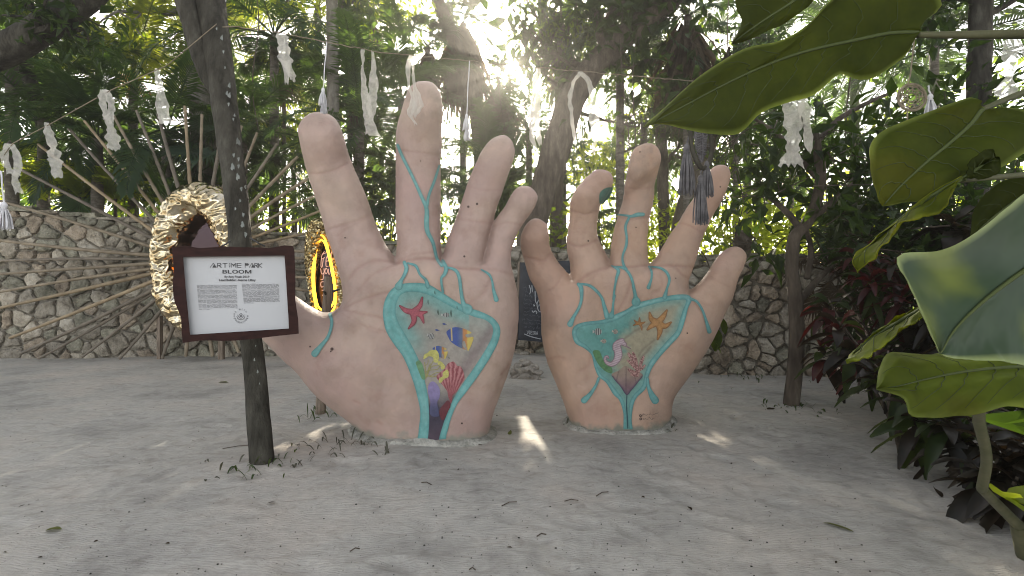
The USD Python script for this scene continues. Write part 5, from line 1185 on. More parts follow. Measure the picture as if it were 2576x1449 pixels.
# slim tree in front of the right wall, with its oval-leaved crown
RTp = [(1990,1022,19),(2000,930,17.5),(2004,830,17),(2000,740,17),(1992,680,15),(1998,600,15),(2030,560,14),(2056,500,13),(2062,430,11),(2050,330,9)]
yb_ = gp(1990, 1018)[1]
pts = np.array([P(x, y, yb_) for x, y, r in RTp]); rad = np.array([r * yb_ / FPX for *_, r in RTp]); q = spline(np.hstack([pts, rad[:, None]]), 7)
ST = thing('tree', 'slim dark forked tree with oval leaves in front of the right wall', 'tree', gp(1990, 1018))
q[0, 2] -= .1
obj('trunk', barky(q[:, :3], q[:, 3], 14, 9, .07), MATS['brown_bark'], ST, smooth=True)
for l, r0 in (([(2003,760,10),(2030,735,9),(2060,700,8),(2090,670,6),(2110,640,5)], 0), ([(2040,545,10),(2080,520,9),(2130,470,7),(2180,420,5)], 0), ([(2015,580,9),(1985,540,8),(1940,500,6),(1890,470,4)], 0), ([(2060,450,8),(2010,400,7),(1960,340,5),(1900,300,4)], 0), ([(2052,360,8),(2110,300,7),(2180,260,5),(2250,230,4)], 0), ([(2030,700,8),(2040,640,7),(2035,600,6),(2020,560,5)], 0)):
    w = spline([(*P(x, y, yb_ + .1 * i), r * yb_ / FPX) for i, (x, y, r) in enumerate(l)], 5)
    obj('limb', tube(w[:, :3], w[:, 3], 8), MATS['brown_bark'], ST, smooth=True)
rg = np.random.default_rng(17)
tips = []; tw = []
for _ in range(105):
    x, y = rg.uniform(1835, 2300), rg.uniform(250, 640)
    if y > 560 and 1900 < x < 2060 and rg.random() < .8: continue
    if x < 1880 and y > 470 and rg.random() < .5: continue
    Y = yb_ + rg.uniform(-.5, 1.6); p = P(x, y, Y); d = unit(rg.normal(0, 1, 3) * [1, .6, .5]); tips += [(p + d * s, d) for s in (0, .12, .24)]; tw.append(tube([p - d * .3, p, p + d * .3], [.008, .006, .003], 4))
obj('twigs', cat_(tw), MATS['brown_bark'], ST, kind='stuff')
obj('crown', crown_leaves(tips, 18, 3, .12, (.16, .32), .42, .2, .3), MATS['broad_dark'], ST, kind='stuff')
# hanging dead vines
for i, (x0, y0, x1, y1, Y) in enumerate(((1240,-40,1268,330,12.6),(1330,60,1322,420,12.2),(1560,-20,1580,420,10.2),(1600,80,1592,500,10.6),(1840,-40,1822,520,9.6),(2140,-20,2128,380,7.2),(640,-40,648,330,10.2),(1120,200,1128,560,12.4))):
    s = np.linspace(0, 1, 12)[:, None]; a, b = P(x0, y0, Y), P(x1, y1, Y); w = a + (b - a) * s + np.hstack([np.sin(s * 7 + i) * .06, np.cos(s * 5 + i) * .06, 0 * s])
    names = ['left of the sun', 'below the sun', 'right of the big leaning tree', 'beside the bent finger', 'near the great leaf tip', 'above the thin tree', 'right of the leaning trunk', 'behind the middle finger']
    obj('hanging_vine', tube(w, .011, 5), MATS['brown_bark'], smooth=True, label='thin bare hanging vine ' + names[i], cat='vine')
# ------------------------------------------------------------------ shrubs over the walls
def shrub(px, py, Y, label, m, seed, n=260, R=(1.0, .6, .6), length=(.14, .28), aspect=.5, hang=.1, name='shrub'):
    rg = np.random.default_rng(seed); c = P(px, py, Y)
    t = thing(name, label, 'shrub', (c[0], Y, 0))
    u = unit(rg.normal(size=(n, 3))) * (rg.random((n, 1)) ** .4); p = c + u * R
    p = p[p[:, 2] > .1]; u = u[:len(p)]
    ax = (p - c) / R + rg.normal(0, .6, p.shape) + [0, -.2, -hang]; l = rg.uniform(*length, len(p))
    st = [tube([np.array([c[0] + rg.normal(0, .15), Y + rg.normal(0, .1), 0]), (p[i] + np.array([c[0], Y, 0])) / 2 + [0, 0, .2], p[i]], [.02, .014, .005], 4) for i in range(0, len(p), max(len(p) // 14, 1))]
    obj('stems', cat_(st), MATS['brown_bark'], t, kind='stuff')
    obj('foliage', thin(*leaf_cloud(p, ax, rg.normal(0, .5, p.shape) + [0, 0, 1], l, l * aspect)), MATS[m], t, kind='stuff')
    return t
def fern(px, py, Y, label, seed, n=12, L=1.0, m='fern_lit'):
    rg = np.random.default_rng(seed); c = P(px, py, Y); t = thing('fern', label, 'fern', (c[0], Y, 0))
    obj('stalk', tube([np.array([c[0], Y, 0]), c], .03, 6), MATS['brown_bark'], t)
    for i in range(n):
        obj('frond', thin(*cat_(frond(c, i * 2.4 + rg.normal(0, .3), rg.uniform(.2, 1.0), L * rg.uniform(.8, 1.2), rg.uniform(.6, 1.3), rg, n=26, lw=.10, ll=.26))), MATS[m], t)
for i, (x, y, Y, w) in enumerate(((20, 480, 10.3, 'at the far left above the wall'), (110, 470, 10.6, 'left of the lowest bamboo ray tip'), (200, 495, 10.3, 'above the wall left of the gold ring'), (30, 400, 10.9, 'high at the left edge behind the ribbon'), (290, 500, 10.6, 'nearest the gold ring'))):
    fern(x, y, Y, 'bright backlit yellow-green fern ' + w, 300 + i, 13, 1.15)
for i, (x, y, Y, m, n, lab) in enumerate(((60, 440, 12.5, 'broad_lit', 320, 'sunlit shrub behind the ferns at the far left'), (885, 490, 10.7, 'broad_dark', 420, 'dark dense shrub hidden behind the index finger of the left hand'), (960, 470, 12.4, 'broad_mid', 300, 'green shrub high in the gap between the index and middle giant fingers'), (1600, 640, 11.4, 'broad_lit', 220, 'yellow-green shrub behind the knuckles of the right hand'), (330, 500, 11.6, 'broad_mid', 260, 'green shrub over the wall left of the gold ring'), (640, 520, 11.4, 'broad_mid', 260, 'green shrub over the wall right of the gold ring'), (760, 330, 14.0, 'broad_lit', 380, 'bright shrub behind the slim fan palm trunk'), (960, 580, 11.2, 'broad_dark', 200, 'dark shrub at the foot of the middle finger gap'),
        (1130, 600, 11.6, 'broad_dark', 240, 'dark shrub low between the middle and ring fingers'), (1270, 480, 12.4, 'vine_leaf', 150, 'large-leaved grey-green plant by the little finger'), (1380, 600, 11.5, 'broad_mid', 260, 'green shrub between the two hands'), (1510, 420, 14.5, 'broad_lit', 420, 'sunlit shrub behind the bent finger of the right hand'), (1530, 620, 11.2, 'fern_lit', 220, 'low bright plant on the wall behind the bent finger'), (1690, 560, 13.5, 'broad_lit', 360, 'sunlit shrub between the middle and ring fingers of the right hand'),
        (1840, 600, 9.6, 'broad_lit', 260, 'sunlit shrub above the thumb of the right hand'), (1930, 590, 10.4, 'broad_lit', 340, 'yellow-green shrub left of the thin tree'), (2060, 590, 10.8, 'broad_lit', 340, 'yellow-green shrub right of the thin tree'), (1870, 440, 12.0, 'broad_mid', 340, 'green shrub behind the tip of the ring finger'), (2150, 380, 9.5, 'broad_dark', 300, 'dark shrub behind the cloth strip at the right'), (2330, 420, 8.2, 'broad_dark', 340, 'dark leafy shrub behind the dream catcher'), (2500, 420, 7.6, 'broad_dark', 340, 'dark leafy shrub at the far right edge'), (2240, 560, 5.9, 'broad_dark', 420, 'black-green thicket right of the thin tree'), (2380, 600, 5.6, 'broad_dark', 420, 'black-green thicket behind the broad leaf at the right'), (2540, 640, 5.4, 'broad_dark', 420, 'black-green thicket behind the bluish leaf'), (2330, 800, 5.4, 'broad_dark', 420, 'black-green thicket behind the crotons'), (2480, 860, 5.0, 'broad_dark', 420, 'black-green thicket behind the wide yellow-green leaf'), (2430, 300, 6.6, 'broad_dark', 420, 'black-green thicket above the dream catcher'), (2600, 1000, 4.4, 'broad_dark', 320, 'black-green thicket at the right edge near the ground'))):
    big = lab.startswith('large-leaved'); n = int(n * 1.6) if m == 'broad_lit' else n
    shrub(x, y, Y, lab, m, 400 + i, n, (.55, .4, .5) if big else (1.15, .6, .75), (.3, .5) if big else (.12, .26), .6 if big else .48)
shrub(1900, 560, 8.6, 'ball of dry roots hanging on the wall above the thumb', 'dead_palm', 440, 90, (.16, .14, .22), (.15, .3), .2, 1.2) if False else None
# ------------------------------------------------------------------ far wood: one mass that closes the view
rg = np.random.default_rng(99)
def far_mass(n, Y0, Y1, px0, px1, zmax, ln_, dens_seed, thr):
    Y = rg.uniform(Y0, Y1, n); px = rg.uniform(px0, px1, n); z = rg.uniform(0, zmax, n) ** 1.0
    p = np.stack([(px - CX) / FPX * Y, Y, z], 1)
    d = meshkit.fbm(p * [.55, .35, .55], 3, dens_seed)
    p = p[d > thr - .07 + .29 * (p[:, 2] / zmax) + .06 * (p[:, 0] < -6) * (p[:, 2] > 4)]
    ax = rg.normal(0, 1, p.shape) + [0, 0, -.3]; l = rg.uniform(*ln_, len(p))
    return thin(*leaf_cloud(p, ax, rg.normal(0, .6, p.shape) + [0, 0, 1], l, l * .5))
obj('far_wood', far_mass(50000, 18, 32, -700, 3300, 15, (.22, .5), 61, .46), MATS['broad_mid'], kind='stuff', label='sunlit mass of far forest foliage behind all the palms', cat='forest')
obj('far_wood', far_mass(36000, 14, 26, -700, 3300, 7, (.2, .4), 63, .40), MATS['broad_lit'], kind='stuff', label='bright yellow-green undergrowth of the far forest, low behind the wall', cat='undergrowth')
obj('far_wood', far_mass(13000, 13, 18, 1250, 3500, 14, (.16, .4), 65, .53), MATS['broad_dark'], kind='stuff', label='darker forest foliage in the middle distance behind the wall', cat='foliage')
tr_ = []
# ------------------------------------------------------------------ croton and cordyline shrubs on the right
def lance_leaf(base, d, L, W, rg, droop=.5, k=6):
    """Broad lance-shaped leaf with a trough along the midrib, bending down; 2 x k quads."""
    d = unit(np.asarray(d, float)); s = np.linspace(0, 1, k + 1)
    sd = np.cross(d, [0, 0, 1.0]); sd = unit(sd) if np.linalg.norm(sd) > .05 else np.array([1.0, 0, 0])
    pts = base + d * (L * s)[:, None] + np.array([0, 0, -1.0]) * (L * droop * s ** 2)[:, None]
    T = unit(np.gradient(pts, axis=0)); N = np.cross(sd, T); roll = rg.normal(0, .35); S = sd * math.cos(roll) + N * math.sin(roll)
    w = W * .5 * np.maximum(np.sin(np.pi * np.clip(s * .92 + .05, 0, 1)) ** .75, .02)
    wav = rg.normal(0, .10, (k + 1, 2)) * w[:, None]
    l = pts + S * w[:, None] + N * (w * .30 + wav[:, 0])[:, None]; r = pts - S * w[:, None] + N * (w * .30 + wav[:, 1])[:, None]
    V = np.stack([l, pts, r], 1).reshape(-1, 3); F = []
    for i in range(k):
        a = i * 3
        F += [[a, a + 1, a + 4], [a, a + 4, a + 3], [a + 1, a + 2, a + 5], [a + 1, a + 5, a + 4]]
    return V, np.array(F)
def croton(heads, ground, label, seed, mats, per=15, L=(.22, .38), name='croton_shrub', pieces=True, W=.30):
    rg = np.random.default_rng(seed); t = thing(name, label, 'shrub', ground); hs = []; loose = []
    for h in heads:
        h = np.asarray(h, float); b = np.asarray(ground) + np.array([rg.normal(0, .08), rg.normal(0, .08), -.05]); hs.append(tube(spline([b, (b + h) / 2 + [rg.normal(0, .08), rg.normal(0, .08), .1], h + [0, 0, .05]], 4), np.linspace(.018, .008, 9), 5))
        for i in range(per):
            u = i / per; az = i * 2.39996 + rg.normal(0, .25); el = .95 - 1.5 * u + rg.normal(0, .2)
            d = [math.cos(el) * math.cos(az), math.cos(el) * math.sin(az), math.sin(el)]
            l = rg.uniform(*L); m = rg.choice(len(mats), p=np.array([1.0, .55, .4][:len(mats)]) / sum([1.0, .55, .4][:len(mats)]))
            lf = lance_leaf(h - [0, 0, .16 * u], d, l, l * W * rg.uniform(.85, 1.2), rg, rg.uniform(.35, .9))
            if pieces: obj('leaf', lf, MATS[mats[m]], t, smooth=True)
            else: loose.append(lf)
    obj('stems', cat_(hs), MATS['brown_bark'], t, kind='stuff')
    if loose: obj('foliage', cat_(loose), MATS[mats[0]], t, smooth=True, kind='stuff')
CR = ['croton_dark', 'croton_red', 'croton_green']
def hp(lst): return [P(x, y, Y) for x, y, Y in lst]
croton(hp([(2110,820,4.7),(2150,870,4.5),(2200,900,4.3),(2085,765,5.0),(2075,880,4.8)]), gp(2285, 1120), 'dark red croton shrub with red-veined leaves beside the thin tree', 601, CR, 17)
croton(hp([(2260,960,3.9),(2200,930,4.1),(2330,990,3.7),(2310,1040,3.6)]), gp(2300, 1150), 'dark drooping croton shrub overhanging the sand path', 602, ['croton_dark', 'croton_green'], 17)
croton(hp([(2420,1100,3.3),(2500,1080,3.2),(2380,1040,3.4)]), gp(2420, 1190), 'dark low shrub below the great hanging leaf', 603, ['croton_dark', 'croton_green'], 17)
croton(hp([(2190,700,4.9),(2250,660,4.9),(2330,700,4.8),(2270,740,4.7),(2160,650,5.2)]), gp(2340, 1000), 'red-leaved cordyline shrub behind the curled leaf edge', 604, ['croton_red', 'croton_dark', 'croton_green'], 17, (.26, .46), W=.2)
croton(hp([(2400,850,4.2),(2470,900,4.0),(2380,780,4.5),(2520,760,4.4)]), gp(2480, 1090), 'dark shrub behind the great bluish leaf', 605, ['croton_dark', 'croton_green'], 20, pieces=False)
croton(hp([(2540,1150,2.9),(2560,1220,2.8),(2480,1190,2.95),(2600,1100,2.9)]), gp(2560, 1290), 'dark leafy shrub in the lower right corner', 606, ['croton_dark', 'croton_green'], 18, pieces=False)
croton(hp([(2450,620,5.0),(2540,560,5.0),(2560,660,4.9),(2400,560,5.2)]), gp(2520, 1000), 'dark broad shrub at the right edge between two great leaves', 607, ['croton_dark', 'croton_green'], 20, (.3, .5), pieces=False)
croton(hp([(2330,840,4.7),(2300,800,4.9),(2350,900,4.6)]), gp(2380, 1060), 'dark shrub deep in the shade behind the crotons', 608, ['croton_dark'], 20, pieces=False)
# ------------------------------------------------------------------ great leaves close to the camera
mat('great_leaf', {'a': ('attribute', {'attribute': 'paint'}), 'g': ('geometry', {}), 'n': ('noise_texture', {'scale': 16, 'detail': 6, 'roughness': .65}), 'r': ('rgb_ramp', {'ramp': [(0.3, (.78, .80, .74)), (0.7, (1.15, 1.12, 1.0))]}), 'x': ('mix_color', {'blend_type': 'multiply', 'fac': 1.0, 'use_clamp': False}),
                   'n2': ('noise_texture', {'scale': 70, 'detail': 4}), 'b': ('bump', {'strength': .18, 'distance': .006}), 'h': ('hsv', {'value': 3.0, 'saturation': 1.15, 'hue': .475}), 'p': ('principled_bsdf', {'roughness': .6, 'specular_ior_level': .12}), 't': ('translucent_bsdf', {}), 'm': ('mix_closure', {'fac': .45})},
    [('g.position', 'n.vector'), ('n.fac', 'r.fac'), ('a.color', 'x.a'), ('r.color', 'x.b'), ('x.result', 'p.base_color'), ('x.result', 'h.color'), ('h.color', 't.color'), ('g.position', 'n2.vector'), ('n2.fac', 'b.height'), ('b.normal', 'p.normal'), ('p.BSDF', 'm.closure1'), ('t.BSDF', 'm.closure2')], surface='m.closure')
mat('great_leaf_top', {'a': ('attribute', {'attribute': 'paint'}), 'g': ('geometry', {}), 'n': ('noise_texture', {'scale': 16, 'detail': 6, 'roughness': .65}), 'r': ('rgb_ramp', {'ramp': [(0.3, (.8, .82, .8)), (0.7, (1.12, 1.1, 1.05))]}), 'x': ('mix_color', {'blend_type': 'multiply', 'fac': 1.0, 'use_clamp': False}), 'p': ('principled_bsdf', {'roughness': .48, 'specular_ior_level': .30})},
    [('g.position', 'n.vector'), ('n.fac', 'r.fac'), ('a.color', 'x.a'), ('r.color', 'x.b'), ('x.result', 'p.base_color')])
mat('leaf_vein', {'p': ('principled_bsdf', {'base_color': (.050, .064, .020), 'roughness': .7, 'specular_ior_level': .2})})
noisy('leaf_stalk', [(0.3, (.045, .050, .022)), (0.7, (.09, .085, .045))], 12, .6, .4, 40, .004)
def great_leaf(parent, mid, left_e, right_e, color, label, seed, veins=8, sag=.012, edge=None, blotch=None, vein_r=.0007, m_='great_leaf'):
    """Leaf lofted between a left edge, a midrib and a right edge, all given as (px, py, distance); 2.4 mm thick with raised veins."""
    rg = np.random.default_rng(seed); k = 44; w = 9
    def res(c):
        q = spline(c, 12); d = np.concatenate([[0], np.cumsum(np.linalg.norm(np.diff(q[:, :2], axis=0), axis=1))]); u = np.linspace(0, d[-1], k)
        return np.stack([np.interp(u, d, q[:, i]) for i in range(3)], 1)
    M, Lf, R = res(mid), res(left_e), res(right_e)
    M3, L3, R3 = P(*M.T), P(*Lf.T), P(*R.T)
    s = np.linspace(0, 1, w)
    def half(E): return M3[:, None] + (E - M3)[:, None] * s[None, :, None]
    A, B = half(L3), half(R3)
    grid = np.concatenate([A[:, ::-1], B[:, 1:]], 1)
    t = np.concatenate([s[::-1], s[1:]]); u = np.linspace(0, 1, k)
    nrm = np.cross(np.gradient(grid, axis=0), np.gradient(grid, axis=1)); nrm /= np.maximum(np.linalg.norm(nrm, axis=2, keepdims=True), 1e-9)
    if nrm[..., 1].mean() > 0: nrm = -nrm
    wave = np.sin(u[:, None] * math.pi * veins + t[None] * 2.2) * .002 * np.sin(np.pi * t)[None] + sag * np.sin(np.pi * t)[None] + (meshkit.fbm(np.stack([u[:, None] * 6 + 0 * t, t[None] * 3 + 0 * u[:, None], 0 * grid[..., 0] + seed], -1), 3, seed) - .5) * .018 * t[None]
    grid = grid + nrm * wave[..., None]
    nc = grid.shape[1]; i, j = np.meshgrid(np.arange(k - 1), np.arange(nc - 1), indexing='ij'); q = (i * nc + j).ravel()
    F = tri(np.stack([q, q + 1, q + nc + 1, q + nc], 1)); V = grid.reshape(-1, 3); n = len(V); N = nrm.reshape(-1, 3)
    rim = [(a * nc, (a + 1) * nc) for a in range(k - 1)] + [(a * nc + nc - 1, (a + 1) * nc + nc - 1) for a in range(k - 1)]
    VV = np.vstack([V, V - N * .0012]); FF = np.vstack([F, F[:, ::-1] + n] + [tri([[a, b, b + n, a + n]]) for a, b in rim])
    c = np.ones((len(VV), 1)) * color; ed = np.tile(np.tile(t, k), 2)[:, None]
    if edge is not None:
        e = np.clip((ed - .93) / .07, 0, 1); c = c * (1 - e) + e * edge
    if blotch is not None:
        b = np.clip((meshkit.fbm(VV * 9.0, 3, seed + 5) - .54) * 7, 0, 1)[:, None] * .8; c = c * (1 - b) + b * blotch
    path = obj('leaf', (VV, FF), MATS[m_], parent, smooth=True, colors=c, label=label)
    mr = M3 + nrm[:, nc // 2] * .0015
    obj('midrib', tube(mr, np.linspace(.0058, .0012, k) * .62, 6), MATS['leaf_vein'], path, smooth=True)
    if veins == 0: return
    parts = []
    for v in range(1, veins + 1):
        a = int(k * (.04 + .86 * v / (veins + 1)))
        for sgn in (-1, 1):
            pts = []
            for x in np.linspace(0, .86, 9):
                r_ = min(a + int(x * x * 3 + x * k * .11), k - 1); cc = nc // 2 + sgn * x * (w - 1); c0 = int(np.floor(cc)); f_ = cc - c0; c1 = min(c0 + 1, nc - 1)
                pts.append(grid[r_, c0] * (1 - f_) + grid[r_, c1] * f_ + nrm[r_, c0] * .0008)
            parts.append(tube(pts, np.linspace(vein_r, vein_r * .4, 9), 4))
    obj('side_veins', cat_(parts), MATS['leaf_vein'], path, smooth=True)
GL = thing('great_leaved_plant', 'plant with very large glossy leaves close at the right, in front of everything', 'plant', G(2540, 1449))
LEAF = np.array([.056, .074, .012]); EDGEC = np.array([.16, .20, .06])
Y0 = .78
great_leaf(GL, [(2305,82,Y0+.10),(2232,85,Y0+.09),(2158,100,Y0+.07),(2049,124,Y0+.04),(1958,152,Y0+.02),(1876,187,Y0),(1789,230,Y0-.01),(1724,265,Y0-.02),(1618,321,Y0-.03)],
           [(2305,76,Y0+.10),(2336,48,Y0+.10),(2375,5,Y0+.10),(2330,-60,Y0+.08),(2200,-70,Y0+.06),(2100,-10,Y0+.04),(2058,30,Y0+.03),(2010,78,Y0+.02),(1963,102,Y0+.01),(1897,113,Y0),(1841,139,Y0-.01),(1767,187,Y0-.02),(1702,243,Y0-.025),(1640,302,Y0-.03),(1618,321,Y0-.03)],
           [(2305,90,Y0+.10),(2292,126,Y0+.10),(2266,152,Y0+.10),(2214,189,Y0+.09),(2167,198,Y0+.08),(2132,187,Y0+.07),(2106,190,Y0+.06),(2041,241,Y0+.04),(1984,258,Y0+.03),(1919,282,Y0+.01),(1867,332,Y0),(1798,337,Y0-.01),(1715,321,Y0-.02),(1659,311,Y0-.025),(1618,321,Y0-.03)], LEAF * .95, 'longest leaf, hanging its pointed tip toward the giant hands', 1, 8, .004, EDGEC)
great_leaf(GL, [(2470,276,.71),(2435,318,.71),(2380,367,.70),(2338,401,.69),(2269,464,.68),(2220,519,.67)],
           [(2470,274,.71),(2464,252,.72),(2440,243,.72),(2397,256,.72),(2331,282,.71),(2266,308,.70),(2227,325,.70),(2201,349,.69),(2190,384,.68),(2187,443,.68),(2198,490,.67),(2220,519,.67)],
           [(2470,278,.71),(2540,268,.71),(2620,285,.71),(2640,330,.70),(2590,375,.69),(2522,419,.68),(2450,445,.68),(2390,465,.67),(2321,508,.66),(2269,516,.66),(2220,519,.67)], LEAF * 1.05, 'broad green leaf at the right edge with a pale midrib', 2, 6, .004, EDGEC, np.array([.075, .085, .012]))
great_leaf(GL, [(2640,640,.62),(2560,690,.60),(2470,760,.57),(2400,830,.55),(2365,890,.54)],
           [(2640,440,.60),(2540,520,.60),(2440,595,.61),(2350,638,.61),(2258,644,.60),(2290,720,.58),(2330,800,.56),(2365,890,.54)],
           [(2640,930,.56),(2560,915,.55),(2480,908,.545),(2420,902,.54),(2365,890,.54)], np.array([.024, .040, .021]), 'great bluish-green leaf seen from above', 3, 0, -.007, np.array([.20, .24, .10]), np.array([.10, .12, .025]), .0004, 'great_leaf_top')
great_leaf(GL, [(2700,930,.78),(2560,925,.76),(2440,935,.75),(2330,955,.74),(2260,972,.73),(2204,980,.73)],
           [(2700,900,.84),(2560,892,.83),(2420,893,.82),(2300,893,.80),(2235,888,.78),(2212,930,.75),(2204,980,.73)],
           [(2700,1010,.70),(2620,1030,.70),(2540,1022,.70),(2440,1046,.70),(2340,1052,.70),(2290,1046,.71),(2270,1000,.72),(2204,980,.73)], LEAF * 1.75, 'wide yellow-green leaf below the bluish one', 4, 6, .010, EDGEC, np.array([.09, .10, .015]))
great_leaf(GL, [(2418,452,.66),(2355,490,.65),(2290,535,.64),(2225,588,.63),(2170,640,.62),(2157,688,.62)],
           [(2415,443,.66),(2350,480,.65),(2290,525,.64),(2234,568,.63),(2180,618,.62),(2144,655,.62),(2157,688,.62)],
           [(2402,478,.62),(2390,505,.60),(2362,533,.59),(2320,542,.58),(2290,560,.58),(2240,605,.58),(2199,644,.59),(2157,688,.62)], np.array([.085, .105, .012]), 'narrow leaf seen edge-on with a ragged yellow rim', 5, 5, .003, np.array([.17, .19, .02]))
great_leaf(GL, [(2420,452,.66),(2465,420,.66),(2500,400,.66)], [(2420,450,.66),(2445,410,.655),(2488,374,.65),(2500,400,.66)], [(2420,454,.66),(2470,446,.65),(2512,433,.64),(2517,402,.65),(2500,400,.66)], LEAF * .55, 'small dark curled blade at the base of the edge-on leaf', 9, 3, .004)
great_leaf(GL, [(2330,775,.70),(2270,808,.68),(2200,850,.65),(2150,890,.63),(2130,915,.62)],
           [(2328,770,.72),(2262,800,.69),(2190,842,.66),(2142,888,.63),(2130,915,.62)],
           [(2330,790,.66),(2280,830,.63),(2210,870,.60),(2160,900,.60),(2130,915,.62)], np.array([.09, .115, .012]), 'small narrow leaf seen edge-on under the narrow one', 6, 4, .003, np.array([.16, .19, .02]))
great_leaf(GL, [(2060,-60,.88),(2000,0,.86),(1940,40,.85),(1880,80,.84),(1838,112,.84)],
           [(2050,-70,.88),(1950,-40,.87),(1858,-30,.86),(1852,20,.85),(1870,50,.84),(1838,112,.84)],
           [(2070,-50,.88),(2040,10,.86),(1980,52,.85),(1900,92,.84),(1838,112,.84)], LEAF * .8, 'dark leaf cut off by the top edge', 7, 4, .006)
great_leaf(GL, [(2640,470,.9),(2560,500,.88),(2480,560,.86),(2440,600,.85)],
           [(2640,440,.9),(2540,450,.88),(2470,500,.86),(2440,600,.85)], [(2640,560,.9),(2560,590,.88),(2490,610,.86),(2440,600,.85)], LEAF * .6, 'dark shaded leaf at the right edge', 8, 4, .006)
for l in ([(2690,86,.95,15),(2560,86,.92,14),(2440,88,.90,12),(2310,88,.88,9)], [(2470,1230,1.9,14),(2482,1150,1.7,14),(2462,1050,1.5,16),(2480,980,1.3,17),(2520,915,1.1,16),(2600,860,.95,15),(2720,800,.86,15)], [(2690,86,.95,15),(2725,40,.86,15)], [(2690,190,.80,11),(2722,150,.85,12)], [(2690,430,.80,10),(2720,400,.85,11)], [(2640,640,.62,9),(2690,600,.72,10),(2722,560,.85,11)], [(2700,930,.78,9),(2722,900,.85,10)], [(2060,-60,.88,9),(2200,-190,.88,10),(2500,-240,.86,11),(2722,-200,.85,12)], [(2640,470,.9,8),(2720,450,.86,9)], [(2418,454,.665,8),(2490,447,.70,8),(2576,440,.74,9),(2690,430,.8,10)], [(2470,276,.715,8),(2520,254,.73,9),(2576,232,.75,10),(2690,190,.8,11)], [(2560,1320,2.2,16),(2510,1270,2.1,15),(2470,1230,1.9,14)]):
    w = spline([(*P(x, y, Y), r * Y / FPX * .8) for x, y, Y, r in l], 6)
    obj('stalk', tube(w[:, :3], w[:, 3], 9), MATS['leaf_stalk'], GL, smooth=True)
mst = [(*(P(2722, 0, .85) * [1, 1, 0] + [0, 0, z]), r) for z, r in ((-.05, .034), (.5, .030), (1.0, .026), (1.5, .022), (2.02, .016))]; mst = spline(mst, 6); obj('main_stem', barky(mst[:, :3], mst[:, 3], 12, 5), MATS['leaf_stalk'], GL, smooth=True)
w = spline([(*gp(2575, 1400), .03), (*P(2560, 1320, 2.2), .028)], 4); obj('stalk', tube(w[:, :3], w[:, 3], 8), MATS['leaf_stalk'], GL, smooth=True)
obj('young_leaf', cat_([lance_leaf(P(2530, 1255, 2.0), d, .16, .11, rv, .2) for d in ([-.5, -.4, .5], [.5, -.5, .4], [.1, -.7, -.2])]), MATS['broad_lit'], GL, smooth=True)
# ------------------------------------------------------------------ twine, gauze strips, tassels
noisy('twine', [(0.3, (.12, .10, .07)), (0.7, (.26, .22, .16))], 30, .9, .4, 90, .003)
mat('gauze', {'g': ('geometry', {}), 'n': ('noise_texture', {'scale': 22, 'detail': 5, 'roughness': .7}), 'r': ('rgb_ramp', {'ramp': [(0.30, (.20,) * 3), (0.72, (.66,) * 3)]}), 'd': ('diffuse_bsdf', {'color': (.74, .74, .72)}), 't': ('translucent_bsdf', {'color': (.78, .76, .70)}), 'm': ('mix_closure', {'fac': .55}), 'tr': ('transparent_bsdf', {}), 'o': ('mix_closure', {})},
    [('g.position', 'n.vector'), ('n.fac', 'r.fac'), ('d.BSDF', 'm.closure1'), ('t.BSDF', 'm.closure2'), ('r.color', 'o.fac'), ('m.closure', 'o.closure1'), ('tr.BSDF', 'o.closure2')], surface='o.closure')
noisy('white_yarn', [(0.3, (.42, .42, .44)), (0.7, (.62, .62, .64))], 20, .9, .4, 90, .003)
noisy('grey_yarn', [(0.3, (.055, .052, .058)), (0.7, (.14, .135, .14))], 20, .9, .4, 90, .003)
YT = 3.72
def tw_right(x): return np.interp(x, [600, 690, 950, 1180, 1350, 1480, 1750, 2000], [68, 80, 131, 153, 170, 181, 205, 228])
def tw_left(x): return np.interp(x, [-60, 0, 30, 130, 280, 420, 545], [470, 405, 362, 310, 226, 165, 60])
xs = np.linspace(560, 2030, 120); jit = np.random.default_rng(2).normal(0, .8, 120)
RY = lambda x: YT + .25 * np.sin((np.asarray(x) - 560) / 1470 * np.pi)
obj('twine', tube(P(xs, tw_right(xs) + jit, RY(xs)), .0038, 5), MATS['twine'], smooth=True, label='long twine strung across above the two giant hands', cat='twine')
xs = np.linspace(-60, 545, 60); LY = lambda x: YT + .1
obj('twine', tube(P(xs, tw_left(xs), LY(xs)), .0035, 5), MATS['twine'], smooth=True, label='twine sloping up at the left to the leaning trunk', cat='twine')
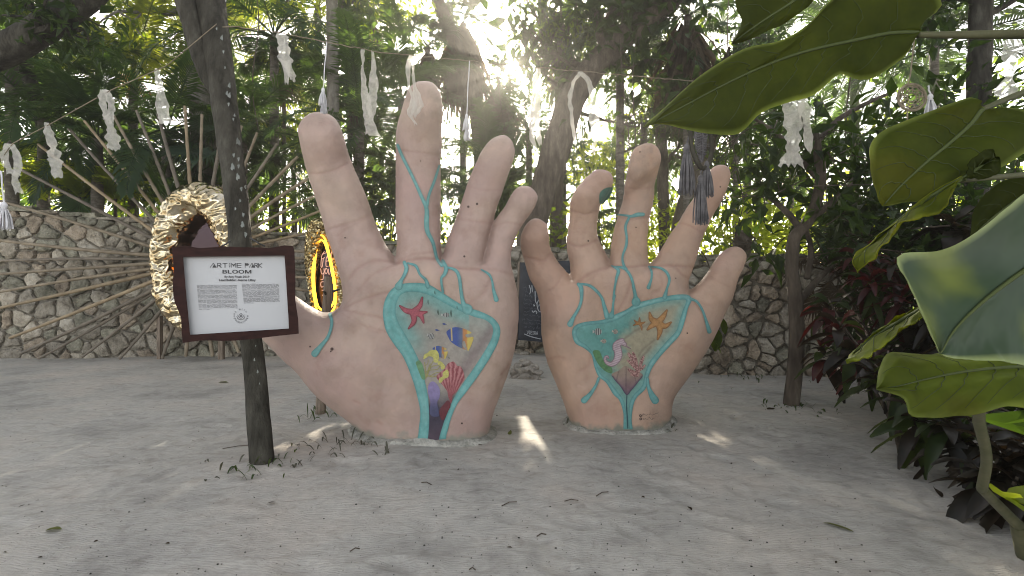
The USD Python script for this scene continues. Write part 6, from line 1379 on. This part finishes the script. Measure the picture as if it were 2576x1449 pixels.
def gauze(strips, Y, label, seed, wr=1.0, kind_name='gauze_strip', soft=1.0):
    """strips: lists of (px, py, width px, turn) down each hanging tail; cloth with folds, tied over the twine."""
    rg = np.random.default_rng(seed); parts = []
    for st in strips:
        q = spline([(x, y, w, a) for x, y, w, a in st], 9); n = len(q); m = 9
        c = P(q[:, 0] + ndimage.gaussian_filter1d(rg.normal(0, 1.3, n), 1.2), q[:, 1], Y); w = q[:, 2] * Y / FPX * .5 * (1 + ndimage.gaussian_filter1d(rg.normal(0, .35, n), 1.0)); a = q[:, 3] + ndimage.gaussian_filter1d(rg.normal(0, .3, n), 1.5)
        u = np.linspace(-1, 1, m); ph = rg.uniform(0, 6)
        s = np.arange(n) / n
        fold = np.sin(u[None] * 5.5 + ph + 5 * s[:, None]) * .16 + np.sin(u[None] * 2.3 + 9 * s[:, None] + ph) * .22
        fold = fold * soft
        X = u[None] * np.cos(a)[:, None] - fold * np.sin(a)[:, None]; Yd = u[None] * np.sin(a)[:, None] + fold
        V = c[:, None] + np.stack([X * w[:, None], Yd * w[:, None], rg.normal(0, .035, (n, m)) * w[:, None]], -1)
        V[-1, :, 2] += rg.normal(0, .012, m)
        i, j = np.meshgrid(np.arange(n - 1), np.arange(m - 1), indexing='ij'); k = (i * m + j).ravel()
        parts.append((V.reshape(-1, 3), tri(np.stack([k, k + 1, k + m + 1, k + m], 1))))
    return obj(kind_name, cat_(parts), MATS['gauze'], smooth=True, label=label, cat='cloth strip', group='gauze strips tied to the twine')
gauze([[(26,362,20,.3),(40,385,14,.8),(46,420,15,.5),(40,455,18,.2),(48,488,24,.2)], [(26,362,14,.9),(12,382,13,.6),(16,415,20,.5),(34,440,22,.2)]], YT + .1, 'white gauze strip nearest the left edge, looped open', 1)
gauze([[(117,308,8,.8),(122,330,14,.5),(132,365,24,.3),(135,392,26,.4),(140,415,22,.6),(147,445,20,.1)]], YT + .1, 'white gauze strip hanging over the tip of a low bamboo ray', 2)
gauze([[(265,226,16,.4),(258,250,18,.6),(265,285,16,.9),(276,315,18,.4),(282,345,26,.1),(286,378,32,.1)], [(268,226,12,.3),(278,255,15,.8),(280,280,14,.9),(272,305,14,.7)]], YT + .1, 'white gauze strip with a slit, right of the low bamboo rays', 3)
gauze([[(393,172,8,.8),(398,200,14,.5),(404,235,18,.3),(410,275,24,.2),(418,308,28,.2)]], YT + .15, 'thin see-through gauze strip left of the leaning trunk', 4)
gauze([[(708,84,26,.3),(712,110,34,.2),(716,140,28,.5),(720,165,18,.6),(722,210,9,.8)], [(716,150,22,.2),(728,178,20,.3),(738,200,14,.5)]], RY(700), 'faint gauze strip right of the leaning trunk', 5)
gauze([[(912,124,10,.5),(912,165,8,.9),(914,205,12,.6),(920,245,24,.3),(926,290,26,.2),(938,343,30,.1)], [(938,128,8,.7),(940,175,14,.6),(940,215,24,.2),(936,260,24,.2),(934,300,16,.4)]], RY(930), 'white gauze strip with crossed tails between the index and middle fingers', 6)
gauze([[(1034,140,9,.6),(1026,172,12,.7),(1030,215,9,.9),(1040,252,12,.6),(1032,288,16,.5),(1046,312,8,.8)], [(1036,140,8,.7),(1040,180,11,.8),(1044,225,12,.7),(1052,262,22,.4),(1040,290,14,.6)]], RY(1034), 'cream gauze strip hanging in front of the middle giant fingertip', 7)
gauze([[(1356,172,10,.6),(1348,205,14,.6),(1346,250,16,.7),(1342,300,20,.5),(1338,345,16,.5),(1352,382,10,.7)], [(1358,172,8,.8),(1360,210,9,.9),(1356,260,14,.6),(1352,320,14,.5),(1360,364,12,.4)]], RY(1350), 'cream gauze strip right of the sun between the two hands', 8)
gauze([[(1462,182,16,.3),(1444,205,12,.7),(1434,245,14,.6),(1438,285,16,.5),(1442,330,14,.7),(1448,366,5,.8)], [(1462,182,18,.3),(1482,210,18,.3),(1490,250,26,.3),(1495,300,26,.2),(1500,345,20,.4),(1492,384,8,.7)]], RY(1460), 'white gauze strip hung in an arch above the bent finger', 9)
gauze([[(1998,226,54,.1),(1996,280,54,.15),(1996,330,58,.1),(1992,380,56,.15),(1990,416,58,.1)], [(2020,228,34,.5),(2026,290,30,.4),(2034,340,34,.3),(2036,384,30,.4)]], 2.7, 'wide see-through cloth strip under the great leaf', 10, soft=.35)
gauze([[(2548,98,50,.1),(2540,150,46,.2),(2536,200,46,.1),(2530,246,48,.1)], [(2560,98,36,.6),(2580,140,40,.5),(2600,190,44,.4)]], 1.5, 'pale bluish cloth strip at the upper right edge', 11, soft=.35)
def tassel_parts(parent, top, head, length, rad, yarn, seed, n=42, two=False):
    """Cord, wound head, binding ring and a skirt of separate threads, from the hanging point top down to head and the fringe below."""
    rg = np.random.default_rng(seed); top, head = np.asarray(top, float), np.asarray(head, float)
    s = np.linspace(0, 1, 9)[:, None]; obj('cord', tube(top + (head - top) * s + np.hstack([np.sin(s * 9) * .002, 0 * s, 0 * s]), rad * .09 + .0012, 5), MATS[yarn], parent)
    obj('head', ell(head - [0, 0, rad * .45], (rad * .42, rad * .42, rad * .6), 2), MATS[yarn], parent, smooth=True)
    c = head - np.array([0, 0, rad * 1.0]); a = np.linspace(0, 2 * np.pi, 14)
    obj('binding', tube(np.stack([c[0] + np.cos(a) * rad * .40, c[1] + np.sin(a) * rad * .40, c[2] + 0 * a], 1), rad * .08, 5), MATS[yarn], parent)
    th = []
    for i in range(n):
        az = rg.uniform(0, 6.28); rr = math.sqrt(rg.random()); l = length * rg.uniform(.88, 1.04)
        d = np.array([math.cos(az), math.sin(az), 0]) * rr
        p = [c + d * rad * .36, c + d * rad * .75 - [0, 0, l * .35], c + d * rad * (.95 + rg.normal(0, .05)) - [0, 0, l * .7], c + d * rad * (1.02 + rg.normal(0, .12)) - [0, 0, l]]
        th.append(tube(spline(p, 3), rad * .085, 4))
    obj('fringe', cat_(th), MATS[yarn], parent, smooth=True)
T1 = thing('tassel', 'white double tassel on a long cord above the tip of the index giant finger', 'tassel', P(814, 96, RY(814)))
tassel_parts(T1, P(822, tw_right(822), RY(822)), P(813, 222, RY(814)), .11, .034, 'white_yarn', 1); tassel_parts(T1, P(813, 230, RY(814)), P(815, 250, RY(814)), .09, .026, 'white_yarn', 2)
T2 = thing('tassel', 'white double tassel on a cord between the middle and ring giant fingers', 'tassel', P(1180, 153, RY(1180)))
tassel_parts(T2, P(1181, 153, RY(1180)), P(1174, 288, RY(1180)), .10, .032, 'white_yarn', 3); tassel_parts(T2, P(1174, 296, RY(1180)), P(1175, 318, RY(1180)), .09, .028, 'white_yarn', 4)
T3 = thing('tassel', 'whitish tassel at the left edge in front of the wall', 'tassel', P(6, 505, 3.2))
tassel_parts(T3, P(2, 430, 3.2), P(10, 510, 3.2), .14, .045, 'white_yarn', 5)
YM = 2.55
MC = thing('macrame_hanger', 'dark wooden hoop with knotted grey cord and three dark grey tassels', 'hanging ornament', P(1760, 330, YM))
def M_(pts): return [(1666.6 + x * .1909, 301.9 + y * .1909) for x, y in pts]
def mtube(name, pts, r, m, n=8):
    q = np.array(M_(spline(pts, 6))); obj(name, tube(P(q[:, 0], q[:, 1], YM), r, n), MATS[m], MC, smooth=True)
mtube('hoop', [(370,-60),(370,100),(372,260),(400,420),(450,540),(510,630),(560,630),(620,540),(645,420),(640,260),(630,100),(625,-60)], .0125, 'dark_bark')
rg = np.random.default_rng(14); nets = []
for i in range(16):
    x = 425 + i * 10.5; pts = [(x + rg.normal(0, 3), y) for y in np.linspace(-80, 300 + 260 * math.sin(i / 15 * math.pi) ** .7, 9)]; pts[-1] = (470 + i * 6, pts[-1][1])
    q = np.array(M_(spline(pts, 4))); nets.append(tube(P(q[:, 0], q[:, 1], YM + rg.normal(0, .004)), .0042, 4))
for y in range(0, 460, 34):
    q = np.array(M_(spline([(410 + .10 * y, y), (470, y + 16), (520, y - 4), (560, y + 14), (610 - .08 * y, y)], 4))); nets.append(tube(P(q[:, 0], q[:, 1], YM - .006), .0035, 4))
obj('knotted_cords', cat_(nets), MATS['grey_yarn'], MC, smooth=True)
mtube('lashing', [(335,230),(370,210),(420,225),(380,235),(340,240)], .003, 'grey_yarn', 5); mtube('lashing', [(600,330),(640,325),(660,345),(605,350)], .003, 'grey_yarn', 5)
for (x, y, x0, y0, x1, y1), s_, r_ in (((318,335, 340,240, 330,980), 5, .041), ((585,560, 620,520, 620,1010), 6, .034), ((500,745, 515,640, 480,1370), 7, .038)):
    tp_ = M_([(x0, y0)])[0]; hd = M_([(x, y)])[0]; en = M_([(x1, y1)])[0]
    ts = obj('tassel', ell(P(*hd, YM) - [0, 0, .012], (r_ * .40, r_ * .40, .022), 2), MATS['grey_yarn'], MC, smooth=True)
    tassel_parts(ts, P(*tp_, YM), P(*hd, YM), (en[1] - hd[1]) * YM / FPX - r_, r_, 'grey_yarn', s_, 60)
YD = 2.1
DC = thing('dream_catcher', 'small round cord dream catcher with a pale tassel hanging among dark leaves', 'hanging ornament', P(2300, 190, YD))
c = P(2294, 245, YD); a = np.linspace(0, 2 * np.pi, 30); R = 33 * YD / FPX
obj('ring', tube(np.stack([c[0] + np.cos(a) * R * 1.05, c[1] + 0 * a, c[2] + np.sin(a) * R], 1), .006, 7), MATS['twine'], DC, smooth=True)
web = []
for ring_ in (.78, .55, .34):
    k = 18; b = np.linspace(0, 2 * np.pi, k + 1) + ring_; rr_ = R * ring_ * (1 + .12 * (np.arange(k + 1) % 2)); web.append(tube(np.stack([c[0] + np.cos(b) * rr_, c[1] + 0 * b, c[2] + np.sin(b) * rr_], 1), .0035, 4))
for b in np.arange(9) * 2 * np.pi / 9: web.append(tube([c + np.array([math.cos(b), 0, math.sin(b)]) * R * .3, c + np.array([math.cos(b + .1), 0, math.sin(b + .1)]) * R], .003, 4))
obj('web', cat_(web), MATS['twine'], DC, smooth=True)
obj('cord', tube([c + [-.02, 0, R], P(2290, 190, YD), P(2300, 100, YD)], .003, 5), MATS['twine'], DC)
b = c + np.array([-.02, 0, -R]); obj('cord', tube([b, b - [.0, 0, .05]], .003, 5), MATS['twine'], DC)
obj('lower_ring', tube(np.stack([b[0] + np.cos(a) * .02, b[1] + 0 * a, b[2] - .06 + np.sin(a) * .012], 1), .003, 5), MATS['twine'], DC)
tassel_parts(DC, P(2335, 215, YD), P(2340, 238, YD), .075, .026, 'white_yarn', 9, 30)
# ------------------------------------------------------------------ small plants, fallen leaves, sticks, pebbles
def tuft(c, label, seed, n=12, h=(.08, .2), m='weed_green', spread=.08, w=.013):
    rg = np.random.default_rng(seed); t = thing('grass_tuft', label, 'grass tuft', c)
    for i in range(n):
        az = rg.uniform(0, 6.28); l = rg.uniform(*h); b = np.asarray(c) + np.array([rg.normal(0, spread), rg.normal(0, spread), -.01]); b[2] = ground_z(b[0], b[1]) - .008
        d = np.array([math.cos(az) * .5, math.sin(az) * .5, 1.0]); v, f = lance_leaf(b, d, l, w * rg.uniform(.7, 1.6), rg, rg.uniform(.3, .9), 5)
        obj('blade', (v, f), MATS[m], t, smooth=True)
tuft(gp(640, 1178), 'grassy weeds at the left foot of the leaning trunk', 1, 14, (.10, .24), 'weed_green', .13); tuft(gp(700, 1160), 'grassy weeds at the right foot of the leaning trunk', 2, 14, (.08, .2), 'weed_green', .12)
tuft(gp(575, 1175), 'small grey weeds left of the leaning trunk', 3, 9, (.06, .16), 'dry_grass', .12); tuft(gp(800, 1130), 'dusty weeds between the trunk and the wrist of the left hand', 4, 16, (.08, .22), 'dry_grass', .16)
tuft(gp(850, 1120), 'pale dusty weed beside the wrist of the left hand', 5, 14, (.10, .26), 'dry_grass', .13); tuft(gp(975, 1145), 'pale three-bladed weed in front of the wrist of the left hand', 6, 5, (.08, .18), 'dry_grass', .03, .014)
tuft(gp(795, 1050), 'green weed at the foot of the wooden post', 7, 20, (.12, .3), 'weed_green', .11); tuft(gp(1965, 1022), 'dark weeds at the left foot of the thin tree', 8, 20, (.06, .17), 'weed_green', .14); tuft(gp(2030, 1028), 'dark weeds at the right foot of the thin tree', 9, 14, (.06, .16), 'weed_green', .12)
tuft(gp(760, 1170), 'single dry weed in front of the leaning trunk', 10, 6, (.08, .18), 'dry_grass', .05); tuft(gp(905, 1118), 'dry weed touching the left edge of the wrist of the left hand', 11, 8, (.08, .2), 'dry_grass', .06)
tuft(gp(1560, 1070) if False else gp(1428, 1068), 'thin weed at the left edge of the right hand base', 12, 5, (.06, .16), 'dry_grass', .03); tuft(gp(1690, 1085), 'thin weed at the right edge of the right hand base', 13, 5, (.06, .15), 'dry_grass', .03)
tuft(gp(1850, 945), 'row of weeds at the foot of the right wall', 14, 30, (.06, .18), 'weed_green', .35); tuft(gp(1960, 945), 'weeds at the foot of the right wall behind the thin tree', 15, 26, (.06, .18), 'weed_green', .3)
leafy('fallen_green', (.10, .12, .03), (.18, .19, .05), (.2, .22, .04), .2, .7, .2); leafy('fallen_brown', (.035, .025, .016), (.075, .055, .036), (.08, .05, .02), .15, .8, .1)
def fallen(px, py, L, W, az, m, label, seed):
    rg = np.random.default_rng(seed); g = gp(px, py); d = np.array([math.cos(az), math.sin(az), .10]); v, f = lance_leaf(g - d * L / 2 + [0, 0, .012], d, L, W, rg, .12, 6)
    obj('fallen_leaf', (v, f), MATS[m], smooth=True, label=label, cat='fallen leaf')
fallen(135, 1336, .075, .05, .2, 'fallen_green', 'olive fallen leaf on the sand at the lower left', 1); fallen(562, 963, .14, .07, .2, 'fallen_green', 'yellow-green fallen leaf on the sand below the sign', 2); fallen(1282, 1092, .07, .045, 2.0, 'fallen_green', 'yellow-green fallen leaf between the two hands', 3)
fallen(2108, 1327, .15, .04, 2.3, 'fallen_green', 'long yellowish fallen leaf at the lower right', 4); fallen(1735, 1282, .05, .03, 1.6, 'fallen_brown', 'curled brown leaf in front of the right hand', 5); fallen(684, 1268, .05, .03, .4, 'fallen_brown', 'brown leaf in front of the leaning trunk', 6); fallen(1208, 1122, .04, .02, .3, 'fallen_brown', 'brown leaf at the right foot of the left hand', 7)
fallen(2360, 1240, .16, .06, 1.0, 'fallen_brown', 'broad brown leaf under the dark shrub', 8); fallen(1940, 1030, .12, .04, .3, 'fallen_brown', 'brown leaf left of the thin tree', 9)
for i, (x, y, x2, y2, w) in enumerate(((1262,1275,1300,1265,'in the middle of the foreground'),(1420,1263,1455,1262,'right of the middle of the foreground'),(1060,1216,1085,1222,'in front of the left hand'),(1350,1352,1374,1348,'low in the foreground'),(1180,1436,1196,1438,'at the bottom edge'),(560,1130,640,1122,'left of the leaning trunk'),(1500,1250,1530,1240,'in front of the right hand'),(880,1390,905,1384,'low left in the foreground'))):
    a_, b_ = gp(x, y), gp(x2, y2); a_[2] += .006; b_[2] += .008
    obj('stick', tube([a_, (a_ + b_) / 2 + [0, .01, .006], b_], .0035, 5), MATS['brown_bark'], label='thin dark twig on the sand ' + w, cat='stick')
rg = np.random.default_rng(55); parts = []
for _ in range(330):
    y = CY + 250 + (1449 - CY - 230) * rg.random() ** .8; x = rg.uniform(-40, 2200); p = gp(x, y); r = rg.uniform(.0018, .0055); v, f = ell((p[0], p[1], p[2] + r * .3), (r * rg.uniform(.8, 1.5), r, r * .7), 0); parts.append((v, f))
obj('pebbles', cat_(parts), MATS['dark_bark'], kind='stuff', label='tiny dark seeds and pebbles strewn over the sand', cat='pebbles')
parts = []
for _ in range(80):
    y = CY + 215 + (1449 - CY - 200) * rg.random(); x = rg.uniform(-40, 2200); p = gp(x, y); az = rg.uniform(0, 6.28); L = rg.uniform(.010, .032); parts.append(lance_leaf(p + [0, 0, .004], [math.cos(az), math.sin(az), .12], L, L * rg.uniform(.2, .5), rg, .15, 3))
obj('leaf_litter', cat_(parts), MATS['fallen_brown'], kind='stuff', label='scraps of dark dry leaf scattered on the sand', cat='leaf litter')

# ------------------------------------------------------------------ the tree that overhangs the path on the right, rooted beside the camera
rg = np.random.default_rng(88)
OT = thing('overhanging_tree', 'broad dark tree overhanging the path from the right of the frame', 'tree', (4.2, .6, 0))
tk = spline([(4.2, .6, -.1, .16), (4.1, .7, 1.5, .14), (3.8, .9, 2.8, .12), (3.3, 1.1, 3.8, .09)], 6)
obj('trunk', barky(tk[:, :3], tk[:, 3], 12, 3), MATS['dark_bark'], OT, smooth=True)
tb_, tips = limbs(tk[:, :3], tk[:, 3], 89, 9, 2.2, .3, 2, .6)
n = 2600; p = np.stack([rg.normal(3.4, 1.5, n), rg.normal(1.2, 1.3, n), rg.uniform(2.9, 5.2, n)], 1)
elev = (p[:, 2] - CAMH) / np.maximum(p[:, 1], .05)
p = p[((elev > .72) | (p[:, 1] < 0)) & (p[:, 0] > .9 + .25 * rg.normal(size=n))]
l = rg.uniform(.25, .5, len(p))
obj('branches', thin(*cat_(tb_)), MATS['dark_bark'], OT, kind='stuff')
obj('crown', thin(*leaf_cloud(p, rg.normal(0, 1, p.shape) * [1, 1, .4] + [0, 0, -.3], rg.normal(0, .35, p.shape) + [0, 0, 1], l, l * .5)), MATS['broad_dark'], OT, kind='stuff')

hz = trimesh.creation.box(bounds=[(-60, -45, -1.3), (60, 62, 24)])
mat('haze', {'v': ('principled_volume', {'color': (1.0, .97, .92), 'density': .0021, 'anisotropy': .76})}, surface=None, volume='v.volume')
obj('haze', (np.array(hz.vertices), np.array(hz.faces)), MATS['haze'], kind='stuff', label='thin sunlit air haze around the whole place', cat='haze')

for i, (x, y, zc, n) in enumerate(((3.3, 2.2, 1.1, 420), (3.0, 1.2, 1.0, 420), (3.9, 3.0, 1.3, 420), (2.9, .2, 1.0, 380))):
    rg = np.random.default_rng(700 + i); t = thing('shrub', 'tall dark shrub ' + ['beside the lower right corner', 'right of the camera', 'behind the lower right corner', 'nearest the camera on the right'][i], 'shrub', (x, y, 0))
    u = unit(rg.normal(size=(n, 3))) * (rg.random((n, 1)) ** .4); p = np.array([x, y, zc]) + u * [.75, .7, 1.1]; p = p[(p[:, 2] > .1) & ((p[:, 0] / np.maximum(p[:, 1], .05) > 1.16) | (p[:, 1] < .3))]
    l = rg.uniform(.2, .38, len(p)); obj('stems', tube([(x, y, -.05), (x + .1, y, .7), (x, y, 1.4)], [.03, .022, .01], 6), MATS['brown_bark'], t)
    obj('foliage', leaf_cloud(p, rg.normal(0, 1, p.shape), rg.normal(0, .5, p.shape) + [0, 0, 1], l, l * .45), MATS['broad_dark'], t, kind='stuff')

SP = thing('palm_stump', 'dark fibrous cut palm stump standing above the right wall behind the raised thumb', 'tree stump', (P(1868, 640, 8.9)[0], 8.9, 0))
pts = np.array([[P(1868, 640, 8.9)[0], 8.9, 0], P(1868, 650, 8.9), P(1868, 615, 8.9), P(1866, 580, 8.9)]); q = spline(np.hstack([pts, np.array([[.13], [.14], [.16], [.10]])]), 6)
obj('trunk', barky(q[:, :3], q[:, 3], 14, 2, .2), MATS['brown_bark'], SP, smooth=True)
rg = np.random.default_rng(6); c = P(1866, 585, 8.9)
obj('fibres', cat_([tube([c + [rg.normal(0, .06), rg.normal(0, .06), .02], c + [rg.normal(0, .12), -.12, -.12], c + [rg.normal(0, .15), -.16 + rg.normal(0, .03), -.32]], .006, 3) for _ in range(60)]), MATS['dead_palm'], SP, kind='stuff')
CP = thing('climbing_plant', 'green lobed leaves hanging on the right wall below the thumb of the right hand', 'plant', P(1800, 900, 7.35))
for i, (x, y, l) in enumerate(((1790, 810, .26), (1805, 830, .3), (1785, 850, .24), (1815, 800, .22), (1770, 600, .26), (1735, 600, .24), (1800, 610, .22), (1900, 655, .2))):
    obj('leaf', lance_leaf(P(x, y, 7.4), [rg.normal(0, .5), -.5, -.7 if i < 4 else -.2], l, l * .6, rg, .3), MATS['broad_mid'], CP, smooth=True)
obj('vine', tube(spline([P(1720, 610, 7.5), P(1770, 640, 7.45), P(1795, 720, 7.45), P(1800, 830, 7.45)], 5), .01, 5), MATS['brown_bark'], CP)
